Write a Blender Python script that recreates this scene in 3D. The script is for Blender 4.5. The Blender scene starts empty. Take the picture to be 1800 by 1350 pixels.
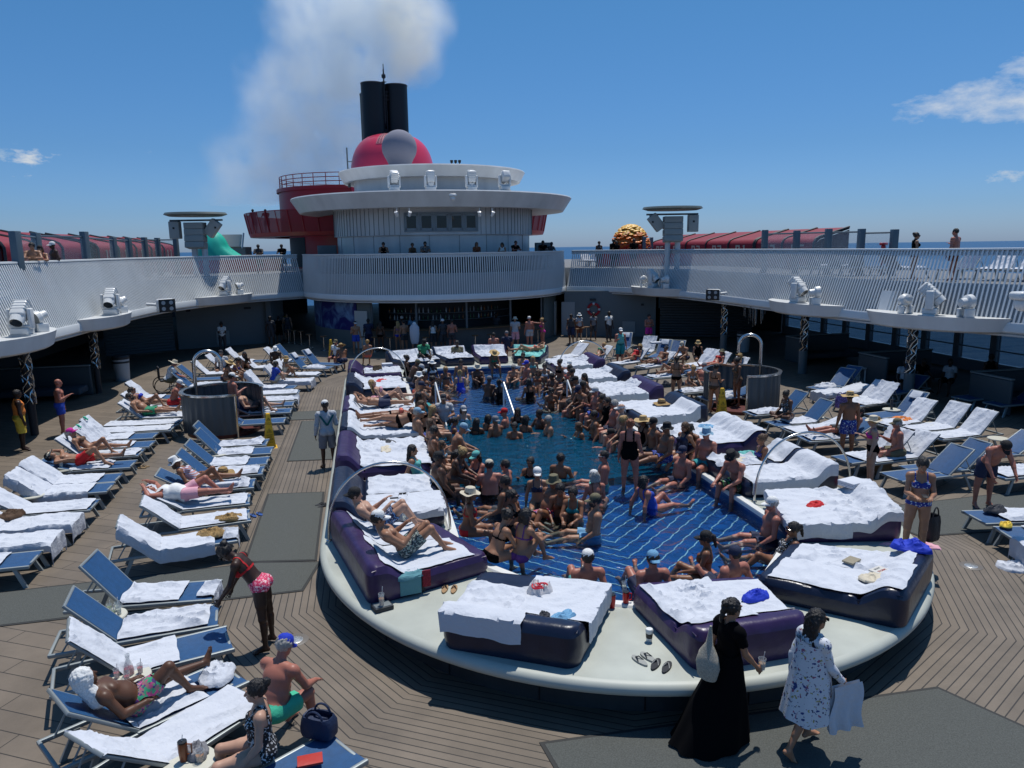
import bpy, bmesh, math, random
import numpy as np
from mathutils import Vector, Matrix, noise
from math import radians as rad, sin, cos, pi, sqrt
sc = bpy.context.scene
C = sc.collection
random.seed(7)
# ---------------------------------------------------------------- camera
F, PITCH, ROLL, YAW, H = 1300., rad(10.45), rad(-0.8), rad(11.0), 5.3
cam = bpy.data.cameras.new('camera'); camo = bpy.data.objects.new('camera', cam); C.objects.link(camo)
cam.sensor_width = 36; cam.lens = F/1800*36; cam.clip_start = .1; cam.clip_end = 90000
camo.location = (0, 0, H)
camo.matrix_world = (Matrix.Translation((0, 0, H)) @ Matrix.Rotation(-YAW, 4, 'Z')
                     @ Matrix.Rotation(pi/2-PITCH, 4, 'X') @ Matrix.Rotation(ROLL, 4, 'Z'))
sc.camera = camo
# ---------------------------------------------------------------- world and sun
SUN_EL, SUN_AZ = rad(72), rad(33)          # azimuth from +Y towards +X
w = bpy.data.worlds.new('World'); sc.world = w; w.use_nodes = True
nt = w.node_tree; nt.nodes.clear()
def wn(t, **k):
    n = nt.nodes.new(t)
    for a, b in k.items(): setattr(n, a, b)
    return n
wo = wn('ShaderNodeOutputWorld'); bg = wn('ShaderNodeBackground'); sky = wn('ShaderNodeTexSky', sky_type='NISHITA', sun_disc=False)
sky.sun_elevation = SUN_EL; sky.sun_rotation = SUN_AZ; sky.altitude = 0; sky.air_density = 1.0; sky.dust_density = .6; sky.ozone_density = 3.0
bg.inputs[1].default_value = .105
# clouds: noise patches around three directions of the sky
tc = wn('ShaderNodeTexCoord')
def cloud(prev, d, rx, rz, sc_, thr, col):
    d = Vector(d).normalized(); r = Vector((d.y, -d.x, 0)).normalized(); u = r.cross(d)
    def dot(v):
        n = wn('ShaderNodeVectorMath', operation='DOT_PRODUCT'); nt.links.new(tc.outputs['Generated'], n.inputs[0]); n.inputs[1].default_value = v; return n.outputs['Value']
    def m(op, a, b=None):
        n = wn('ShaderNodeMath', operation=op)
        for i, x in enumerate((a, b)):
            if x is None: continue
            if isinstance(x, (int, float)): n.inputs[i].default_value = x
            else: nt.links.new(x, n.inputs[i])
        return n.outputs[0]
    a = m('DIVIDE', dot(r), rx); b = m('DIVIDE', dot(u), rz)
    rr = m('SQRT', m('ADD', m('MULTIPLY', a, a), m('MULTIPLY', b, b)))
    ns = wn('ShaderNodeTexNoise'); ns.inputs['Scale'].default_value = sc_; ns.inputs['Detail'].default_value = 8; ns.inputs['Roughness'].default_value = .62
    mp = wn('ShaderNodeMapping'); mp.inputs['Scale'].default_value = (1, 1, 2.2)
    nt.links.new(tc.outputs['Generated'], mp.inputs[0]); nt.links.new(mp.outputs[0], ns.inputs[0])
    v = m('SUBTRACT', m('SUBTRACT', ns.outputs[0], m('MULTIPLY', rr, .22)), thr)
    front = m('GREATER_THAN', dot(d), .5)
    mr = wn('ShaderNodeMapRange'); mr.inputs['From Max'].default_value = .16; nt.links.new(v, mr.inputs[0])
    mix = wn('ShaderNodeMix', data_type='RGBA')
    nt.links.new(m('MULTIPLY', mr.outputs[0], front), mix.inputs[0]); nt.links.new(prev, mix.inputs[6]); mix.inputs[7].default_value = (*col, 1)
    return mix.outputs[2]

def ray(x, y):
    u = (x-900)/F; v = -(y-675)/F; c, s = cos(ROLL), sin(ROLL); u2 = c*u-s*v; v2 = s*u+c*v
    d = (u2, cos(PITCH)+sin(PITCH)*v2, -sin(PITCH)+cos(PITCH)*v2); cy, sy = cos(YAW), sin(YAW)
    return Vector((d[0]*cy+d[1]*sy, -d[0]*sy+d[1]*cy, d[2]))
def at(x, y, z=0.):
    "point of the horizontal plane z seen at photo pixel (x, y)"
    d = ray(x, y); t = (z-H)/d.z; return Vector((d.x*t, d.y*t, z))
def far(x, y, D):
    "point at horizontal distance D seen at photo pixel (x, y)"
    d = ray(x, y); t = D/sqrt(d.x**2+d.y**2); return Vector((d.x*t, d.y*t, H+d.z*t))
# a little deeper blue than the model sky, as the phone camera records it
hs = wn('ShaderNodeMix', data_type='RGBA', blend_type='MULTIPLY'); hs.inputs[0].default_value = 1; spx = wn('ShaderNodeSeparateXYZ'); nt.links.new(tc.outputs['Generated'], spx.inputs[0])
hr = wn('ShaderNodeValToRGB'); hr.color_ramp.elements[0].position = 0; hr.color_ramp.elements[0].color = (.66, .93, 1.60, 1); hr.color_ramp.elements[1].position = .30; hr.color_ramp.elements[1].color = (.44, .89, 1.20, 1)
e_ = hr.color_ramp.elements.new(.12); e_.color = (.46, .79, 1.20, 1); e_ = hr.color_ramp.elements.new(.045); e_.color = (.53, .83, 1.38, 1)
nt.links.new(spx.outputs[2], hr.inputs[0]); nt.links.new(hr.outputs[0], hs.inputs[7])
nt.links.new(sky.outputs[0], hs.inputs[6])
c1 = cloud(hs.outputs[2], ray(1800, 172), .095, .055, 8, .36, (6.4, 7.5, 9.2))
c1 = cloud(c1, ray(45, 285), .035, .018, 26, .40, (7.2, 8, 9))
c1 = cloud(c1, ray(1770, 302), .035, .016, 24, .43, (6.6, 7.6, 8.8))
c1 = cloud(c1, ray(150, 270), .16, .03, 14, .50, (5.5, 7, 8.6))
nt.links.new(c1, bg.inputs[0]); nt.links.new(bg.outputs[0], wo.inputs[0])
sl = bpy.data.lights.new('sun', 'SUN'); sl.energy = 4.9; sl.angle = rad(.53); sl.color = (1, .965, .91)
so = bpy.data.objects.new('sun', sl); C.objects.link(so)
sd = Vector((sin(SUN_AZ)*cos(SUN_EL), cos(SUN_AZ)*cos(SUN_EL), sin(SUN_EL)))
so.rotation_euler = sd.to_track_quat('Z', 'Y').to_euler()
sc.view_settings.view_transform = 'Standard'; sc.view_settings.look = 'None'; sc.view_settings.exposure = -0.42; sc.view_settings.gamma = 1
sc.render.engine = 'CYCLES'
sc.cycles.max_bounces = 16; sc.cycles.diffuse_bounces = 1; sc.cycles.glossy_bounces = 3; sc.cycles.transparent_max_bounces = 12; sc.cycles.volume_bounces = 16; sc.cycles.volume_step_rate = 2.0; sc.cycles.volume_max_steps = 256
sc.cycles.use_denoising = True
# ---------------------------------------------------------------- materials
_m = {}
def mat(name, col=None, rough=.6, metal=0., spec=.5, var=0., vscale=8., bump=0., bscale=40., alpha=1., trans=0., emit=None, stretch=(1, 1, 1), coat=0.):
    if name in _m: return _m[name]
    m = bpy.data.materials.new(name); m.use_nodes = True; t = m.node_tree; b = t.nodes['Principled BSDF']
    b.inputs['Base Color'].default_value = (*col, 1); b.inputs['Roughness'].default_value = rough; b.inputs['Metallic'].default_value = metal
    b.inputs['Specular IOR Level'].default_value = spec; b.inputs['Alpha'].default_value = alpha; b.inputs['Transmission Weight'].default_value = trans; b.inputs['Coat Weight'].default_value = coat
    tcn = t.nodes.new('ShaderNodeTexCoord'); mp = t.nodes.new('ShaderNodeMapping'); mp.inputs['Scale'].default_value = stretch
    t.links.new(tcn.outputs['Object'], mp.inputs[0])
    if var:
        n = t.nodes.new('ShaderNodeTexNoise'); n.inputs['Scale'].default_value = vscale; n.inputs['Detail'].default_value = 5
        r = t.nodes.new('ShaderNodeMapRange'); r.inputs['From Min'].default_value = .3; r.inputs['From Max'].default_value = .7; r.inputs['To Min'].default_value = 1-var; r.inputs['To Max'].default_value = 1+var
        mx = t.nodes.new('ShaderNodeMix'); mx.data_type = 'RGBA'; mx.blend_type = 'MULTIPLY'; mx.inputs[0].default_value = 1; mx.inputs[6].default_value = (*col, 1)
        t.links.new(mp.outputs[0], n.inputs[0]); t.links.new(n.outputs[0], r.inputs[0]); t.links.new(r.outputs[0], mx.inputs[7]); t.links.new(mx.outputs[2], b.inputs['Base Color'])
    if bump:
        n2 = t.nodes.new('ShaderNodeTexNoise'); n2.inputs['Scale'].default_value = bscale; n2.inputs['Detail'].default_value = 4
        bp = t.nodes.new('ShaderNodeBump'); bp.inputs['Strength'].default_value = bump; bp.inputs['Distance'].default_value = .02
        t.links.new(mp.outputs[0], n2.inputs[0]); t.links.new(n2.outputs[0], bp.inputs['Height']); t.links.new(bp.outputs[0], b.inputs['Normal'])
    if emit: b.inputs['Emission Color'].default_value = (*emit, 1); b.inputs['Emission Strength'].default_value = 1
    _m[name] = m; return m
M = dict(
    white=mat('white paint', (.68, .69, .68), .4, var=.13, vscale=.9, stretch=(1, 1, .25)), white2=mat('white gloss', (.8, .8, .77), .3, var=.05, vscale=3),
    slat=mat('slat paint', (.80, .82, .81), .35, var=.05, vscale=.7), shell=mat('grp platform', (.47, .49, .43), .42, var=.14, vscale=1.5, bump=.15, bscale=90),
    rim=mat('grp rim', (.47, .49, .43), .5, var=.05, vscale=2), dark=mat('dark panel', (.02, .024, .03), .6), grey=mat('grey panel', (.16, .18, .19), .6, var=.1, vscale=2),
    lgrey=mat('shade darkened grey', (.15, .175, .185), .6, var=.05, vscale=1), steel=mat('steel', (.62, .62, .6), .22, 1), steelc=mat('corrugated steel', (.085, .105, .12), .42, .35),  # lgrey is darkened: shade under the decks is put into its colour
    frame=mat('lounger frame', (.30, .33, .33), .45, .3), sling=mat('blue sling', (.012, .075, .20), .55, var=.12, vscale=14, bump=.3, bscale=320),
    sling2=mat('faded blue sling', (.03, .11, .22), .6, var=.1, vscale=10), navy=mat('navy vinyl', (.010, .015, .038), .32, var=.2, vscale=5, bump=.5, bscale=6),
    purple=mat('purple vinyl', (.036, .018, .075), .36, var=.2, vscale=5, bump=.5, bscale=6), red=mat('red paint', (.44, .008, .018), .4, var=.08, vscale=.6),
    redc=mat('red canvas', (.24, .008, .022), .6, var=.1, vscale=2), redm=mat('red mesh', (.28, .008, .02), .6, alpha=.82), pinkred=mat('dome red', (.78, .05, .11), .3, var=.08, vscale=.5),
    black=mat('black paint', (.006, .006, .008), .5), glass=mat('window glass', (.01, .012, .014), .08), bluep=mat('blue panel', (.01, .02, .13), .4, var=.3, vscale=2),
    teal=mat('teal sculpture', (.02, .52, .38), .4, var=.15, vscale=1), orange=mat('orange sculpture', (.75, .20, .03), .5, var=.3, vscale=2), yel=mat('yellow plastic', (.95, .52, .02), .5),
    cream=mat('cream plastic', (.62, .60, .50), .4), post=mat('grey post', (.10, .14, .17), .4), wood=mat('teak', (.16, .085, .04), .5, var=.3, vscale=12),
    clear=mat('clear plastic', (.9, .95, .93), .05, alpha=.28), radome=mat('radome', (.26, .26, .31), .9, spec=.15), drk=mat('speaker grille', (.30, .33, .32), .6), rope=mat('black cord', (.01, .01, .01), .7))
# ---------------------------------------------------------------- mesh helpers
class MB:
    def __init__(s): s.v = []; s.f = []; s.mi = []
    def add(s, vs, fs, mi=0):
        o = len(s.v); s.v += [tuple(v) for v in vs]; s.f += [tuple(i+o for i in f) for f in fs]; s.mi += [mi]*len(fs); return s
    def box(s, c, sz, mi=0, rz=0., rx=0., ry=0., mtx=None, top=1.):
        hx, hy, hz = sz[0]/2, sz[1]/2, sz[2]/2
        R = Matrix.Rotation(rz, 3, 'Z') @ Matrix.Rotation(ry, 3, 'Y') @ Matrix.Rotation(rx, 3, 'X'); c = Vector(c)
        vs = [c + R @ Vector((x*(top if z > 0 else 1), y*(top if z > 0 else 1), z)) for z in (-hz, hz) for x, y in ((-hx, -hy), (hx, -hy), (hx, hy), (-hx, hy))]
        if mtx: vs = [mtx @ v for v in vs]
        return s.add(vs, [(3, 2, 1, 0), (4, 5, 6, 7), (0, 1, 5, 4), (1, 2, 6, 5), (2, 3, 7, 6), (3, 0, 4, 7)], mi)
    def rbox(s, c, sz, r=.03, mi=0, rz=0., rx=0., ry=0., n=3):
        "box with rounded vertical and horizontal edges"
        hx, hy, hz = sz[0]/2, sz[1]/2, sz[2]/2; r = min(r, hx*.99, hy*.99, hz*.99); rings = []
        prof = [(-hz, -r)] + [(-hz+r-r*cos(a*pi/2/n), -r+r*sin(a*pi/2/n)) for a in range(1, n+1)] + [(hz-r+r*sin(a*pi/2/n), -r+r*cos(a*pi/2/n)) for a in range(0, n+1)]
        R = Matrix.Rotation(rz, 3, 'Z') @ Matrix.Rotation(ry, 3, 'Y') @ Matrix.Rotation(rx, 3, 'X'); c = Vector(c)
        for z, o in prof:
            ring = []
            for q in range(4):
                cx, cy = ((hx-r), (hy-r)) if q == 0 else ((-(hx-r)), (hy-r)) if q == 1 else ((-(hx-r)), -(hy-r)) if q == 2 else ((hx-r), -(hy-r))
                for a in range(n+1):
                    an = q*pi/2+a*pi/2/n; rr = r+o
                    ring.append(c+R @ Vector((cx+rr*cos(an), cy+rr*sin(an), z)))
            rings.append(ring)
        return s.loft(rings, mi, caps=True)
    def loft(s, rings, mi=0, caps=False, closed=True):
        n = len(rings[0]); vs = [v for r in rings for v in r]; fs = []
        for i in range(len(rings)-1):
            for j in range(n if closed else n-1):
                k = (j+1) % n; fs.append((i*n+j, i*n+k, (i+1)*n+k, (i+1)*n+j))
        if caps: fs.append(tuple(range(n-1, -1, -1))); fs.append(tuple((len(rings)-1)*n+j for j in range(n)))
        return s.add(vs, fs, mi)
    def tube(s, pts, r, n=8, mi=0, caps=True):
        pts = [Vector(p) for p in pts]; rings = []; rs = r if isinstance(r, (list, tuple)) else [r]*len(pts); pu = None
        for i, p in enumerate(pts):
            d = (pts[min(i+1, len(pts)-1)]-pts[max(i-1, 0)]).normalized()
            if pu is None: u = d.orthogonal().normalized()
            else:
                u = (pu-d*pu.dot(d)); u = u.normalized() if u.length > 1e-6 else d.orthogonal().normalized()
            pu = u; v = d.cross(u); rings.append([p+(u*cos(2*pi*k/n)+v*sin(2*pi*k/n))*rs[i] for k in range(n)])
        return s.loft(rings, mi, caps)
    def lathe(s, prof, c=(0, 0, 0), n=24, mi=0, a0=0., a1=2*pi, sx=1., sy=1.):
        full = abs(a1-a0-2*pi) < 1e-6; k = n if full else n+1; c = Vector(c)
        rings = [[c+Vector((r*sx*cos(a0+(a1-a0)*j/n), r*sy*sin(a0+(a1-a0)*j/n), z)) for j in range(k)] for r, z in prof]
        return s.loft(rings, mi, closed=full)
    def quad(s, a, b, c, d, mi=0): return s.add([a, b, c, d], [(0, 1, 2, 3)], mi)
    def poly(s, pts, mi=0): return s.add(pts, [tuple(range(len(pts)))], mi)
    def prism(s, outline, z0, z1, mi=0):
        n = len(outline); return s.loft([[Vector((x, y, z)) for x, y in outline] for z in (z0, z1)], mi, caps=True)
    def ell(s, c, r, nu=14, nv=8, mi=0, mtx=None):
        c = Vector(c); rings = []
        for i in range(nv+1):
            a = -pi/2+pi*i/nv; q = max(cos(a), .01)
            ring = [c+Vector((r[0]*q*cos(2*pi*j/nu), r[1]*q*sin(2*pi*j/nu), r[2]*sin(a))) for j in range(nu)]
            rings.append([mtx @ v for v in ring] if mtx else ring)
        return s.loft(rings, mi, caps=True)
    def mesh(s, name, mats, smooth=True, fix=False):
        me = bpy.data.meshes.new(name); me.from_pydata(s.v, [], s.f)
        for m in (mats if isinstance(mats, (list, tuple)) else [mats]): me.materials.append(m)
        if any(s.mi): me.polygons.foreach_set('material_index', s.mi)
        if fix:
            bm = bmesh.new(); bm.from_mesh(me); bmesh.ops.recalc_face_normals(bm, faces=bm.faces); bm.to_mesh(me); bm.free()
        if smooth:
            me.polygons.foreach_set('use_smooth', [True]*len(me.polygons))
            try: me.set_sharp_from_angle(angle=rad(38))
            except Exception: pass
        me.update(); return me
def obj(name, me, mats=None, parent=None, smooth=True, mtx=None, fix=False):
    if isinstance(me, MB): me = me.mesh(name, mats, smooth, fix)
    o = bpy.data.objects.new(name, me); C.objects.link(o)
    if parent: o.parent = parent
    if mtx is not None: o.matrix_local = mtx
    return o
def tag(o, label, cat, group=None):
    o['label'] = label; o['category'] = cat
    if group: o['group'] = group
    return o
def thing(name, label, cat, loc=(0, 0, 0), rz=0., group=None, s=1.):
    o = bpy.data.objects.new(name, None); C.objects.link(o); o.location = loc; o.rotation_euler = (0, 0, rz); o.scale = (s, s, s)
    return tag(o, label, cat, group)
def struct(name, mb, m, kind='structure', smooth=False):
    o = obj(name, mb, m, smooth=smooth); o['kind'] = kind; return o
def copy_tree(o, parent=None):
    c = o.copy(); C.objects.link(c)
    if parent: c.parent = parent
    for ch in [x for x in o.children]: copy_tree(ch, c)
    return c
def nodes_of(m): return m.node_tree, m.node_tree.nodes['Principled BSDF']
# ================================================================ SETTING: sea, decks, pool
PC = Vector((4.05, 12.0)); PA, PB, PY2 = 5.0, 5.2, 28.0       # platform: centre of near end, half width, half length, centre of far end
def node_math(t):
    def m(op, a, b=None, c=None):
        n = t.nodes.new('ShaderNodeMath'); n.operation = op
        for i, x in enumerate((a, b, c)):
            if x is None: continue
            if isinstance(x, (int, float)): n.inputs[i].default_value = x
            else: t.links.new(x, n.inputs[i])
        return n.outputs[0]
    return m
def sea_material():
    m = bpy.data.materials.new('sea'); m.use_nodes = True; t, b = nodes_of(m)
    b.inputs['Base Color'].default_value = (.008, .055, .14, 1); b.inputs['Roughness'].default_value = .32; b.inputs['IOR'].default_value = 1.33
    tcn = t.nodes.new('ShaderNodeTexCoord'); n = t.nodes.new('ShaderNodeTexNoise'); n.inputs['Scale'].default_value = .11; n.inputs['Detail'].default_value = 9
    mp = t.nodes.new('ShaderNodeMapping'); mp.inputs['Scale'].default_value = (1, 2.2, 1); t.links.new(tcn.outputs['Object'], mp.inputs[0]); t.links.new(mp.outputs[0], n.inputs[0])
    bp = t.nodes.new('ShaderNodeBump'); bp.inputs['Strength'].default_value = .8; bp.inputs['Distance'].default_value = 1.2; t.links.new(n.outputs[0], bp.inputs['Height']); t.links.new(bp.outputs[0], b.inputs['Normal'])
    return m
sea = MB(); R0 = [0, 60, 300, 1500, 8000, 60000]; sea.loft([[Vector((max(r, .1)*cos(a*pi/24), max(r, .1)*sin(a*pi/24), 0)) for a in range(48)] for r in R0])
so_ = struct('water', sea, sea_material()); so_.location = (0, 0, -15)
def deck_material():
    m = bpy.data.materials.new('composite deck'); m.use_nodes = True; t, b = nodes_of(m); q = node_math(t)
    tcn = t.nodes.new('ShaderNodeTexCoord'); sp = t.nodes.new('ShaderNodeSeparateXYZ'); t.links.new(tcn.outputs['Object'], sp.inputs[0]); X, Y = sp.outputs[0], sp.outputs[1]
    dx = q('ABSOLUTE', q('SUBTRACT', X, 4.05)); dy = q('MAXIMUM', q('SUBTRACT', 12.0, Y), q('MAXIMUM', q('SUBTRACT', Y, 28.0), 0.0))
    d = None
    for k in range(4):
        e = q('ADD', q('MULTIPLY', dx, cos(k*pi/6)), q('MULTIPLY', dy, sin(k*pi/6))); d = e if d is None else q('MAXIMUM', d, e)
    rad_ = q('SQRT', q('ADD', q('MULTIPLY', dx, dx), q('MULTIPLY', dy, dy)))
    def seam(v, per, wid): return q('LESS_THAN', q('FRACT', q('DIVIDE', v, per)), wid/per)
    inring = q('LESS_THAN', rad_, 6.55); edge = q('LESS_THAN', q('ABSOLUTE', q('SUBTRACT', rad_, 6.55)), .012)
    plank_id = q('FLOOR', q('DIVIDE', d, .105))
    ring = seam(d, .105, .014)
    # outer field: wide boards set at an angle, with cross joints
    a = rad(28); sx = q('ABSOLUTE', q('SUBTRACT', X, 4.05)); u = q('ADD', q('MULTIPLY', sx, cos(a)), q('MULTIPLY', Y, sin(a))); v = q('SUBTRACT', q('MULTIPLY', Y, cos(a)), q('MULTIPLY', sx, sin(a)))
    row = q('FLOOR', q('DIVIDE', v, .30)); outer = q('MAXIMUM', seam(v, .30, .013), seam(q('ADD', u, q('MULTIPLY', row, .71)), 2.1, .013))
    field = q('LESS_THAN', q('SUBTRACT', Y, 40.0), 0.0)
    s = q('ADD', q('MULTIPLY', ring, inring), q('MULTIPLY', outer, q('SUBTRACT', 1.0, inring))); s = q('MINIMUM', q('ADD', s, edge), 1.0)
    wn_ = t.nodes.new('ShaderNodeTexWhiteNoise'); wn_.noise_dimensions = '1D'; t.links.new(q('ADD', q('MULTIPLY', plank_id, inring), q('MULTIPLY', q('ADD', row, 77.0), q('SUBTRACT', 1.0, inring))), wn_.inputs['W'])
    n = t.nodes.new('ShaderNodeTexNoise'); n.inputs['Scale'].default_value = 1.1; n.inputs['Detail'].default_value = 8; n.inputs['Roughness'].default_value = .65; t.links.new(tcn.outputs['Object'], n.inputs[0])
    n2 = t.nodes.new('ShaderNodeTexNoise'); n2.inputs['Scale'].default_value = 55; n2.inputs['Detail'].default_value = 3; t.links.new(tcn.outputs['Object'], n2.inputs[0])
    br = q('ADD', q('ADD', q('MULTIPLY', n.outputs[0], 1.05), q('MULTIPLY', wn_.outputs[0], .20)), q('ADD', q('MULTIPLY', n2.outputs[0], .25), .27))
    mx = t.nodes.new('ShaderNodeMix'); mx.data_type = 'RGBA'; mx.blend_type = 'MULTIPLY'; mx.inputs[0].default_value = 1; mx.inputs[6].default_value = (.158, .126, .094, 1); t.links.new(br, mx.inputs[7])
    m2 = t.nodes.new('ShaderNodeMix'); m2.data_type = 'RGBA'; t.links.new(s, m2.inputs[0]); t.links.new(mx.outputs[2], m2.inputs[6]); m2.inputs[7].default_value = (.022, .018, .015, 1)
    t.links.new(m2.outputs[2], b.inputs['Base Color']); b.inputs['Roughness'].default_value = .62
    bp = t.nodes.new('ShaderNodeBump'); bp.inputs['Strength'].default_value = .4; bp.inputs['Distance'].default_value = .004; t.links.new(q('SUBTRACT', 1.0, s), bp.inputs['Height']); t.links.new(bp.outputs[0], b.inputs['Normal'])
    return m
# pool basin outline (pointed octagon like the photograph's chevron floor)
POOL = [(4.0, 8.5), (5.3, 9.0), (6.75, 10.55), (6.75, 28.1), (5.6, 29.3), (2.4, 29.3), (1.3, 28.1), (1.3, 10.9), (2.6, 9.1)]
def inset(poly, d):
    n = len(poly); out = []
    for i in range(n):
        p0, p1, p2 = Vector(poly[i-1]), Vector(poly[i]), Vector(poly[(i+1) % n]); e1 = (p1-p0).normalized(); e2 = (p2-p1).normalized()
        n1 = Vector((-e1.y, e1.x)); n2 = Vector((-e2.y, e2.x)); b = (n1+n2).normalized(); out.append(tuple(p1+b*d/max(.3, b.dot(n1))))
    return out
def outline(grow=0., k=72):
    pts = []
    for i in range(k):
        a = pi+pi*i/(k-1); pts.append((PC.x+(PA+grow)*cos(a), PC.y+(PB+grow)*sin(a)))
    for i in range(k//2):
        a = pi*i/(k//2-1); pts.append((PC.x+(PA+grow)*cos(a), PY2+(4.4+grow)*sin(a)))
    return pts
def annulus(name, outer, inner, z, m, kind='structure'):
    bm = bmesh.new(); es = []
    for loop in (outer, inner):
        vs = [bm.verts.new((x, y, z)) for x, y in loop]; es += [bm.edges.new((vs[i], vs[(i+1) % len(vs)])) for i in range(len(vs))]
    bmesh.ops.triangle_fill(bm, edges=es, use_beauty=True)
    for f in bm.faces:
        if f.normal.z < 0: f.normal_flip()
    me = bpy.data.meshes.new(name); bm.to_mesh(me); bm.free(); me.materials.append(m); return me
dk = [(-17, -12), (25, -12), (25, 75), (-17, 75)]
o = obj('deck', annulus('deck', dk, outline(-.5), 0, None), None) if 0 else None
DM = deck_material()
me = annulus('deck', dk, outline(-.62), 0, DM); o = obj('deck', me); o['kind'] = 'structure'
# hull sides below the deck edge
hb = MB()
for x in (-17.2, 25.2): hb.box((x, 31, -7.6), (.4, 90, 15))
hb.box((4, -14, -7.6), (42, .4, 15)); hb.box((4, 76, -7.6), (42, .4, 15)); struct('hull', hb, M['white'])
# platform: top shell, rolled rim, recessed wall
HP = .55
me = annulus('platform_top', outline(-.10), POOL, HP, M['shell']); pt = obj('pool_surround', me); pt['kind'] = 'structure'
rm = MB(); rings = []
for i in range(9):
    a = pi/2-pi*i/8; rings.append([Vector((x, y, HP-.085+.085*sin(a))) for x, y in outline(-.10+.10*cos(a))])
rings.append([Vector((x, y, HP-.17)) for x, y in outline(-.35)])
rm.loft(list(reversed(rings))); o = struct('pool_surround_rim', rm, M['rim'], smooth=True)
wl = MB(); wl.loft([[Vector((x, y, z)) for x, y in outline(-.36)] for z in (-.03, HP-.165)]); struct('pool_surround_wall', wl, mat('shaded surround wall', (.035, .038, .04), .6, var=.3, vscale=2))  # wall blackened in colour to stand for the shade on its front
sm = MB(); ol = outline(-.352)
for i in range(0, len(ol), 6):
    p = Vector((*ol[i], .2)); sm.box(p, (.012, .012, .37), rz=0)
struct('pool_surround_joints', sm, M['black'])
# pool shell
def tile_material(name, base, line=0):
    m = bpy.data.materials.new(name); m.use_nodes = True; t, b = nodes_of(m); q = node_math(t)
    tcn = t.nodes.new('ShaderNodeTexCoord'); sp = t.nodes.new('ShaderNodeSeparateXYZ'); t.links.new(tcn.outputs['Object'], sp.inputs[0])
    sm_ = None
    for i in (0, 1):
        e = q('LESS_THAN', q('FRACT', q('MULTIPLY', sp.outputs[i], 12.)), .09); sm_ = e if sm_ is None else q('MAXIMUM', sm_, e)
    n = t.nodes.new('ShaderNodeTexNoise'); n.inputs['Scale'].default_value = 3; n.inputs['Detail'].default_value = 6; t.links.new(tcn.outputs['Object'], n.inputs[0])
    r = t.nodes.new('ShaderNodeMapRange'); r.inputs['From Min'].default_value = .3; r.inputs['From Max'].default_value = .7; r.inputs['To Min'].default_value = .7; r.inputs['To Max'].default_value = 1.35; t.links.new(n.outputs[0], r.inputs[0])
    mx = t.nodes.new('ShaderNodeMix'); mx.data_type = 'RGBA'; mx.blend_type = 'MULTIPLY'; mx.inputs[0].default_value = 1; mx.inputs[6].default_value = (*base, 1); t.links.new(r.outputs[0], mx.inputs[7])
    m2 = t.nodes.new('ShaderNodeMix'); m2.data_type = 'RGBA'; t.links.new(q('MULTIPLY', sm_, .35), m2.inputs[0]); t.links.new(mx.outputs[2], m2.inputs[6]); m2.inputs[7].default_value = (.05, .14, .3, 1)
    t.links.new(m2.outputs[2], b.inputs['Base Color']); b.inputs['Roughness'].default_value = .3; return m
TL = tile_material('blue pool tile', (.005, .068, .24)); TD = tile_material('deep pool tile', (.008, .12, .24))
ZS, ZW, ZD = .26, .43, -.75                                     # shelf floor, water level, deep floor
DY0, DY1 = 14.5, 20.9
def pool_floor(y0, y1, z):
    pts = []; P = POOL; n = len(P)
    def clip(poly, ax, s):
        out = []
        for i in range(len(poly)):
            a, b = poly[i-1], poly[i]; fa, fb = (a[1]-ax)*s, (b[1]-ax)*s
            if (fa >= 0) != (fb >= 0):
                t = fa/(fa-fb); out.append((a[0]+(b[0]-a[0])*t, a[1]+(b[1]-a[1])*t))
            if fb >= 0: out.append(b)
        return out
    return [(x, y, z) for x, y in clip(clip(P, y0, 1), y1, -1)]
fl = MB(); fl.poly(pool_floor(0, DY0, ZS)); fl.poly(pool_floor(DY1, 50, ZS)); struct('pool_floor', fl, TL)
fd = MB(); fd.poly(pool_floor(DY0, DY1, ZD)); fd.quad((1.3, DY0, ZD), (6.75, DY0, ZD), (6.75, DY0, ZS), (1.3, DY0, ZS)); fd.quad((6.75, DY1, ZD), (1.3, DY1, ZD), (1.3, DY1, ZS), (6.75, DY1, ZS))
struct('pool_deep_floor', fd, TD)
pw = MB(); pw.loft([[Vector((x, y, z)) for x, y in POOL] for z in (HP-.001, ZD)]); struct('pool_wall', pw, TL)
cp = MB()
P2 = inset(POOL, .03); P1 = inset(POOL, -.12)
cp.loft([[Vector((x, y, z)) for x, y in L] for L, z in ((P1, HP+.002), (inset(POOL, -.1), HP+.03), (inset(POOL, .02), HP+.03), (P2, HP+.0), (P2, HP-.05))]); struct('pool_coping', cp, M['white2'], smooth=True)
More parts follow.
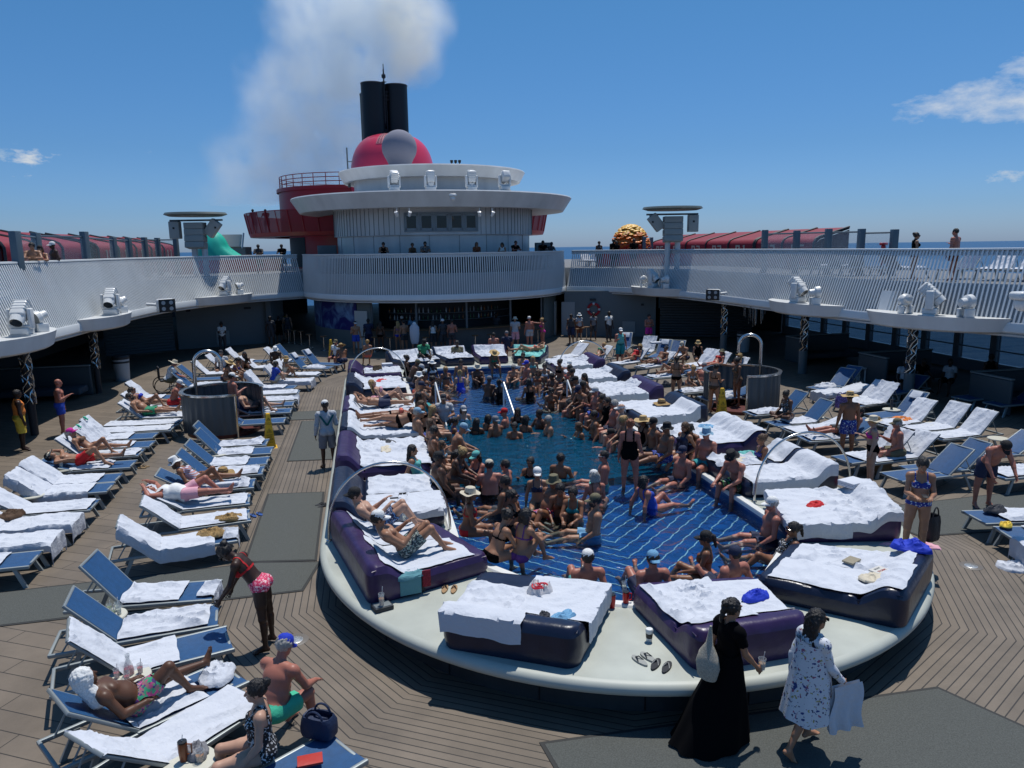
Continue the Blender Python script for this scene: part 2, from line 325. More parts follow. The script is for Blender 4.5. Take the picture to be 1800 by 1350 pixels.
# white chevron lines on the floor, set as thin strips following the angle of the pool's point
ln = MB()
def strip(a, b, z, wd=.020):
    a, b = Vector(a), Vector(b); L = (b-a).length; d = (b-a)/L; nrm = Vector((-d.y, d.x)); n = max(2, int(L/.06)); vs = []
    for i in range(n+1):
        p = a+d*(L*i/n); wv = .011*sin(p.x*13+p.y*9)+.009*sin(p.x*29-p.y*21)+.006*sin(p.y*51+p.x*7); c = p+nrm*wv
        vs += [(c.x-nrm.x*wd/2, c.y-nrm.y*wd/2, z), (c.x+nrm.x*wd/2, c.y+nrm.y*wd/2, z)]
    ln.add(vs, [(2*i, 2*i+1, 2*i+3, 2*i+2) for i in range(n)])
for k in range(-30, 70):
    yv = 10.49+.34*k
    for s in (-1, 1):
        for (ya, yb) in ((8.6, DY0-.02), (DY1+.02, 29.2)):
            # along (4+s*t, yv+t)
            t0, t1 = max(0., ya-yv), yb-yv
            t1 = min(t1, 2.68)
            # inside the polygon?
            if yv+t0 < 10.9: # near end is pointed: start once inside
                while t0 < t1:
                    x, y = 4+s*t0, yv+t0; lim = (y-8.5)*1.9 if y < 9.1 else 1.2+(y-9.05)*.9
                    if abs(x-4) < lim: break
                    t0 += .05
            if t1-t0 > .12: strip((4+s*t0, yv+t0), (4+s*t1, yv+t1), ZS+.004)
struct('pool_floor_lines', ln, mat('line tile', (.50, .58, .62), .4))
def water_material():
    m = bpy.data.materials.new('pool water'); m.use_nodes = True; t = m.node_tree; t.nodes.clear(); q = node_math(t)
    out = t.nodes.new('ShaderNodeOutputMaterial'); tr = t.nodes.new('ShaderNodeBsdfTransparent'); tr.inputs[0].default_value = (.62, .84, .92, 1)
    gl = t.nodes.new('ShaderNodeBsdfGlossy'); gl.inputs['Roughness'].default_value = .04; fr = t.nodes.new('ShaderNodeFresnel'); fr.inputs[0].default_value = 1.33
    tcn = t.nodes.new('ShaderNodeTexCoord'); n = t.nodes.new('ShaderNodeTexNoise'); n.inputs['Scale'].default_value = 2.6; n.inputs['Detail'].default_value = 5; n.inputs['Distortion'].default_value = 1.2; t.links.new(tcn.outputs['Object'], n.inputs[0])
    bp = t.nodes.new('ShaderNodeBump'); bp.inputs['Strength'].default_value = .9; bp.inputs['Distance'].default_value = .12; t.links.new(n.outputs[0], bp.inputs['Height'])
    t.links.new(bp.outputs[0], gl.inputs['Normal']); t.links.new(bp.outputs[0], fr.inputs['Normal'])
    mx = t.nodes.new('ShaderNodeMixShader'); t.links.new(fr.outputs[0], mx.inputs[0]); t.links.new(tr.outputs[0], mx.inputs[1]); t.links.new(gl.outputs[0], mx.inputs[2]); t.links.new(mx.outputs[0], out.inputs[0]); return m
def deep_water():
    m = water_material(); m.name = 'deep pool water'; t = m.node_tree; df = t.nodes.new('ShaderNodeBsdfDiffuse'); df.inputs[0].default_value = (.001, .062, .125, 1); tr = [n for n in t.nodes if n.bl_idname == 'ShaderNodeBsdfTransparent'][0]; tr.inputs[0].default_value = (.45, .75, .85, 1)
    ms = [n for n in t.nodes if n.bl_idname == 'ShaderNodeMixShader'][0]; m2 = t.nodes.new('ShaderNodeMixShader'); m2.inputs[0].default_value = .72; t.links.new(tr.outputs[0], m2.inputs[1]); t.links.new(df.outputs[0], m2.inputs[2]); t.links.new(m2.outputs[0], ms.inputs[1]); return m
wt = MB(); wt.poly([(x, y, ZW) for x, y, z in pool_floor(0, DY0, 0)]); wt.poly([(x, y, ZW) for x, y, z in pool_floor(DY1, 50, 0)]); struct('pool_water', wt, water_material())
wt = MB(); wt.poly([(x, y, ZW) for x, y, z in pool_floor(DY0, DY1, 0)]); struct('deep_pool_water', wt, deep_water())
# carpets laid on the deck
def carpet_mat():
    m = mat('grey carpet', (.092, .098, .090), .9, var=.25, vscale=60, bump=.6, bscale=160); return m
CM = carpet_mat(); CE = mat('carpet edge', (.03, .031, .03), .8)
def carpet(name, pts):
    b = MB(); b.prism(pts, .002, .010, 0); b.prism(inset(pts, .045), .004, .0135, 1); o = struct(name, b, [CE, CM]); return o
for i, pts in enumerate([
    [(-2.3, 12.7), (-1.06, 12.5), (-1.12, 16.3), (-2.36, 16.45)],
    [(-9.6, 10.9), (-5.5, 11.15), (-1.2, 11.35), (-.98, 12.45), (-2.06, 12.66), (-6.3, 12.36), (-9.6, 12.2)],
    [(1.61, 7.02), (1.9, 4.9), (6.6, 4.7), (7.0, 6.0), (6.55, 7.0)],
    [(9.7, 11.1), (14.4, 10.8), (14.9, 12.9), (9.4, 12.6)],
    [(-5.2, 24.0), (-1.0, 23.7), (-1.0, 25.0), (-5.2, 25.3)], [(-2.2, 19.0), (-1.02, 18.9), (-1.02, 23.5), (-2.2, 23.6)]]):
    carpet('carpet', pts)
# round drain covers
rn = random.Random(12)
DC = MB(); DC.lathe([(.0, .006), (.17, .006), (.175, .003)], n=24); DC.lathe([(.0, .0085), (.095, .0085), (.10, .006)], n=20, mi=1)
dme = DC.mesh('drain_cover', [mat('drain ring', (.16, .14, .12), .5), mat('drain grate', (.5, .5, .48), .3, .6, var=.5, vscale=70)])
for (x, y, lb) in ((520, 1125, 'round drain cover in the planks right of the bent-over woman in red'), (1707, 995, 'round drain cover in the planks right of the navy daybed')):
    o = obj('drain_cover', dme); o.location = at(x, y, 0); tag(o, lb, 'drain cover')
# ================================================================ UPPER DECK SLAB, SCREENS
def screen_side(s):
    "bottom line of the slatted screen: s=-1 left, +1 right (from near to far)"
    base = [(-15.5, 9), (-14.2, 13), (-13.9, 16), (-14.0, 21.8), (-13.75, 28), (-13.6, 33.5), (-12.9, 38), (-11.0, 42), (-8.8, 44.2), (-7.45, 45.3)] if s < 0 else \
           [(16.5, 8), (15.6, 13), (14.6, 18), (13.2, 21.8), (12.7, 28), (12.4, 35), (11.6, 39), (10.2, 42), (8.0, 44.0)]
    return [(4+x, y) for x, y in base]
def dens(pts, step):
    pts = [Vector(p) for p in pts]; c = []
    for i in range(len(pts)-1):     # Catmull-Rom, then even spacing
        p0 = pts[max(i-1, 0)]; p1 = pts[i]; p2 = pts[i+1]; p3 = pts[min(i+2, len(pts)-1)]
        for k in range(12):
            t = k/12; c.append(.5*((2*p1)+(-p0+p2)*t+(2*p0-5*p1+4*p2-p3)*t*t+(-p0+3*p1-3*p2+p3)*t**3))
    c.append(pts[-1]); out = [c[0]]; acc = 0.
    for i in range(1, len(c)):
        L = (c[i]-c[i-1]).length; d0 = 0
        while acc+L-d0 >= step:
            d0 += step-acc; out.append(c[i-1]+(c[i]-c[i-1])*(d0/L)); acc = 0
        acc += L-d0
    return out
ZB, ZT, ZU = 2.62, 5.06, 4.02
def balustrade(name, label, pts, side, flare=.72, step=.13):
    "side=+1: outboard lies to the left of the walking direction"
    r = thing(name, label, 'balustrade', (pts[0][0], pts[0][1], 0)); inv = Matrix.Translation((-pts[0][0], -pts[0][1], 0))
    P = dens(pts, step); n = len(P); N = []
    for i in range(n):
        d = (P[min(i+1, n-1)]-P[max(i-1, 0)]).normalized(); N.append(Vector((-d.y, d.x))*side)
    def q(i, z, o=0.):
        f = flare*(z-2.95)/(ZT-2.95) if z > 2.95 else 0; v = P[i]+N[i]*(f+o); return Vector((v.x-pts[0][0], v.y-pts[0][1], z))
    sl_ = MB()
    for i in range(1, n-1):
        d = (P[i+1]-P[i-1]).normalized()*.022; e = Vector((d.x, d.y, 0)); vs = []
        for z in (2.93, ZT-.03):
            for oo in (0., .032):
                for sg in (-1.15, 1.15): vs.append(q(i, z, oo)+e*sg)
        sl_.add(vs, [(0, 1, 5, 4), (1, 3, 7, 5), (3, 2, 6, 7), (2, 0, 4, 6), (4, 5, 7, 6), (0, 2, 3, 1)])
    obj('slat_screen', sl_, M['slat'], r, smooth=False)
    b = MB()
    ks = range(0, n, 1)
    b.loft([[q(i, z, o_) for i in ks] for z, o_ in ((2.93, .06), (2.95, .08), (4.0, .09), (4.0, .35))], closed=False)
    obj('fascia', b, mat('fascia gap shade', (.44, .47, .49), .45, var=.05, vscale=.7), r)  # backing greyed: the shade between the slats is put into its colour
    b = MB(); b.loft([[q(i, z, o_) for i in ks] for z, o_ in ((ZT-.20, .085), (ZT-.20, .05), (ZT-.03, .05), (ZT-.03, -.02), (ZT+.02, -.03), (ZT+.03, .11), (ZT-.05, .13), (ZT-.2, .085))], closed=False)
    obj('top_rail', b, M['slat'], r)
    b = MB(); b.loft([[q(i, z, o_) for i in ks] for z, o_ in ((ZB, .50), (ZB, .02), (ZB+.05, -.02), (2.9, -.02), (2.94, .0), (2.94, .08))], closed=False); obj('lower_band', b, M['slat'], r)
    b2 = MB(); pth = [q(i, ZB-.06, .12) for i in range(0, n, 3)]; b2.tube(pth, .05, 6); obj('drip_rail', b2, M['white'], r)
    return r, P, N
LB = screen_side(-1); RB = screen_side(1)
_, LP, LN = balustrade('balustrade', 'white slatted balustrade curving along the left upper deck', LB, 1)
_, RP, RN = balustrade('balustrade', 'white slatted balustrade curving along the right upper deck', RB, -1)
CC, CR = Vector((4.35, 46.8)), 8.1
arc = [(CC.x+CR*cos(a), CC.y+CR*sin(a)) for a in [rad(186+ (354-186)*i/24) for i in range(25)]]
_, CP, CN = balustrade('balustrade', 'white slatted semicircular balustrade above the bar, below the round tower', arc, 1, flare=.12)
# upper deck slab with the opening (left wing, right wing, back)
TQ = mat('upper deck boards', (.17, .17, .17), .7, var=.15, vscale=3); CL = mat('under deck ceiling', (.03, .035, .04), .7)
def slab(name, pts):
    b = MB(); n = len(pts); b.poly([(x, y, ZU) for x, y in pts], 0); b.poly([(x, y, ZB+.12) for x, y in reversed(pts)], 1)
    for i in range(n):
        x0, y0 = pts[i]; x1, y1 = pts[(i+1) % n]; b.quad((x0, y0, ZB+.12), (x1, y1, ZB+.12), (x1, y1, ZU), (x0, y0, ZU), 2)
    return struct(name, b, [TQ, CL, M['white']])
lp = [(p.x+nn.x*.46, p.y+nn.y*.46) for p, nn in zip(LP[::6], LN[::6])]; rp = [(p.x+nn.x*.46, p.y+nn.y*.46) for p, nn in zip(RP[::6], RN[::6])]
cpx = [(p.x+nn.x*.2, p.y+nn.y*.2) for p, nn in zip(CP[::6], CN[::6])]
slab('upper_deck', [(-17.4, 9)]+lp+[(-4.6, 45.2), (-4.6, 76), (-17.4, 76)][0:3]+[])
slab('upper_deck', list(reversed(rp))+[(25.4, 8), (25.4, 76), (12.7, 76), (12.7, 45.2)])
slab('upper_deck', [(-4.598, 45.2)]+cpx+[(12.698, 45.2), (12.698, 76), (-4.598, 76)])
# ================================================================ UNDER THE BALCONY: side walls, windows, bar
def wall(name, label, boxes, m, cat='wall'):
    r = None; b = MB()
    for bx in boxes: b.box(*bx)
    return tag(obj(name, b, m, smooth=False), label, cat)
# left side
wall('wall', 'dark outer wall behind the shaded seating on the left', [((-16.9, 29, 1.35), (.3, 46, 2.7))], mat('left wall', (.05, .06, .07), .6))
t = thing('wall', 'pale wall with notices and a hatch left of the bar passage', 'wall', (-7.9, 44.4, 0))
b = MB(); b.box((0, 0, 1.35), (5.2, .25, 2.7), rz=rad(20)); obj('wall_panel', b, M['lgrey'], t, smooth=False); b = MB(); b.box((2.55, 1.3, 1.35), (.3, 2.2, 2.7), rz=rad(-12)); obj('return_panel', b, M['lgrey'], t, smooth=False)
b = MB()
for x, z, sx, sz in ((-1.9, 2.15, .22, .16), (1.25, 2.1, .38, .12)): b.box((x*cos(rad(20)), x*sin(rad(20))-.16, z), (sx, .03, sz), rz=rad(20))
obj('notice', b, M['dark'], t, smooth=False)
b = MB(); b.box((-.2*cos(rad(20)), -.2*sin(rad(20))-.15, .5), (.7, .03, .75), rz=rad(20)); obj('hatch', b, mat('hatch', (.30, .32, .32), .6), t, smooth=False)
t = thing('roller_shutter', 'dark blue-grey roller shutter left of the pale wall', 'shutter', (-11.9, 42.2, 0)); b = MB()
for k in range(17): b.rbox((0, 0, .1+k*.155), (3.4, .12, .15), .03, rz=rad(26), n=2)
obj('slat_curtain', b, mat('shutter', (.07, .10, .12), .5), t)
# right side
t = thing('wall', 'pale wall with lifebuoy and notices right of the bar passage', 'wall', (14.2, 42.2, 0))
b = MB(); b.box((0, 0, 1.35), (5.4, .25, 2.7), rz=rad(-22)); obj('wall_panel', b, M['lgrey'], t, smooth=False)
b = MB(); b.box((-1.0, .17, 2.2), (.36, .04, .12), rz=rad(-22)); b.box((1.7, -.9, 1.9), (.16, .04, .12), rz=rad(-22)); obj('notice', b, M['dark'], t, smooth=False)
b = MB(); b.box((1.0, -.58, .55), (.75, .04, .7), rz=rad(-22)); obj('hatch', b, mat('hatch', None) if 'hatch' in _m else M['lgrey'], t, smooth=False)
b = MB(); b.box((-2.35, .78, 1.05), (.8, .03, 2.0), rz=rad(-22)); obj('door', b, mat('wall door', (.33, .35, .36), .5), t, smooth=False)
# lifebuoy on that wall
t = thing('lifebuoy', 'red and white lifebuoy hung on the wall behind the man in magenta shorts', 'lifebuoy', (13.25, 42.35, 1.62), rad(-22)); b = MB(); bw = MB()
for k in range(4):
    for (bb, a0, a1) in ((b, .12, .88), (bw, .88, 1.12)):
        pts = [(.33*cos((k+a0+(a1-a0)*j/8)*pi/2), 0, .33*sin((k+a0+(a1-a0)*j/8)*pi/2)) for j in range(9)]; bb.tube(pts, .075, 8)
obj('ring', b, M['red'], t); obj('band', bw, M['white'], t)
t = thing('roller_shutter', 'dark grey roller shutter box right of the lifebuoy wall', 'shutter', (19.2, 39.8, 0)); b = MB()
for k in range(17): b.rbox((0, 0, .1+k*.155), (5.2, .12, .15), .03, rz=rad(-24), n=2)
obj('slat_curtain', b, mat('shutter dark', (.035, .045, .05), .5), t)
# right glazed windbreak with the sea behind
t = thing('glass_windbreak', 'tinted glass windbreak with grey mullions along the right ship side', 'windbreak', (24.6, 8, 0)); 
for i in range(18):
    y = i*1.9; b = MB(); b.box((0, y, 1.4), (.22, .30, 2.75)); obj('mullion', b, M['post'], t, smooth=False)
    if i < 17: g = MB(); g.box((0, y+.95, 1.55), (.02, 1.56, 2.1)); obj('pane', g, mat('tinted pane', (.01, .04, .08), .05, alpha=.5), t, smooth=False)
b = MB(); b.box((0, 16, .24), (.2, 33, .48)); b.box((-.05, 16, 1.0), (.06, 33, .05)); obj('sill', b, M['post'], t, smooth=False)
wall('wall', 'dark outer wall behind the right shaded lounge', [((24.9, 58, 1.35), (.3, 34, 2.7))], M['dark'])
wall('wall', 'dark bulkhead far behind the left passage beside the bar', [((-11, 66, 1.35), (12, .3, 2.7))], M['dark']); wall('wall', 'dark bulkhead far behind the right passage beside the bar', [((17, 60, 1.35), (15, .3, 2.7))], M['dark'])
# pillars wrapped in polished metal strands
def pillar(x, y, label, wrap=True):
    t = thing('pillar', label, 'pillar', (x, y, 0), 0, 'metal strand pillars under the balcony'); b = MB(); b.lathe([(.11, 0), (.11, ZB+.12)], n=16); obj('core', b, M['dark'], t)
    if wrap:
        b = MB(); rn = random.Random(int(x*7+y))
        for k in range(9):
            a = 2*pi*k/9; pts = [(.15*cos(a+.9*sin(z*2.1+k)), .15*sin(a+.9*sin(z*2.1+k)), .95+z*.17) for z in range(11)]; b.tube(pts, .022, 5)
        obj('strand', b, M['steel'], t)
    if x > 0: b = MB(); b.lathe([(.17, 0), (.17, .95), (.01, .96)], n=20); obj('plinth', b, mat('plinth', (.12, .15, .16), .4), t)  # plinth colour darkened for the deep shade it stands in
for x, y, l in ((-9.9, 23.8, 'strand-wrapped pillar behind the bald man in blue shorts'), (-10.3, 30.6, 'strand-wrapped pillar under the left balcony beside the waste bin'), (17.9, 21.6, 'strand-wrapped pillar right of centre under the right balcony ledge'), (17.6, 27.4, 'strand-wrapped pillar under the right balcony beyond the shower'), (17.2, 33.6, 'slimmer strand pillar at the dark shutter on the right')): pillar(x, y, l)
# hanging chain sculpture
t = thing('chain_sculpture', 'hanging metal chain sculpture under the ledge above the right shower', 'sculpture', (16.9, 30.2, 0)); b = MB(); rn = random.Random(3)
for k in range(26):
    x, y = rn.uniform(-.4, .4), rn.uniform(-.4, .4); b.tube([(x, y, 2.6), (x+.02, y, 2.6-rn.uniform(.25, .9))], rn.uniform(.008, .02), 4)
obj('chain', b, M['steel'], t)
# low lounge partitions and bins in the shade
def bin_(x, y, label):
    t = thing('waste_bin', label, 'waste bin', (x, y, 0), 0, 'drum waste bins in the shade'); b = MB(); b.lathe([(.28, 0), (.33, .9)], n=20); obj('body', b, mat('bin', (.42, .46, .48), .5), t)
    b = MB(); b.lathe([(.335, .9), (.34, 1.0), (.30, 1.05), (.02, 1.06)], n=20); b.lathe([(.334, .74), (.334, .82)], n=20); obj('lid', b, M['dark'], t)
bin_(*at(216, 668)[:2], 'white drum bin with dark lid in the shade on the left'); bin_(*at(1306, 618)[:2], 'white drum bin with dark lid by the right pillar')
def booth(x, y, rz, label, L=3.2):
    t = thing('booth', label, 'booth', (x, y, 0), rz, 'low lounge booths in the shade'); b = MB(); b.rbox((0, 0, .55), (.12, 1.6, 1.1), .05); b.rbox((L/2, .8, .55), (L, .12, 1.1), .05); obj('panel', b, mat('booth', (.05, .07, .08), .5), t)  # panel colour lowered so the booths sink into the shade
    b = MB(); b.rbox((L/2, .8, 1.13), (L, .16, .05), .02); b.rbox((0, 0, 1.13), (.16, 1.6, .05), .02); obj('cap_rail', b, M['frame'], t); b = MB(); b.rbox((L/2, .2, .3), (L-.2, .9, .25), .06); obj('seat', b, mat('booth seat', (.05, .07, .09), .8), t)
for x, y, rz, l in ((-14, 22, 0, 'low booth with pale end panel at the far left edge'), (-13.6, 29.5, 0, 'low booth beside the left drum bin'), (18.6, 24.4, 0, 'low booth just left of the second right pillar'), (19.2, 19.6, 0, 'low booth behind the standing silhouette on the right'), (18.9, 30, 0, 'low booth beyond the right shower'), (19.0, 14.5, 0, 'low booth at the far right edge')): booth(x, y, rz, l)
t = thing('lantern', 'white square lantern standing in the shade by the right booth', 'lantern', at(1508, 674, 0)); b = MB()
for x in (-.16, .16):
    for y in (-.16, .16): b.box((x, y, .3), (.035, .035, .6))
for z in (.02, .6): b.box((0, 0, z), (.38, .38, .04))
obj('cage', b, M['white'], t, smooth=False)
# ---------------------------------------------------------------- bar under the centre balcony
bt = thing('bar', 'curved poolside bar with blue mural and bottle shelves under the balcony', 'bar', (4.35, 46.8, 0)); RBAR = 7.5
def arcw(b, r, a0, a1, z0, z1, mi=0, th=.12, n=16):
    rings = []
    for rr, z in ((r, z0), (r, z1), (r-th, z1), (r-th, z0)): rings.append([Vector((rr*cos(rad(a0+(a1-a0)*i/n)), rr*sin(rad(a0+(a1-a0)*i/n)), z)) for i in range(n+1)])
    b.loft(rings, mi, closed=False)
for aa in ((RBAR, 187, 229, 0, .95), (RBAR, 320, 353, 0, ZB+.1), (RBAR-.05, 229, 236, .0, ZB+.1)): b = MB(); arcw(b, *aa); obj('wall', b, mat('shaded bar wall', (.13, .17, .175), .5), bt)  # colour lowered to carry the shade below the balcony
b = MB(); arcw(b, RBAR, 187, 229, .95, ZB+.1, 0)
mm = bpy.data.materials.new('blue mural'); mm.use_nodes = True; tt, bb = nodes_of(mm); tcn = tt.nodes.new('ShaderNodeTexCoord'); nn = tt.nodes.new('ShaderNodeTexNoise'); nn.inputs['Scale'].default_value = .9; nn.inputs['Detail'].default_value = 6; nn.inputs['Distortion'].default_value = 1.6
tt.links.new(tcn.outputs['Object'], nn.inputs[0]); cr = tt.nodes.new('ShaderNodeValToRGB'); cr.color_ramp.elements[0].position = .45; cr.color_ramp.elements[0].color = (.012, .016, .16, 1); cr.color_ramp.elements[1].position = .75; cr.color_ramp.elements[1].color = (.25, .45, .7, 1)
tt.links.new(nn.outputs[0], cr.inputs[0]); tt.links.new(cr.outputs[0], bb.inputs['Base Color']); obj('mural', b, mm, bt)
for a in (231.5, 339): b = MB(); b.box((RBAR*cos(rad(a))*1.003, RBAR*sin(rad(a))*1.003, 1.02), (.85, .06, 2.04), rz=rad(a+90)); d_ = obj('door', b, mat('bar door', (.50, .53, .52), .5), bt, smooth=False); b = MB(); b.rbox((RBAR*cos(rad(a))*1.012+.3*cos(rad(a+90)), RBAR*sin(rad(a))*1.012+.3*sin(rad(a+90)), 1.0), (.05, .05, .16), .01); obj('handle', b, M['dark'], d_)
b = MB(); arcw(b, RBAR, 236, 320, 0, 1.02, 0); obj('counter_front', b, mat('counter front', (.07, .09, .095), .4), bt)
b = MB(); rings = []
for rr, z in ((RBAR+.18, 1.02), (RBAR+.18, 1.08), (RBAR-.5, 1.08), (RBAR-.5, 1.02)): rings.append([Vector((rr*cos(rad(236+84*i/20)), rr*sin(rad(236+84*i/20)), z)) for i in range(21)])
b.loft(rings, closed=False); obj('counter_top', b, M['wood'], bt)
b = MB(); arcw(b, 5.2, 225, 325, 0, ZB+.1); obj('back_wall', b, M['dark'], bt)
b = MB()
for z in (1.35, 1.75): arcw(b, 5.45, 235, 315, z, z+.03, th=.25)
obj('shelf', b, M['grey'], bt)
b = MB()
for a in (236, 256, 277, 298, 320): b.lathe([(.06, 0), (.06, ZB+.1)], c=(RBAR*cos(rad(a))*.98, RBAR*sin(rad(a))*.98, 0), n=10)
obj('post', b, M['grey'], bt)
bcol = [M['clear'], mat('green glass', (.02, .12, .04), .1), mat('amber glass', (.3, .1, .01), .1), mat('pale bottle', (.6, .65, .7), .15)]; rn = random.Random(5)
bm0 = MB(); bm0.lathe([(.035, 0), (.036, .17), (.012, .23), (.012, .29), (.001, .295)], n=8); bme = [bm0.mesh('bottle', m) for m in bcol]
for k in range(56):
    a = rad(238+74*(k % 28)/28+rn.uniform(-.5, .5)); z = (1.38, 1.78)[k//28]
    o = obj('bottle', bme[rn.choice((0, 1, 2, 3, 3))]); o.location = (4.1+5.33*cos(a), 46.8+5.33*sin(a), z); tag(o, 'small liquor bottle standing on the shelves behind the bar', 'bottle', 'bottles on the back-bar shelves')
ORDK = ['first', 'second', 'third', 'fourth', 'fifth', 'sixth', 'seventh', 'eighth']
def stool(x, y, label, g):
    t = thing('bar_stool', label, 'stool', (x, y, 0), 0, g); b = MB(); b.lathe([(.0, .74), (.17, .74), (.18, .78), (.0, .8)], n=16); obj('seat', b, M['wood'], t)
    b = MB(); b.lathe([(.2, 0), (.2, .02), (.03, .04), (.025, .74)], n=12); obj('pedestal', b, M['steel'], t)
for k, a in enumerate((238, 243, 249, 262, 280, 286, 303, 309)): stool(4.1+8.35*cos(rad(a)), 46.8+8.35*sin(rad(a)), f'round stool pulled up to the front of the shaded bar, {ORDK[k]} from the left', 'stools along the bar')
for k, (px, py) in enumerate(((1003, 604), (1013, 602), (1022, 600), (1031, 598))): p = at(px, py); stool(p.x, p.y, f'wooden-topped stool in the row right of the bar door, {ORDK[k]} from the left', 'stools right of the bar')
for k, (px, py) in enumerate(((508, 602), (518, 604), (530, 606), (545, 612), (570, 616))): p = at(px, py); stool(p.x, p.y, f'tall stool standing below the blue mural left of the bar, {ORDK[k]} from the left', 'stools left of the bar')
# ================================================================ ROUND TOWER, DOME, FUNNELS
TX, TY = 4.35, 47.0
t = thing('round_tower', 'white round tower with two flared roofs above the bar', 'tower', (TX, TY, ZU)); Z0 = ZU
def zl(prof): return [(r, z-Z0) for r, z in prof]
b = MB(); b.lathe(zl([(5.9, ZU), (5.9, 6.05)]), n=72); b.lathe(zl([(5.9, 6.05), (6.06, 6.05), (6.06, 7.6)]), n=72); obj('wall', b, M['white'], t)
sb = MB()
for k in range(60):
    a = rad(180+k*3.05); r = 6.07
    if 250 < 180+k*3.05 < 288: continue
    sb.box((r*cos(a), r*sin(a), 6.8-Z0), (.012, .02, 1.48), rz=a+pi/2)
for a in (198, 214, 230, 246, 262, 278, 294, 310, 326, 342): sb.box((5.91*cos(rad(a)), 5.91*sin(rad(a)), 5.03-Z0), (.015, .02, 2.0), rz=rad(a)+pi/2)
obj('cladding_joint', sb, M['grey'], t, smooth=False)
for k in range(5):
    a = rad(253.2+k*7.7); fr = MB()
    for x, sx, z, sz in ((-.385, .05, 6.71, .98), (.385, .05, 6.71, .98), (0, .80, 6.24, .07), (0, .80, 7.20, .07)): fr.box((x, -.03, z-Z0), (sx, .10, sz))
    mt = Matrix.Translation((6.05*cos(a), 6.05*sin(a), 0)) @ Matrix.Rotation(a+pi/2, 4, 'Z'); f_ = obj('window', fr, mat('window frame', (.28, .33, .36), .4), t, smooth=False, mtx=mt)
    g = MB(); g.box((0, -.012, 6.72-Z0), (.72, .04, .89)); obj('pane', g, M['glass'], f_, smooth=False); m_ = MB(); m_.box((0, -.045, 6.34-Z0), (.70, .03, .12)); m_.box((0, -.045, 7.1-Z0), (.70, .03, .1)); m_.box((-.31, -.045, 6.71-Z0), (.09, .03, .9)); m_.box((.31, -.045, 6.71-Z0), (.09, .03, .9)); obj('casement', m_, mat('window frame'), f_, smooth=False)
b = MB(); b.lathe(zl([(6.0, 7.6), (7.75, 7.40), (8.0, 7.42), (8.5, 8.18), (8.46, 8.24), (4.6, 8.28)]), n=96); obj('lower_roof', b, M['white'], t)
b = MB(); b.lathe(zl([(4.75, 8.25), (4.75, 9.3)]), n=64); obj('upper_wall', b, M['white'], t)
b = MB(); b.lathe(zl([(4.6, 9.34), (5.2, 9.18), (5.35, 9.2), (5.66, 9.76), (5.62, 9.82), (.1, 9.88)]), n=96); obj('upper_roof', b, M['white'], t)
# the red building behind
t = thing('red_deckhouse', 'dark red round deckhouse with railed terraces behind the white tower', 'building', (2.9, 60, ZU))
b = MB(); b.lathe([(8.4, 0), (8.4, 2.3)], n=72); b.lathe([(5.6, 2.4), (5.6, 5.7), (5.75, 5.75), (5.75, 5.5)], c=(-3.4, 0, 0), n=72); obj('wall', b, M['red'], t)
b = MB(); b.lathe([(9.5, 2.25), (11.2, 2.25), (11.3, 2.5), (9.5, 2.55)], n=80); obj('terrace_floor', b, M['red'], t)
b = MB(); b.lathe([(11.25, 2.5), (11.5, 3.9)], n=80); obj('terrace_screen', b, M['redm'], t)
def ringrail(b, r, z0, zs, n, rr=.03, dr=0., ox=0.):
    for z in zs: b.tube([(ox+(r+dr*(z-z0))*cos(2*pi*i/64), (r+dr*(z-z0))*sin(2*pi*i/64), z) for i in range(65)], rr, 5)
    for i in range(n): a = 2*pi*i/n; b.tube([(ox+r*cos(a), r*sin(a), z0), (ox+(r+dr*(max(zs)-z0))*cos(a), (r+dr*(max(zs)-z0))*sin(a), max(zs))], rr, 5)
b = MB(); ringrail(b, 11.27, 2.5, (3.92,), 60, dr=.19); obj('terrace_rail', b, M['red'], t)
b = MB(); ringrail(b, 5.5, 5.75, (6.05, 6.33, 6.62), 36, ox=-3.4); obj('roof_rail', b, M['red'], t)
b = MB(); b.lathe([(8.42, .1), (8.42, 2.2)], n=40, a0=rad(185), a1=rad(214)); obj('opening', b, M['dark'], t)
# dome + funnels
t = thing('red_dome', 'glossy crimson dome with vent grilles on top of the tower', 'dome', (*far(690, 293, 54)[:2], 9.33)); R = 2.87; prof = []
for i in range(15): a = i/14*pi/2; prof.append((R*(cos(a)**.62 if i < 14 else .35/R), 1.0+2.75*sin(a)**.95))
prof = [(R*1.0, -.2), (R*1.02, .6)]+prof+[(.01, 3.75)]; b = MB(); b.lathe(prof, n=64); obj('shell', b, M['pinkred'], t)
b = MB(); vm = mat('vent plate', (.55, .16, .20), .5)
def domept(a, u):   # u: 0 base..1 top
    i = 2+u*14; k = int(i); f = i-k; r = prof[k][0]*(1-f)+prof[min(k+1, len(prof)-1)][0]*f; z = prof[k][1]*(1-f)+prof[min(k+1, len(prof)-1)][1]*f; return Vector((r*cos(a)*1.008, r*sin(a)*1.008, z+.012))
v2 = MB()
for (a0, a1) in ((243, 272), (296, 308)):
    n = int((a1-a0)/4.6)
    for i in range(n):
        for j in range(7):
            a = rad(a0+(i+.5)*(a1-a0)/n); u = .48+j*.050; da = rad(1.35); v2.add([domept(a-da, u), domept(a+da, u), domept(a+da, u+.027), domept(a-da, u+.027)], [(0, 1, 2, 3)])
    vp = MB(); vp.loft([[domept(rad(a0-1+(a1-a0+2)*i/12), .46+.38*j/10)-Vector((0, 0, .003)) for i in range(13)] for j in range(11)], closed=False); obj('vent_plate', vp, vm, t)
obj('vent_slots', v2, M['black'], t, smooth=False)
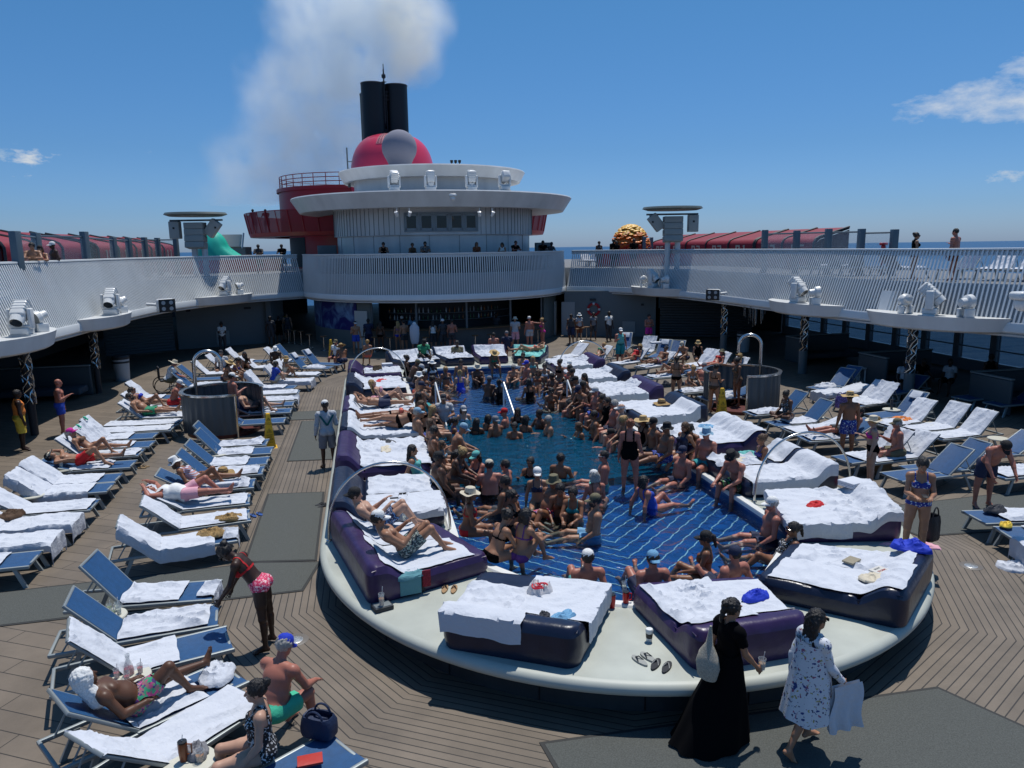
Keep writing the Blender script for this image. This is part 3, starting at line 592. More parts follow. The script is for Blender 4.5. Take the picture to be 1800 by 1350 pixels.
def funnel(px, D, label, top=16.7, r=.82, m=None):
    p = far(px, 200, D); t = thing('funnel', label, 'funnel', (p.x, p.y, 11.6)); b = MB(); b.lathe([(r, 0), (r, top-11.6), (r-.06, top-11.6), (r-.08, top-12.6), (.01, top-12.7)], n=32); obj('pipe', b, m or M['black'], t)
    b = MB(); b.lathe([(r+.015, top-11.66), (r+.03, top-11.62), (r+.015, top-11.58)], n=32); obj('lip', b, M['dark'], t)
funnel(657, 55.5, 'black exhaust funnel on the left of the pair above the dome'); funnel(697, 56, 'black exhaust funnel on the right of the pair, smoking'); funnel(655, 58.5, 'dark green-black funnel just showing behind the left one', 16.55, .88, mat('greenish funnel', (.02, .04, .035), .5))
p = far(677, 200, 55.2); t = thing('mast', 'thin black lattice mast with a lamp between the two funnels', 'mast', (p.x, p.y, 11.0)); b = MB()
b.tube([(0, 0, 3), (0, 0, 6.6)], .05, 6); b.tube([(0, 0, 6.4), (0, 0, 6.95)], .03, 6); b.lathe([(.06, 6.0), (.14, 6.05), (.14, 6.25), (.06, 6.3)], n=10); b.lathe([(.1, 5.75), (.2, 5.77), (.1, 5.8)], n=10)
b.tube([(-.2, 0, 5.0), (0, 0, 6.0)], .012, 4); b.tube([(.2, 0, 5.0), (0, 0, 6.0)], .012, 4)
for z in [.2+.3*k for k in range(17)]: b.tube([(-.13, 0, z), (.13, 0, z)], .02, 4)
for x in (-.13, .13): b.tube([(x, 0, 0), (x, 0, 5)], .03, 5)
for z in (4.6, 4.85, 5.1): b.tube([(-.28, -.2, z), (.28, -.2, z), (.28, .2, z), (-.28, .2, z), (-.28, -.2, z)], .02, 4)
b.tube([(0, -.2, 2.6), (-.75, -.9, .2)], .02, 4); b.tube([(0, -.2, 2.6), (.75, -.9, .2)], .02, 4); obj('lattice', b, M['dark'], t)
b = MB(); b.lathe([(.02, 0), (.22, .02), (.24, .05)], n=20); obj('dish', b, M['lgrey'], t, mtx=Matrix.Translation((.1, -.95, 1.0)) @ Matrix.Rotation(rad(90), 4, 'X'))
p = far(702, 260, 46.5); t = thing('radome', 'pale grey radome ball on a tapered neck before the dome', 'radome', (p.x, p.y, 9.85)); b = MB()
zc = p.z-9.85; rr = 1.04; b.lathe([(.50, 0.0), (.56, .2)]+[(rr*cos(a), zc+rr*sin(a)) for a in [rad(x) for x in range(-38, 90, 8)]]+[(.01, zc+rr)], n=40); obj('ball', b, M['radome'], t)
b = MB(); b.lathe([(.62, -.02), (.62, .12), (.5, .14)], n=24); obj('base', b, M['black'], t)
p = far(611, 290, 47); t = thing('antenna', 'slim white whip antenna left of the dome', 'antenna', (p.x, p.y, 9.0)); b = MB(); b.tube([(0, 0, 0), (0, 0, 2.3)], .045, 6); b.tube([(0, 0, 1.5), (.3, 0, 1.5)], .03, 5); b.tube([(.06, 0, 0), (.06, 0, 1.1)], .06, 6); obj('rod', b, M['lgrey'], t)
for px in (794, 801, 808):
    p = far(px, 290, 43); t = thing('horn', 'tiny black horn on the upper roof edge, %s of three' % {794: 'left', 801: 'middle', 808: 'right'}[px], 'horn', (p.x, p.y, 9.86), 0, 'horns on the upper roof'); b = MB(); b.lathe([(.03, 0), (.03, .12), (.07, .14), (.09, .28), (.02, .3)], n=8); obj('body', b, M['black'], t)
# ---------------------------------------------------------------- lights and speakers
def moving_head(loc, rz, tilt, label, s=1., g='white moving-head lights'):
    t = thing('moving_light', label, 'stage light', loc, rz, g, s); b = MB(); b.rbox((0, 0, .12), (.42, .36, .16), .03); b.box((0, 0, .02), (.5, .3, .04)); obj('base', b, M['white2'], t)
    b = MB(); b.rbox((-.23, 0, .42), (.09, .2, .5), .03); b.rbox((.23, 0, .42), (.09, .2, .5), .03); b.rbox((0, 0, .23), (.5, .24, .08), .03); obj('yoke', b, M['white2'], t)
    R_ = Matrix.Translation((0, 0, .56)) @ Matrix.Rotation(tilt, 4, 'X'); b = MB(); b.rbox((0, 0, .08), (.34, .32, .52), .06)
    for z in (.0, .09, .18, .27): b.rbox((0, 0, z+.02), (.36, .34, .03), .015)
    b.lathe([(.17, -.18), (.15, -.34), (.14, -.34)], n=16); h = obj('head', b, M['white2'], t, mtx=R_); b = MB(); b.lathe([(.001, -.335), (.135, -.33)], n=16); obj('lens', b, M['glass'], h)
def par_light(loc, rz, tilt, label, s=1.):
    t = thing('wash_light', label, 'stage light', loc, rz, 'white round wash lights', s); b = MB(); b.rbox((-.13, 0, .12), (.09, .3, .24), .02); obj('bracket', b, M['white2'], t); b = MB(); b.rbox((.13, 0, .12), (.09, .3, .24), .02); obj('bracket', b, M['white2'], t)
    R_ = Matrix.Translation((0, 0, .42)) @ Matrix.Rotation(tilt, 4, 'X'); b = MB(); b.lathe([(.01, .22), (.11, .2), (.12, .05), (.19, 0), (.2, -.13), (.185, -.13)], n=20); h = obj('can', b, M['white2'], t, mtx=R_)
    b = MB(); b.lathe([(.001, -.115), (.18, -.12)], n=20)
    for k in range(14): a = k*2.4; q_ = .04*sqrt(k); b.lathe([(.001, -.13), (.02, -.122)], c=(q_*cos(a), q_*sin(a), 0), n=6)
    obj('lens', b, M['grey'], h)
def ledge(x, y, rz, label, w=2.6):
    t = thing('ledge', label, 'ledge', (x, y, 0), rz, 'curved lighting ledges'); b = MB(); k = 20
    def half(r, z): return [Vector((r*1.75*cos(pi*i/k), -r*sin(pi*i/k)*.85+.3, z)) for i in range(k+1)]
    b.loft([half(.01, 2.58), half(w*.42, 2.58), half(w*.46, 2.64), half(w*.5, 3.05), half(.01, 3.05)], closed=False); obj('shelf', b, M['white'], t); b = MB(); b.box((0, .42, 3.36), (w*1.5, .05, .68), rx=rad(-19)); obj('back_panel', b, M['white2'], t, smooth=False); return t
for (px, py, rz, ll, D, L) in (
    (20, 600, -88, 'nearest ledge on the left balustrade, at the picture edge', 22.5, 1), (180, 548, -88, 'second ledge on the left balustrade, above the strand pillar', 29.5, 1), (392, 518, -60, 'far ledge on the left balustrade, below the speaker mast', 42, 1),
    (1155, 513, 50, 'far ledge on the right balustrade, below the speaker mast', 41.5, 0), (1415, 540, 84, 'middle ledge on the right balustrade with one wash light', 31, 0), (1640, 558, 80, 'nearest ledge on the right balustrade with two wash lights', 23.5, 0)):
    P_ = LP if L else RP; NN = LN if L else RN
    d = ray(px, py); best = min(range(len(P_)), key=lambda i: abs(math.atan2(P_[i].x, P_[i].y)-math.atan2(d.x, d.y))+(0 if P_[i].y > 15 else 9)); p = P_[best]; nv = NN[best]; an = math.atan2(nv.y, nv.x)-pi/2
    ledge(p.x-nv.x*.05, p.y-nv.y*.05, an, ll); ux = Vector((cos(an), sin(an))); vx = Vector((nv.x, nv.y)); k = 'left' if L else 'right'; od = ll.split(' ')[0]
    q_ = p-vx*.45
    moving_head((*(q_+ux*(-.35 if L else .2))[:2], 3.05), an+(pi*.5 if L else -pi*.4), rad(48), f'white moving-head light on the {od} {k} ledge', 1.15)
    if od != 'middle': par_light((*(q_+ux*(.75 if L else -.6))[:2], 3.05), an+(pi*.3), rad(70), f'round white wash light beside the moving head on the {od} {k} ledge', 1.05)
    if not L: par_light((*(q_+ux*1.25)[:2], 3.05), an-.35, rad(95), f'honeycomb-faced wash light at the right of the {od} right ledge', 1.1)
for (px, tl, l) in ((693, 30, 'round-bodied light at the left on the tower\'s lower roof'), (757, 0, 'upright ladder-like light second on the tower roof'), (829, 12, 'boxy tilted light third on the tower roof'), (887, 60, 'flat-headed light at the right of the tower roof')):
    p = far(px, 330, 40.6); moving_head((p.x, p.y, 8.28), rad(10), rad(tl), l, 1.2, 'lights on the lower tower roof')
for (px, D, mx_, l) in ((346, 43.5, 1, 'speaker mast with round cap above the far left ledge'), (1177, 41.8, -1, 'speaker mast with round cap above the far right ledge')):
    p = far(px, 440, D); t = thing('speaker_mast', l, 'speaker mast', (p.x, p.y, 3.1), -YAW); t['group'] = 'speaker masts'
    b = MB(); [b.lathe([(.15, 0), (.15, 3.6)], c=(x, 0, 0), n=12) for x in (-.12*1, .42*1)]; obj('pole', b, M['white'], t)
    b = MB(); [b.rbox((.1, -.25+.02*k, 2.65+.34*k-.1), (1.0-.0*k, .6, .32), .03, rx=rad(-(3-k)*3)) for k in range(4)]; obj('line_array', b, M['drk'], t)
    for sg, ang in ((-1, 0), (1, 38)):
        b = MB(); b.rbox((0, 0, -.35), (.55, .38, .9), .04); b.lathe([(.001, 0), (.05, 0)], n=10); obj('side_speaker', b, mat('speaker box', (.36, .38, .36), .5), t, mtx=Matrix.Translation((.1+sg*1.1*mx_, -.1, 3.7)) @ Matrix.Rotation(rad(ang*mx_), 4, 'Y'))
        b = MB(); b.box((0, -.2, .0), (.1, .02, .1)); obj('horn_port', b, M['black'], t, mtx=Matrix.Translation((.1+sg*1.1*mx_, -.1, 3.45)))
    b = MB(); b.tube([(-1.3, 0, 3.85), (1.5, 0, 3.85)], .05, 6); b.tube([(-1.1, 0, 3.85), (-1.1, 0, 3.5)], .04, 5); b.tube([(1.2, 0, 3.85), (1.2, 0, 3.4)], .04, 5); obj('beam', b, M['lgrey'], t)
    b = MB(); b.lathe([(.01, 4.1), (1.35, 4.05), (1.62, 4.14), (1.55, 4.24), (.01, 4.3)], c=(.1, 0, 0), n=40, sy=.8); obj('cap', b, mat('mast cap', (.13, .16, .15), .5), t)
def flood(px, py, D, yw, l, mir=1):
    p = far(px, py, D); t = thing('floodlight', l, 'floodlight', p, yw, 'floodlights under the screens'); b = MB(); b.rbox((0, 0, 0), (.62, .3, .5), .08); obj('housing', b, M['white2'], t); b = MB(); b.rbox((0, -.16, 0), (.6, .03, .48), .01); f_ = obj('face', b, M['black'], t); b = MB()
    [b.lathe([(.001, 0), (.075, .0)], c=(x, z, 0), n=10) for x in (-.14, .14) for z in (-.11, .11)]; obj('lens', b, mat('lens', (.35, .37, .38), .2), f_, mtx=Matrix.Translation((0, -.18, 0)) @ Matrix.Rotation(rad(90), 4, 'X'))
    b = MB(); b.tube([(0, .1, 0), (.45*mir, .6, .05)], .06, 6); obj('arm', b, M['white2'], t)
flood(291, 537, 30.5, rad(35), 'four-lamp floodlight on the left screen edge', -1); flood(1254, 518, 35, rad(-40), 'four-lamp floodlight on the right screen edge')
for (px, py, D) in ((796, 347, 37.5), (1797, 530, 15.6)):
    p = far(px, py, D); t = thing('camera_dome', 'white security camera on the %s' % ('tower roof edge' if px < 1000 else 'right screen'), 'camera', p); b = MB(); b.rbox((0, 0, .1), (.34, .3, .14), .05); b.ell((0, 0, -.03), (.13, .13, .14)); obj('housing', b, M['white2'], t)
for k, px in enumerate((697, 720, 843, 866)):
    p = far(px, 376, 38.4); t = thing('spot', f'small white spotlight under the tower eave, {ORDK[k]} from the left', 'spotlight', p, rad((-30, 20, -20, 30)[k]), 'eave spotlights'); b = MB(); b.lathe([(.07, -.12), (.09, .12), (.02, .14)], n=10); obj('can', b, M['white2'], t, mtx=Matrix.Rotation(rad(35), 4, 'X')); b = MB(); b.tube([(0, 0, 0), (0, .05, .3)], .02, 5); obj('stem', b, M['white2'], t)
# ================================================================ THINGS ON THE UPPER DECK
DIG = {'0': '1110111', '1': '0010010', '2': '1011101', '3': '1011011', '4': '0111010', '5': '1101011', '6': '1101111', '7': '1010010', '8': '1111111', '9': '1111011'}
def digits(b, txt, w=.26, h=.46, th=.07, gap=.14, y=0.):
    x0 = -(len(txt)*(w+gap)-gap)/2
    for k, ch in enumerate(txt):
        x = x0+k*(w+gap)+w/2
        if ch == '1': b.box((x+.05, y, 0), (th, .01, h)); b.box((x-.02, y, h/2-.07), (.1, .01, th*.8), ry=rad(-35)); continue
        s = DIG[ch]; seg = ((0, h/2-th/2, w, th), (-w/2+th/2, h/4, th, h/2), (w/2-th/2, h/4, th, h/2), (0, 0, w, th), (-w/2+th/2, -h/4, th, h/2), (w/2-th/2, -h/4, th, h/2), (0, -h/2+th/2, w, th))
        for on, (dx, dz, a, c) in zip(s, seg):
            if on == '1': b.box((x+dx, y-(.001 if a > c else 0), dz), (a, .01, c))
def cabana(p, num, label, yaw, wd=2.3, dp=2.6, ztop=5.8, mir=1):
    t = thing('cabana', label, 'cabana', (p.x, p.y, ZU), yaw, 'red numbered cabanas'); ht = ztop-ZU; b = MB()
    prof = [(0, 0), (0, ht-.62), (-.0, ht-.35), (.12, ht-.16), (.35, ht-.06), (dp, ht+.42), (dp, ht+.34), (.4, ht-.16), (.12, ht-.4), (.1, 0)]
    b.loft([[Vector((x, y, z)) for y, z in prof] for x in (-wd/2, wd/2)]); obj('canopy', b, M['redc'], t)
    b = MB(); b.add([(-wd/2*mir, y, z) for y, z in ((.1, 0), (dp, 0), (dp, ht+.30), (.4, ht-.18), (.12, ht-.4))], [(0, 1, 2, 3, 4)]); b.add([(wd/2*mir, y, z) for y, z in ((.1, 0), (dp, 0), (dp, ht+.30), (.4, ht-.18), (.12, ht-.4))], [(0, 1, 2, 3, 4)]); obj('side_panel', b, mat('red side', (.035, .003, .008), .8), t, smooth=False)
    b = MB(); [b.tube([(x, -.01, .2)]+[(x, y-.02, z+.02) for y, z in prof[1:6]], .055, 5) for x in (-wd/2, wd/2)]; obj('roof_edge', b, M['dark'], t)
    if num: b = MB(); digits(b, num, .42, .8, .12, .16, -.012); obj('number', b, mat('grey numeral', (.45, .42, .38), .6), t, smooth=False, mtx=Matrix.Translation((0, 0, ht-.72)) @ Matrix.Scale(.8, 4))
CBW = {'15': 'second post from the left', '14': 'gap right of the tall post', '13': 'middle of the left row', '12': 'next to last of the left row', '11': 'last post of the left row', '05': 'orange sculpture', '04': 'right speaker mast', '03': 'space just right of the mast', '02': 'middle of the right row', '01': 'tallest post on the right', '07': 'first glass pane on the right', '06': 'rightmost end of the right row'}
lab = lambda n, s: f'red canvas cabana with numerals {n}, by the {CBW[n]}'
def atX(px, X, y=430):
    d = ray(px, y); t = X/d.x; return Vector((X, d.y*t, 0))
for k, (px, num) in enumerate(((36, ''), (84, ''), (130, ''), (190, '15'), (223, '14'), (251, '13'), (275, '12'), (296, '11'))):
    cabana(atX(px, -12.9), num, lab(num, 'left') if num else 'red cabana behind glass at the left edge, %s of three' % ('first', 'second', 'third')[k], rad(78), 1.9, 2.6, 5.88)
for k, (px, num) in enumerate(((1160, '05'), (1190, '04'), (1223, '03'), (1260, '02'), (1302, '01'), (1352, '07'), (1402, '06'))):
    cabana(atX(px, 21.5), num, lab(num, 'right'), rad(-74), 2.0, 2.5, 5.66)
def glasspost(px, pyt, D, label, s):
    p = far(px, pyt, D); t = thing('windscreen_post', label, 'post', (p.x, p.y, ZU), -YAW, 'grey windscreen posts, %s side' % s); b = MB(); b.rbox((0, 0, (p.z-ZU)/2), (.22, .3, p.z-ZU), .02); obj('post', b, M['post'], t); return p
gp = {}
for s, L in (('left', ((25, 406, 28), (62, 409, 32), (147, 407, 34), (198, 417, 40), (225, 418, 42.5), (253, 417, 45), (276, 418, 47), (308, 416, 46.5))), ('right', ((1089+43, 416, 50), (1145, 417, 52), (1345, 404, 36), (1401, 405, 35), (1457, 402, 34.2), (1515, 402, 33.4), (1573, 403, 32.8)))):
    od = ['nearest', 'second', 'third', 'fourth', 'fifth', 'sixth', 'seventh', 'last']
    gp[s] = [glasspost(*a, f'grey upright post, {od[i]} from the left of the {s} glass windscreen', s) for i, a in enumerate(L)]
ORDN = ['first', 'second', 'third', 'fourth', 'fifth', 'sixth', 'seventh', 'eighth']
def pane(p, q, k, s):
    t = thing('glass_screen', f'clear glass screen, {ORDN[k]} from the left between grey posts, {s} upper deck', 'glass screen', (p.x, p.y, ZU), 0, f'glass windscreen panes, {s} side'); d = q-p; zt = min(p.z, q.z)-.12-ZU
    b = MB(); dd = Vector((d.x, d.y, 0)); z0 = Vector((0, 0, .1)); z1 = Vector((0, 0, zt)); n_ = Vector((-dd.y, dd.x, 0)).normalized()*.01
    b.add([dd*.05+z0-n_, dd*.95+z0-n_, dd*.95+z1-n_, dd*.05+z1-n_, dd*.05+z0+n_, dd*.95+z0+n_, dd*.95+z1+n_, dd*.05+z1+n_], [(0, 1, 2, 3), (5, 4, 7, 6), (3, 2, 6, 7), (4, 5, 1, 0), (1, 5, 6, 2), (4, 0, 3, 7)]); obj('glass', b, mat('screen glass', (.6, .7, .75), .03, alpha=.15), t, smooth=False)
    b = MB(); b.tube([z1, dd+z1], .035, 6); obj('rail', b, M['post'], t)
for s in gp:
    L = gp[s]
    for i in range(len(L)-1):
        if s == 'right' and i == 1: continue
        if (L[i]-L[i+1]).length < 9: pane(L[i], L[i+1], i, s)
# sculptures
p = far(392, 440, 52); t = thing('sculpture', 'shiny turquoise draped mound sculpture behind the left speaker mast', 'sculpture', (p.x, p.y, ZU)); b = MB(); n, k = 40, 22; rn = random.Random(2); V = []; Fc = []
for i in range(k+1):
    for j in range(n):
        a = 2*pi*j/n; u = i/k; r = 1.12*sqrt(max(0, 1-u**2.4)); sk_ = max(0, .62-u)**1.3*3.0*max(0, .25+cos(a)); r *= 1+.05*sin(a*9+u*7)*(1-u)
        V.append((r*cos(a)+sk_*1.1-.55, r*sin(a), u*2.62+.05*sin(a*12+u*9)*(1-u)))
for i in range(k):
    for j in range(n): Fc.append((i*n+j, i*n+(j+1) % n, (i+1)*n+(j+1) % n, (i+1)*n+j))
b.add(V, Fc); obj('drape', b, M['teal'], t)
p = far(1108, 440, 51); t = thing('sculpture', 'orange and yellow ruffled dome sculpture by the right speaker mast', 'sculpture', (p.x, p.y, ZU))
for nm, u0, u1, m in (('lower_ruffles', 0, .5, mat('deep orange', (.45, .05, .03), .5)), ('middle_ruffles', .42, .8, M['orange']), ('crown_ruffles', .74, 1., mat('golden', (.85, .5, .1), .5))):
    b = MB(); rn = random.Random(4)
    for i in range(150):
        u = u0+(u1-u0)*rn.random(); a = rn.random()*2*pi; r = 1.28*sqrt(max(.0, 1-(u-.0)**2.6))*(1+.3*max(0, .25-u)*4); b.ell((r*cos(a), r*sin(a), .1+u*2.55), (.2, .2, .075), 7, 4, mtx=None)
    b.lathe([(1.25*sqrt(max(.0, 1-u**2.6)), .1+u*2.5) for u in [u0+(u1-u0)*i/8*.99 for i in range(9)]], n=20); obj(nm, b, m, t)
p = far(412, 428, 60); t = thing('vent_hut', 'grey ventilation hut with slanted panel left of the red deckhouse', 'hut', (p.x, p.y, ZU), rad(-8)); b = MB(); b.box((0, 0, .8), (2.0, 1.6, 1.6)); obj('wall', b, mat('hut grey', (.3, .31, .3), .6), t, smooth=False); b = MB(); b.box((-.1, -.75, 2.05), (1.7, .1, 1.0), rx=rad(-28)); obj('slanted_panel', b, M['cream'], t, smooth=False); b = MB(); [b.tube([(x, -1.0, 1.5), (x, -.4, 2.6)], .07, 6) for x in (-1, .85)]; obj('edge_bar', b, M['white'], t)
p = far(1553, 434, 33); t = thing('red_scope', 'small red pedestal binocular behind the glass on the right', 'binocular', (p.x, p.y, ZU), rad(20)); b = MB(); b.rbox((0, 0, 1.22), (.42, .14, .1), .04); b.tube([(0, 0, 0), (0, 0, 1.2)], .04, 8); b.rbox((0, 0, 1.1), (.14, .14, .14), .03); obj('body', b, M['red'], t)
for (px, w_) in ((575, 1.1), (955, 1.0)):
    p = far(px, 440, 46.5); t = thing('cabinet', 'grey service cabinet beside the %s of the round tower' % ('left' if px < 700 else 'right'), 'cabinet', (p.x, p.y, ZU), 0); b = MB(); b.rbox((0, 0, .78), (w_, .5, 1.56), .03); obj('body', b, M['grey'], t)
t = thing('dark_ring', 'dark ring counter behind the slats around the round tower', 'counter', (TX, TY, ZU)); b = MB(); b.lathe([(7.0, 0), (7.0, .92), (7.3, .95), (7.3, .99), (6.6, .99)], n=72, a0=rad(180), a1=rad(360)); obj('counter_front', b, mat('dark backing', (.012, .022, .028), .4), t)  # ring added to darken the gaps between the slats
# red panel wall behind right rail
p = far(1105, 480, 47); t = thing('red_bulkhead', 'low dark red bulkhead seen through the right balustrade slats', 'bulkhead', (p.x, p.y, ZU)); b = MB(); b.box((2.4, .5, .46), (8.2, .2, .92), rz=rad(-18)); obj('panel', b, M['red'], t, smooth=False)
p = far(330, 480, 47); t = thing('red_bulkhead', 'low dark red bulkhead seen through the left balustrade slats', 'bulkhead', (p.x, p.y, ZU)); b = MB(); b.box((2, 2.5, .44), (7.5, .2, .88), rz=rad(42)); obj('panel', b, M['red'], t, smooth=False)
# smoke
SMK = 1.5
def smoke():
    b = MB(); A = far(697, 148, 56); b.box((A.x-6, A.y+8, 24), (34, 24, 30)); m = bpy.data.materials.new('exhaust smoke'); m.use_nodes = True; t = m.node_tree; t.nodes.clear(); q = node_math(t)
    out = t.nodes.new('ShaderNodeOutputMaterial'); v = t.nodes.new('ShaderNodeVolumePrincipled'); t.links.new(v.outputs[0], out.inputs['Volume']); tcn = t.nodes.new('ShaderNodeTexCoord')
    nz = t.nodes.new('ShaderNodeTexNoise'); nz.inputs['Scale'].default_value = .16; nz.inputs['Detail'].default_value = 5; nz.inputs['Roughness'].default_value = .6; t.links.new(tcn.outputs['Object'], nz.inputs[0])
    sb_ = t.nodes.new('ShaderNodeVectorMath'); sb_.operation = 'SUBTRACT'; t.links.new(nz.outputs[1], sb_.inputs[0]); sb_.inputs[1].default_value = (.5, .5, .5)
    sc2 = t.nodes.new('ShaderNodeVectorMath'); sc2.operation = 'SCALE'; t.links.new(sb_.outputs[0], sc2.inputs[0]); sz_ = t.nodes.new('ShaderNodeSeparateXYZ'); t.links.new(tcn.outputs['Object'], sz_.inputs[0]); t.links.new(q('ADD', q('MULTIPLY', q('MINIMUM', q('MAXIMUM', q('ADD', q('MULTIPLY', q('ABSOLUTE', q('SUBTRACT', sz_.outputs[2], 16.5)), .12), q('MULTIPLY', q('MAXIMUM', q('SUBTRACT', 0.0, sz_.outputs[0]), 0.0), .15)), 0.0), 1.0), 7.0), .7), sc2.inputs[3])
    ad = t.nodes.new('ShaderNodeVectorMath'); ad.operation = 'ADD'; t.links.new(tcn.outputs['Object'], ad.inputs[0]); t.links.new(sc2.outputs[0], ad.inputs[1])
    tot = None; tan = None
    def blob(px, py, D, r, s):
        c = far(px, py, D); d = t.nodes.new('ShaderNodeVectorMath'); d.operation = 'DISTANCE'; t.links.new(ad.outputs[0], d.inputs[0]); d.inputs[1].default_value = c
        mr = t.nodes.new('ShaderNodeMapRange'); mr.interpolation_type = 'SMOOTHSTEP'; mr.inputs['From Min'].default_value = r; mr.inputs['From Max'].default_value = r*.35; mr.inputs['To Max'].default_value = s*SMK; t.links.new(d.outputs['Value'], mr.inputs[0]); return mr.outputs[0]
    for a in SMOKE:
        e = blob(*a); tot = e if tot is None else q('MAXIMUM', tot, e)
    for a in TAN:
        e = blob(*a); tan = e if tan is None else q('MAXIMUM', tan, e)
    n2 = t.nodes.new('ShaderNodeTexNoise'); n2.inputs['Scale'].default_value = .5; n2.inputs['Detail'].default_value = 4; t.links.new(tcn.outputs['Object'], n2.inputs[0])
    dn = q('MULTIPLY', q('MAXIMUM', tot, tan), q('MULTIPLY', q('MAXIMUM', q('SUBTRACT', n2.outputs[0], .30), 0.), 3.4)); t.links.new(dn, v.inputs['Density'])
    mx = t.nodes.new('ShaderNodeMix'); mx.data_type = 'RGBA'; t.links.new(q('MINIMUM', q('MULTIPLY', tan, 3.), 1.), mx.inputs[0]); mx.inputs[6].default_value = (.95, .992, 1, 1); mx.inputs[7].default_value = (.985, .955, .86, 1); t.links.new(mx.outputs[2], v.inputs['Color'])
    v.inputs['Anisotropy'].default_value = .35; o = struct('exhaust_smoke', b, m, kind='stuff'); return o
SMOKE = [(697, 135, 56.3, 1.3, .6), (712, 85, 57.5, 3.2, .55), (705, 30, 59, 4.2, .5), (640, 10, 61, 5, .5), (560, 50, 62, 4.5, .35), (600, 130, 63, 5.2, .38), (540, 160, 63, 4.6, .3), (510, 220, 64, 5, .24), (580, 240, 64, 5, .26), (480, 290, 65, 5, .16), (540, 320, 64, 5, .16), (450, 340, 66, 4, .1)]
TAN = [(697, 140, 56.2, 1.0, 1.2), (708, 112, 56.8, 1.5, 1.0), (716, 72, 57.4, 1.9, .8), (700, 25, 58, 2.2, .6)]
smoke()
# ================================================================ LOUNGERS, DAYBEDS, TOWELS
def nz(x, y, z=0.): return noise.noise((x, y, z))
def ridge(x, y, s): v = noise.noise((x, y, s)); return (1-min(1, abs(v)*3.2))**2
TW = mat('white towel', (.60, .625, .68), .95, spec=.1, bump=.6, bscale=22); tt_, bb_ = nodes_of(TW)
def towel_mat(c, nm): return mat(nm, c, .9, bump=.45, bscale=26)
def crease(x, y, s): v = noise.noise((x, y, s)); return (1-min(1, abs(v)*5.5))**1.5
HZ = .36
def lounger_path(ang):
    a = rad(ang); L = .80
    def S(v):
        if v <= 1.22: return (1.0-v, HZ, 0., 1.)
        q = v-1.22; return (-.22-q*cos(a), HZ+q*sin(a), sin(a), cos(a))      # y, z, normal y, normal z
    return S
_lg = {}
def lounger(foot, hinge, ang, label, group, dz=0.):
    f = at(*foot, HZ) if len(foot) == 2 else Vector(foot); g = at(*hinge, HZ) if not isinstance(hinge, (int, float)) else None
    rz = math.atan2((f-g).y, (f-g).x)-pi/2 if g is not None else rad(hinge)+pi/2      # hinge given as the heading of the head end
    if ang not in _lg:
        a = rad(ang); P = {}
        b = MB(); [b.rbox((x, .39, HZ-.02), (.045, 1.26, .055), .012, n=2) for x in (-.325, .325)]; [b.rbox((0, y, HZ-.03), (.64, .04, .045), .01, n=2) for y in (.98, -.2)]; [b.rbox((x, -.58, HZ-.03), (.045, .80, .05), .012, n=2) for x in (-.325, .325)]; b.rbox((0, -.97, HZ-.03), (.68, .04, .045), .01, n=2); P['frame'] = b.mesh('frame', [M['frame']])
        b = MB(); n = 10
        b.loft([[Vector((-.305+.61*i/n, y, HZ+.004-.018*sin(pi*i/n))) for i in range(n+1)] for y in [1.0-1.22*j/8 for j in range(9)]], closed=False); b.loft([[Vector((.305-.61*i/n, y, HZ-.004-.018*sin(pi*i/n))) for i in range(n+1)] for y in (1.0, -.22)], closed=False); P['seat_sling'] = b.mesh('seat_sling', [M['sling']])
        R_ = Matrix.Translation((0, -.22, HZ)) @ Matrix.Rotation(-a, 4, 'X')
        b = MB(); [b.rbox((x, -.39, .0), (.035, .80, .04), .01, n=2) for x in (-.30, .30)]; b.rbox((0, -.79, 0), (.63, .035, .04), .01, n=2); b.v = [tuple(R_ @ Vector(v)) for v in b.v]
        if ang > 5:
            for x in (-.29, .29): b.tube([R_ @ Vector((x, -.52, -.02)), (x, -.22-.62, HZ-.03)], .012, 5)
        P['back_frame'] = b.mesh('back_frame', [M['frame']])
        b = MB(); b.loft([[R_ @ Vector((-.285+.57*i/n, y, .022-.018*sin(pi*i/n))) for i in range(n+1)] for y in (0, -.2, -.4, -.6, -.775)], closed=False); b.loft([[R_ @ Vector((.285-.57*i/n, y, -.004)) for i in range(n+1)] for y in (0, -.775)], closed=False); P['back_sling'] = b.mesh('back_sling', [M['sling']])
        for k, (x, y, dx, dy) in enumerate(((-.31, .80, -.03, .14), (.31, .80, .03, .14), (-.31, -.62, -.03, -.16), (.31, -.62, .03, -.16))):
            b = MB(); c0 = Vector((x, y, HZ-.04)); c1 = Vector((x+dx, y+dy, 0)); b.loft([[p+Vector((sx*.02, sy*.032, 0)) for sx, sy in ((-1, -1), (1, -1), (1, 1), (-1, 1))] for p in (c1, c0)], caps=True); P['leg%d' % k] = b.mesh('leg', [M['frame']])
        _lg[ang] = P
    P = _lg[ang]; t = thing('sun_lounger', label, 'sun lounger', (f.x+sin(rz), f.y-cos(rz), dz), rz, group)
    for k, me in P.items(): obj(k.rstrip('0123'), me, parent=t)
    return t
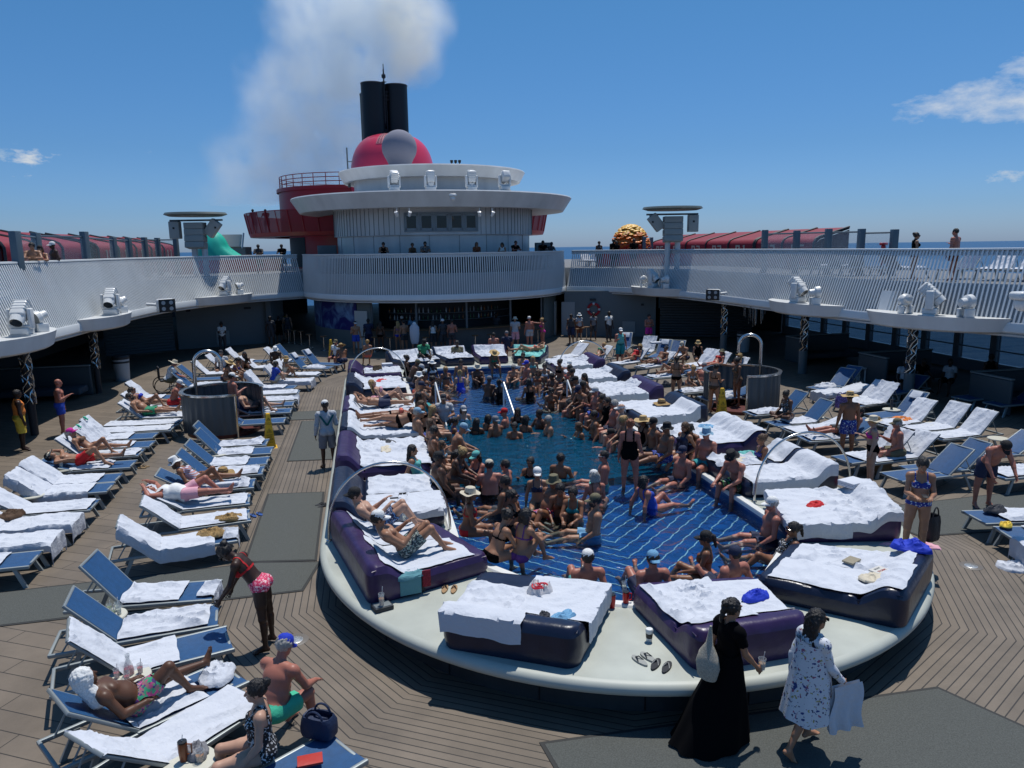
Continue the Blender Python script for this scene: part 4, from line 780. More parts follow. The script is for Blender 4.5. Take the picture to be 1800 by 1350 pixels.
def towel(t, ang, v0, v1, label, w=.64, seed=0, wr=1., m=None, lat=0., group=None, name='towel', slant=0., lift=.0, nu=22):
    S = lounger_path(ang); nv = max(12, int((v1-v0)/.032)); b = MB(); rings = []; top = 2.0
    for j in range(nv+1):
        ring = []
        for i in range(nu+1):
            u = -w/2+w*i/nu; fr = j/nv; v = v0+(v1-v0)*fr+slant*u+.03*nz(u*4, seed, fr*3); x = u+lat+.03*nz(fr*4, seed+3.3)+.006*nz(fr*14, seed+9)
            vv = min(max(v, 0), top); y, z, ny, nzz = S(vv); dn = .030+lift
            fold = .032*ridge(u*3.2+seed+.9*nz(v*1.2, seed), v*1.0+u*.8, seed)+.022*ridge(u*5+seed*2+v*1.5, v*1.3+seed, 4.)+.012*ridge(u*4+v*2.5, v*3-u*3, seed)+.018*crease(u*4+.4*v, v*.9+seed, 9.)+.010*crease(u*5-v*2, v*2.6, seed)
            near = min(1., abs(v-1.22)/.2); fold += .012*(1-near)*ridge(u*2, v*14, seed)
            ed_ = min(1, min(i, nu-i)/nu*w/.07+.12, min(j, nv-j)*.032/.07+.12); dn += max(0, fold)*wr*ed_
            if v < 0: y += .012+.02*abs(v)+.025*nz(u*9, seed+1, v*2)*min(1, -v*6); z += v; y += dn*.3
            elif v > top: e = v-top; y += -.03-.015*nz(u*9, seed+1); z -= e; z += .02
            ax = abs(x)
            if ax > .335: e = ax-.335; x = math.copysign(.345+.02*nz(v*10, seed+5)*min(1, e*8)+dn*.4, x); z -= e; dn *= max(.2, 1-e/.07)
            ring.append(Vector((x, y+ny*dn, z+nzz*dn)))
        rings.append(ring)
    b.loft(rings, closed=False); o = obj(name, b, m or TW); o.matrix_world = Matrix.Translation(t.location) @ Matrix.Rotation(t.rotation_euler.z, 4, 'Z'); tag(o, label, 'towel', group); return o
def pile(loc, rx, ry, h, m, label, cat, name='towel', seed=0, rz=0., group=None, k=26, flat=.5):
    b = MB(); rings = []
    for j in range(k+1):
        fr = j/k; ring = []
        for i in range(k+8):
            a = 2*pi*i/(k+8); rr = fr*(1+.28*nz(cos(a)*1.6, sin(a)*1.6, seed)+.10*nz(cos(a)*5, sin(a)*5, seed+2)); x, y = rr*cos(a), rr*sin(a)
            prof = max(0, 1-fr**2.2)**flat; z = h*prof*(.75+.5*nz(x*1.6, y*1.6, seed))+h*.35*(ridge(x*2.2, y*2.2, seed)-.3)*prof+.12*h*nz(x*7, y*7, seed)*prof
            ring.append(Vector((x*rx, y*ry, max(0., z)+(.004 if fr < 1 else 0))))
        rings.append(ring)
    b.loft(list(reversed(rings))); o = obj(name, b, m); o.location = loc; o.rotation_euler = (0, 0, rz); tag(o, label, cat, group); return o
def folded(loc, sx, sy, h, label, rz=0., rx=0., m=None, name='towel', n=4, cat='towel', group=None):
    b = MB(); rn = random.Random(int(loc[0]*100))
    for k in range(n): b.rbox((rn.uniform(-.006, .006), rn.uniform(-.006, .006), h*(k+.5)/n), (sx, sy, h/n*.98), h/n*.45, n=2)
    o = obj(name, b, m or TW); o.location = loc; o.rotation_euler = (rx, 0, rz); tag(o, label, cat, group); return o
_tx = {}
def text(parent, body_, size, mtx, m, name='lettering', ext=.001):
    if body_ not in _tx:
        c = bpy.data.curves.new(name, 'FONT'); c.body = body_; c.size = 1; c.extrude = .02; c.align_x = 'CENTER'; c.align_y = 'CENTER'; o = bpy.data.objects.new('tmp', c); C.objects.link(o)
        bpy.context.view_layer.update(); _tx[body_] = bpy.data.meshes.new_from_object(o.evaluated_get(bpy.context.evaluated_depsgraph_get())); bpy.data.objects.remove(o); _tx[body_].materials.clear(); _tx[body_].materials.append(None)
    o = bpy.data.objects.new(name, _tx[body_]); C.objects.link(o); o.parent = parent; o.matrix_local = mtx @ Matrix.Scale(size, 4); o.material_slots[0].link = 'OBJECT'; o.material_slots[0].material = m; return o
# ---- daybeds on the pool surround
BEDS = []
def bed(key, inA, inB, outB, outA, col, label, hb=.28, hm=.31, parr=True):
    "corners in plan: inner edge A-B (pool side), outer edge A-B (head side)"
    inA, inB, outB, outA = [Vector((*p, 0)) if len(p) == 2 else Vector(p) for p in (inA, inB, outB, outA)]; c = (inA+inB+outA+outB)/4; m = M[col]; z0 = HP+.004
    def P(s, t): return (inA*(1-t)+inB*t)*(1-s)+(outA*(1-t)+outB*t)*s
    Ls = ((inA+inB)/2-(outA+outB)/2).length; Lt = (inA-inB).length*.5+(outA-outB).length*.5
    def top(s, t):
        z = hm; e = (s-.70)/.30
        if e > 0: z += hb*(sin(min(1, e/.62)*pi/2)**1.6)*(1 if e < .8 else 1-.12*((e-.8)/.2)**2)
        z -= .010*math.exp(-(((t-.5)*Lt)/.012)**2)+.008*math.exp(-(((s-.33)*Ls)/.012)**2) if e < 0 else .006*(math.exp(-(((t-.33)*Lt)/.012)**2)+math.exp(-(((t-.66)*Lt)/.012)**2))
        z += .006*nz(s*9, t*9, c.x); return z
    r = .10; t_ = thing('daybed', label, 'daybed', (c.x, c.y, 0), 0, 'padded daybeds round the pool')
    def build(nm, s0, s1):
        ns, nt = max(10, int((s1-s0)*Ls/.035)), 44; rings = []
        def pt(i, j, k):
            s = s0+(s1-s0)*i/ns; t = j/nt; return s, t
        b = MB(); grid = []
        for i in range(ns+1):
            row = []
            for j in range(nt+1):
                s, t = s0+(s1-s0)*i/ns, j/nt
                # inset rounded border: distance to border in metres
                ds, dt = min((s-s0)*Ls, (s1-s)*Ls), min(t, 1-t)*Lt; q = 1.
                for d_ in (ds, dt):
                    if d_ < r: q *= sqrt(max(0, 1-(1-d_/r)**2))
                zt = z0+(top(s, t)-r)+r*q; e1, e2 = min(s, 1-s)*Ls, min(t, 1-t)*Lt; RR = .17
                if e1 < RR and e2 < RR:
                    ax_, ay_ = RR-e1, RR-e2; L_ = sqrt(ax_*ax_+ay_*ay_); m_ = max(ax_, ay_); k_ = m_/L_ if L_ > 1e-6 else 1; n1, n2 = (RR-ax_*k_)/Ls, (RR-ay_*k_)/Lt; sq, tq = (n1 if s < .5 else 1-n1), (n2 if t < .5 else 1-n2)
                else: sq, tq = s, t
                row.append(P(sq, tq)-c+Vector((0, 0, zt)))
            grid.append(row)
        b.loft(grid, closed=False)
        # skirt down to the shell
        rim_ = [grid[0][j] for j in range(nt+1)]+[grid[i][nt] for i in range(1, ns+1)]+[grid[ns][j] for j in range(nt-1, -1, -1)]+[grid[i][0] for i in range(ns-1, 0, -1)]
        rings = []
        cc = sum(rim_, Vector())/len(rim_)
        for f_, ins in ((1, 0), (.6, -.012), (.3, -.012), (0, .02)):
            rings.append([Vector((v.x+(cc.x-v.x)*ins/1., v.y+(cc.y-v.y)*ins/1., z0+(v.z-z0)*f_)) for v in rim_])
        b.loft(rings); o = obj(nm, b, m, t_, fix=True); return o
    build('mattress', 0., .705); build('bolster', .695, 1.)
    for t in (.02, .98): b = MB(); b.tube([P(s, t)-c+Vector((0, 0, z0+top(s, t)-.055)) for s in [.03+.94*i/30 for i in range(31)]], .008, 5); obj('piping', b, m, t_)
    d = dict(P=P, top=top, z0=z0, Ls=Ls, Lt=Lt, t=t_); BEDS.append(d); d['key'] = key; BD[key] = d; return d
BD = {}
def bedpt(k, s, t, dz=0.): d = BD[k]; s_ = min(max(s, 0), 1); t2 = min(max(t, 0), 1); p = d['P'](s, t); return Vector((p.x, p.y, d['z0']+d['top'](s_, t2)+dz))
def bed_towel(k, s0, s1, t0, t1, label, seed=0, wr=1., skew=0., m=None, group=None, name='towel'):
    d = BD[k]; Ls, Lt = d['Ls'], d['Lt']; ns = max(14, int((s1-s0)*Ls/.03)); nt = max(14, int((t1-t0)*Lt/.03)); b = MB(); rings = []
    for i in range(ns+1):
        ring = []
        for j in range(nt+1):
            fs, ft = i/ns, j/nt; s = s0+(s1-s0)*fs+.03*nz(ft*3, seed)+.004*nz(ft*11, seed+4); t = t0+(t1-t0)*ft+.025*nz(fs*3, seed+8)+.004*nz(fs*12, seed+6)+skew*(fs-.5)
            sc_, tc_ = min(max(s, .004), .99), min(max(t, .004), .996); p = d['P'](sc_, tc_); z = d['z0']+d['top'](sc_, tc_); X, Y = p.x, p.y
            ca, sa = cos(seed*1.3), sin(seed*1.3); U, W = X*ca+Y*sa, Y*ca-X*sa; wU, wW = U+.22*nz(X*1.4, Y*1.4, seed), W+.22*nz(Y*1.4, X*1.4, seed+3)
            fold = .030*ridge(wU*1.1+seed, wW*2.4, seed)+.026*ridge(wU*3.4+wW*1.5, wW*1.5+seed, 3.)+.020*ridge(wU*2.2-wW*3.6, wU*1.2+wW*1.2, seed+7)*(wr > .9)+.014*ridge(wU*6, wW*4, seed)*(wr > 1.1)+.020*crease(wU*1.6, wW*3.2+seed, 9.)+.012*crease(wU*3.5+wW, wW*3.0, seed+4)
            ed_ = min(1, min(i, ns-i)/ns*(s1-s0)*Ls/.08+.1, min(j, nt-j)/nt*(t1-t0)*Lt/.08+.1); fold *= ed_
            dn = .014+max(0, fold)*wr; e = 0
            if t < 0: e = -t*Lt; q = (d['P'](sc_, 0)-d['P'](sc_, .1)).normalized()
            elif t > 1: e = (t-1)*Lt; q = (d['P'](sc_, 1)-d['P'](sc_, .9)).normalized()
            elif s > 1: e = (s-1)*Ls; q = (d['P'](1, tc_)-d['P'](.9, tc_)).normalized()
            elif s < 0: e = -s*Ls; q = (d['P'](0, tc_)-d['P'](.1, tc_)).normalized()
            if e > 0: o_ = .024+.016*nz((X+Y)*9, e*3, seed)+dn*.5; X += q.x*o_; Y += q.y*o_; z = max(HP+.01, z-e+dn*max(0, 1-e/.08))
            else: z += dn
            ring.append(Vector((X, Y, z)))
        rings.append(ring)
    b.loft(rings, closed=False); o = obj(name, b, m or TW); return tag(o, label, 'towel', group)
def arch(p0, p1, h, label, r=.022, z=HP):
    p0, p1 = Vector(p0), Vector(p1); c = (p0+p1)/2; d = (p1-p0)/2; t = thing('arch_hoop', label, 'hoop', (c.x, c.y, z), 0, 'bent steel hoops over the daybeds'); b = MB(); pts = [Vector((d.x*cos(a)*(-1), d.y*cos(a)*(-1), h*sin(a)**.8 if sin(a) > 0 else 0)) for a in [pi*i/28 for i in range(29)]]
    b.tube(pts, r, 10); obj('hoop', b, M['steel'], t); b = MB(); [b.lathe([(.05, 0), (.05, .012), (.025, .02)], c=(sg*d.x, sg*d.y, 0), n=14) for sg in (-1, 1)]; obj('foot_plate', b, M['steel'], t); return t
def shower(px0, py0, label, r=1.12, gap=(0, 50), face=0.):
    c = Vector((px0, py0, 0)); t = thing('shower_enclosure', label, 'shower', c, 0, 'round corrugated shower enclosures'); b = MB(); n = 150; a0, a1 = rad(gap[1]), rad(gap[0]+360)
    def rr(i): return r+.022*sin(i*2*pi/6.0)
    b.loft([[Vector((rr(i)*cos(a0+(a1-a0)*i/n), rr(i)*sin(a0+(a1-a0)*i/n), z)) for i in range(n+1)] for z in (.12, 1.25)], closed=False); obj('corrugated_wall', b, M['steelc'], t)
    b = MB(); pts = [(r*cos(a0+(a1-a0)*i/60), r*sin(a0+(a1-a0)*i/60), 1.27) for i in range(61)]; b.loft([[Vector((p[0]*k/r, p[1]*k/r, z)) for p in pts] for k, z in ((r+.06, 1.24), (r+.06, 1.29), (r-.06, 1.29), (r-.06, 1.24))], closed=False); obj('cap_rail', b, M['steel'], t)
    for q_ in (0, 60): b = MB(); b.tube([(pts[q_][0], pts[q_][1], 0), (pts[q_][0], pts[q_][1], 1.28)], .035, 8); obj('end_post', b, M['steel'], t)
    b = MB(); b.lathe([(r-.1, 0), (r-.1, .1), (.01, .1)], n=40); obj('floor_tray', b, mat('shower tray', (.10, .02, .015), .5), t)
    return t
def gooseneck(t, x, y, dx, dy, h=2.15):
    b = MB(); R_ = sqrt(dx*dx+dy*dy)/2; ux, uy = dx/(2*R_), dy/(2*R_); pts = [(x, y, z) for z in (0, .6, 1.2, h-R_)]+[(x+ux*(R_-R_*cos(a)), y+uy*(R_-R_*cos(a)), h-R_+R_*sin(a)) for a in [pi*i/14 for i in range(1, 15)]]+[(x+2*R_*ux, y+2*R_*uy, h-R_-.25)]
    b.tube(pts, .055, 12); obj('shower_pipe', b, M['steel'], t)
def table(px, label, r=.24, h=.40, loc=None):
    p = loc or at(*px, h); t = thing('side_table', label, 'side table', (p.x, p.y, 0), 0, 'round side tables'); b = MB(); b.lathe([(.001, h-.03), (r, h-.03), (r+.008, h-.015), (r, h), (.001, h)], n=28); obj('table_top', b, M['cream'], t)
    for k in range(3): a = 2*pi*k/3+.5; b = MB(); b.tube([(r*.8*cos(a), r*.8*sin(a), h-.03), (r*.95*cos(a), r*.95*sin(a), 0)], .02, 6); obj('leg', b, M['cream'], t)
    return p
_cup = {}
def cup(loc, label, kind='clear', h=.12, r=.035):
    key = (kind, h, r)
    if key not in _cup:
        b = MB(); b.lathe([(.001, 0), (r*.8, 0), (r, h), (r*.93, h), (r*.76, .006), (.001, .006)], n=16); b2 = MB(); b2.lathe([(.001, .007), (r*.74, .007), (r*.86, h*.6), (.001, h*.6)], n=14)
        _cup[key] = (b.mesh('glass', [M['clear']]), b2.mesh('drink', [mat('drink '+kind, dict(clear=(.7, .75, .6), amber=(.5, .2, .03), pink=(.6, .08, .1), green=(.3, .4, .12), coffee=(.45, .3, .15))[kind], .15, alpha=.75)]))
        b3 = MB(); b3.tube([(0, .01, .01), (.02, -.01, h*1.6)], .004, 5); _cup[key] += (b3.mesh('straw', [mat('straw white', (.8, .8, .8), .5)]),)
    t = thing('drink_glass', label, 'drink', loc); [obj(n_, me, parent=t) for n_, me in zip(('glass', 'drink', 'straw'), _cup[key])]; return t
def tumbler(loc, label, col='red', lid='black', h=.2, r=.045, handle=True, rz=0.):
    t = thing('tumbler', label, 'tumbler', loc, rz); b = MB(); b.lathe([(.001, 0), (r*.75, 0), (r*.8, .02), (r, h*.5), (r, h*.9), (.001, h*.9)], n=20); obj('body', b, mat('tumbler '+col, COL[col] if col in COL else (.4, .01, .015), .3), t); b = MB(); b.lathe([(r*.98, h*.9), (r*.98, h*.97), (.001, h)], n=20); obj('lid', b, mat('lid '+lid, (.02, .02, .02) if lid == 'black' else (.6, .6, .6), .3), t)
    if handle: b = MB(); b.tube([(r, 0, h*.8), (r+.035, 0, h*.78), (r+.035, 0, h*.35), (r*.9, 0, h*.3)], .008, 6); obj('handle', b, mat('tumbler '+col), t)
    b = MB(); b.tube([(0, 0, h), (.01, 0, h*1.3)], .004, 5); obj('straw', b, M['white'], t); return t
def wet_sign(px, label, rz=0., h=.95):
    p = at(*px, 0); t = thing('wet_floor_sign', label, 'wet floor sign', p, rz, 'yellow wet floor cones'); b = MB(); b.loft([[Vector((x*w, y*w, z)) for x, y in ((-1, -1), (1, -1), (1, 1), (-1, 1))] for w, z in ((.185, 0), (.15, .03), (.055, h-.03), (.045, h))], caps=True); obj('cone', b, M['yel'], t, smooth=False)
    for k, a in enumerate((0, 90, 180, 270)):
        R_ = Matrix.Rotation(rad(a), 4, 'Z') @ Matrix.Translation((0, -.113, .5)) @ Matrix.Rotation(rad(90)-math.atan2(.095, .89), 4, 'X')
        for txt, sz, yy in (('CAUTION', .034, .20), ('WET FLOOR', .034, .16), ('CAUTION', .042, -.13), ('WET', .06, -.19), ('FLOOR', .06, -.25), ('PISO MOJADO', .028, -.33)): text(t, txt, sz, R_ @ Matrix.Translation((0, yy, .004)), M['black'])
        b = MB()
        for zz, hw, hh in ((.27, .045, .075), (-.06, .06, .105)):
            A = [Vector((-hw, zz, .004)), Vector((hw, zz, .004)), Vector((0, zz+hh, .004))]
            for j in range(3): b.tube([A[j], A[(j+1) % 3]], .004, 4)
            b.tube([(-.015, zz+.03, .004), (.01, zz+.045, .004), (0, zz+.065, .004)], .005, 4); b.tube([(.01, zz+.045, .004), (.025, zz+.02, .004)], .005, 4)
        obj('warning_triangle', b, M['black'], t, mtx=R_)
    return t
# ================================================================ PEOPLE
# A body is one skin grown over a posed skeleton: smooth union of tapered limbs and ellipsoids, polygonised on a grid.
def unit(v): v = np.array(v, float); return v/np.linalg.norm(v)
def d_cone(p, a, b, ra, rb):
    ba = b-a; L2 = float(ba@ba)+1e-9; t = np.clip(((p-a)@ba)/L2, 0, 1); q = p-a-t[..., None]*ba; return np.sqrt((q*q).sum(-1))-(ra+(rb-ra)*t)
def d_ell(p, c, A, r):
    q = (p-c)@A.T; k0 = np.sqrt(((q/r)**2).sum(-1)); k1 = np.sqrt(((q/(r*r))**2).sum(-1))+1e-9; return k0*(k0-1)/k1
class Field:
    def __init__(s): s.P = []
    def cone(s, a, b, ra, rb, k=.02, lab='', neg=False): s.P.append(('c', np.array(a, float), np.array(b, float), ra, rb, k, lab, neg)); return s
    def ell(s, c, A, r, k=.02, lab='', neg=False): s.P.append(('e', np.array(c, float), np.array(A, float), np.array(r, float), None, k, lab, neg)); return s
    def dist(s, pr, p): return d_cone(p, pr[1], pr[2], pr[3], pr[4]) if pr[0] == 'c' else d_ell(p, pr[1], pr[2], pr[3])
    def box(s, pr):
        if pr[0] == 'c': m = max(pr[3], pr[4]); return np.minimum(pr[1], pr[2])-m, np.maximum(pr[1], pr[2])+m
        m = np.max(pr[3]); return pr[1]-m, pr[1]+m
    def net(s, h, warp=None):
        bs = [s.box(p) for p in s.P if not p[7]]; lo = np.min([b[0] for b in bs], 0)-3*h; hi = np.max([b[1] for b in bs], 0)+3*h
        n = np.ceil((hi-lo)/h).astype(int)+1; G = np.full(n, .5, np.float32); ax = [lo[i]+h*np.arange(n[i]) for i in range(3)]
        for pr in s.P:
            b0, b1 = s.box(pr); mg = pr[5]+2.2*h; i0 = np.clip(((b0-mg-lo)/h).astype(int), 0, n-1); i1 = np.clip(((b1+mg-lo)/h).astype(int)+2, 1, n)
            sl = tuple(slice(i0[k], i1[k]) for k in range(3)); X, Y, Z = np.meshgrid(ax[0][sl[0]], ax[1][sl[1]], ax[2][sl[2]], indexing='ij'); d = s.dist(pr, np.stack([X, Y, Z], -1)).astype(np.float32)
            g = G[sl]; k = pr[5]
            if pr[7]: d = -d; hh = np.clip(.5-.5*(d-g)/k, 0, 1); G[sl] = d*(1-hh)+g*hh+k*hh*(1-hh) if 0 else np.maximum(g, d)
            else: hh = np.clip(.5+.5*(d-g)/k, 0, 1); G[sl] = d*(1-hh)+g*hh-k*hh*(1-hh) if 0 else (g+(d-g)*hh-k*hh*(1-hh))*1.0 if 0 else np.where(True, (d*(1-(1-hh)))+(g*(1-hh)) if 0 else g*(hh)+d*(1-hh)-k*hh*(1-hh), g)
        if warp is not None:
            X, Y, Z = np.meshgrid(*ax, indexing='ij'); m = np.abs(G) < .06; G[m] += warp(X[m], Y[m], Z[m]).astype(np.float32)
        return surface_net(G, lo, h)
def surface_net(G, lo, h):
    n = G.shape; S = G < 0; c = np.zeros((n[0]-1, n[1]-1, n[2]-1), int)
    for dx in (0, 1):
        for dy in (0, 1):
            for dz in (0, 1): c += S[dx:n[0]-1+dx, dy:n[1]-1+dy, dz:n[2]-1+dz]
    act = (c > 0) & (c < 8); I = np.argwhere(act); idx = np.full(act.shape, -1, np.int64); idx[act] = np.arange(len(I)); acc = np.zeros((len(I), 3)); cnt = np.zeros(len(I))
    for ax in range(3):
        o = [(0, 0, 0)]*4; a1, a2 = [a for a in range(3) if a != ax]
        for u in (0, 1):
            for v in (0, 1):
                off = np.zeros(3, int); off[a1] = u; off[a2] = v; A = I+off; B = A.copy(); B[:, ax] += 1
                ga = G[A[:, 0], A[:, 1], A[:, 2]]; gb = G[B[:, 0], B[:, 1], B[:, 2]]; m = (ga < 0) != (gb < 0); t = np.where(m, ga/(ga-gb+1e-12), 0)
                pos = A.astype(float); pos[:, ax] += t; acc[m] += pos[m]; cnt[m] += 1
    V = lo+h*acc/np.maximum(cnt, 1)[:, None]; Fs = []
    for ax in range(3):
        a1, a2 = [a for a in range(3) if a != ax]; sl0 = [slice(None)]*3; sl1 = [slice(None)]*3; sl0[ax] = slice(0, n[ax]-1); sl1[ax] = slice(1, n[ax])
        m = S[tuple(sl0)] != S[tuple(sl1)]; E = np.argwhere(m); E = E[(E[:, a1] > 0) & (E[:, a2] > 0) & (E[:, a1] < n[a1]-1) & (E[:, a2] < n[a2]-1)]
        ins = S[E[:, 0], E[:, 1], E[:, 2]]; q = []
        for (u, v) in ((0, 0), (1, 0), (1, 1), (0, 1)): e = E.copy(); e[:, a1] -= u; e[:, a2] -= v; q.append(idx[e[:, 0], e[:, 1], e[:, 2]])
        q = np.stack(q, 1); flip = ins if ax != 1 else ~ins; q[~flip] = q[~flip][:, ::-1]; Fs.append(q)
    return V, np.concatenate(Fs)
def np_mesh(name, V, Fq, mats, mi=None, smooth=True):
    me = bpy.data.meshes.new(name); me.vertices.add(len(V)); me.vertices.foreach_set('co', V.astype(np.float32).ravel()); nf = len(Fq)
    me.loops.add(nf*4); me.loops.foreach_set('vertex_index', Fq.astype(np.int32).ravel()); me.polygons.add(nf); me.polygons.foreach_set('loop_start', np.arange(0, nf*4, 4, dtype=np.int32))
    if mi is not None: me.polygons.foreach_set('material_index', mi.astype(np.int32))
    me.polygons.foreach_set('use_smooth', np.full(nf, smooth)); 
    for m in mats: me.materials.append(m)
    me.update(calc_edges=True); return me
def vnormals(V, Fq):
    a = V[Fq[:, 2]]-V[Fq[:, 0]]; b = V[Fq[:, 3]]-V[Fq[:, 1]]; fn = np.cross(a, b); N = np.zeros_like(V)
    for k in range(4): np.add.at(N, Fq[:, k], fn)
    return N/(np.linalg.norm(N, axis=1)[:, None]+1e-12)
X_, Y_, Z_ = np.eye(3)
def D(x, y, z): return unit((x, y, z))
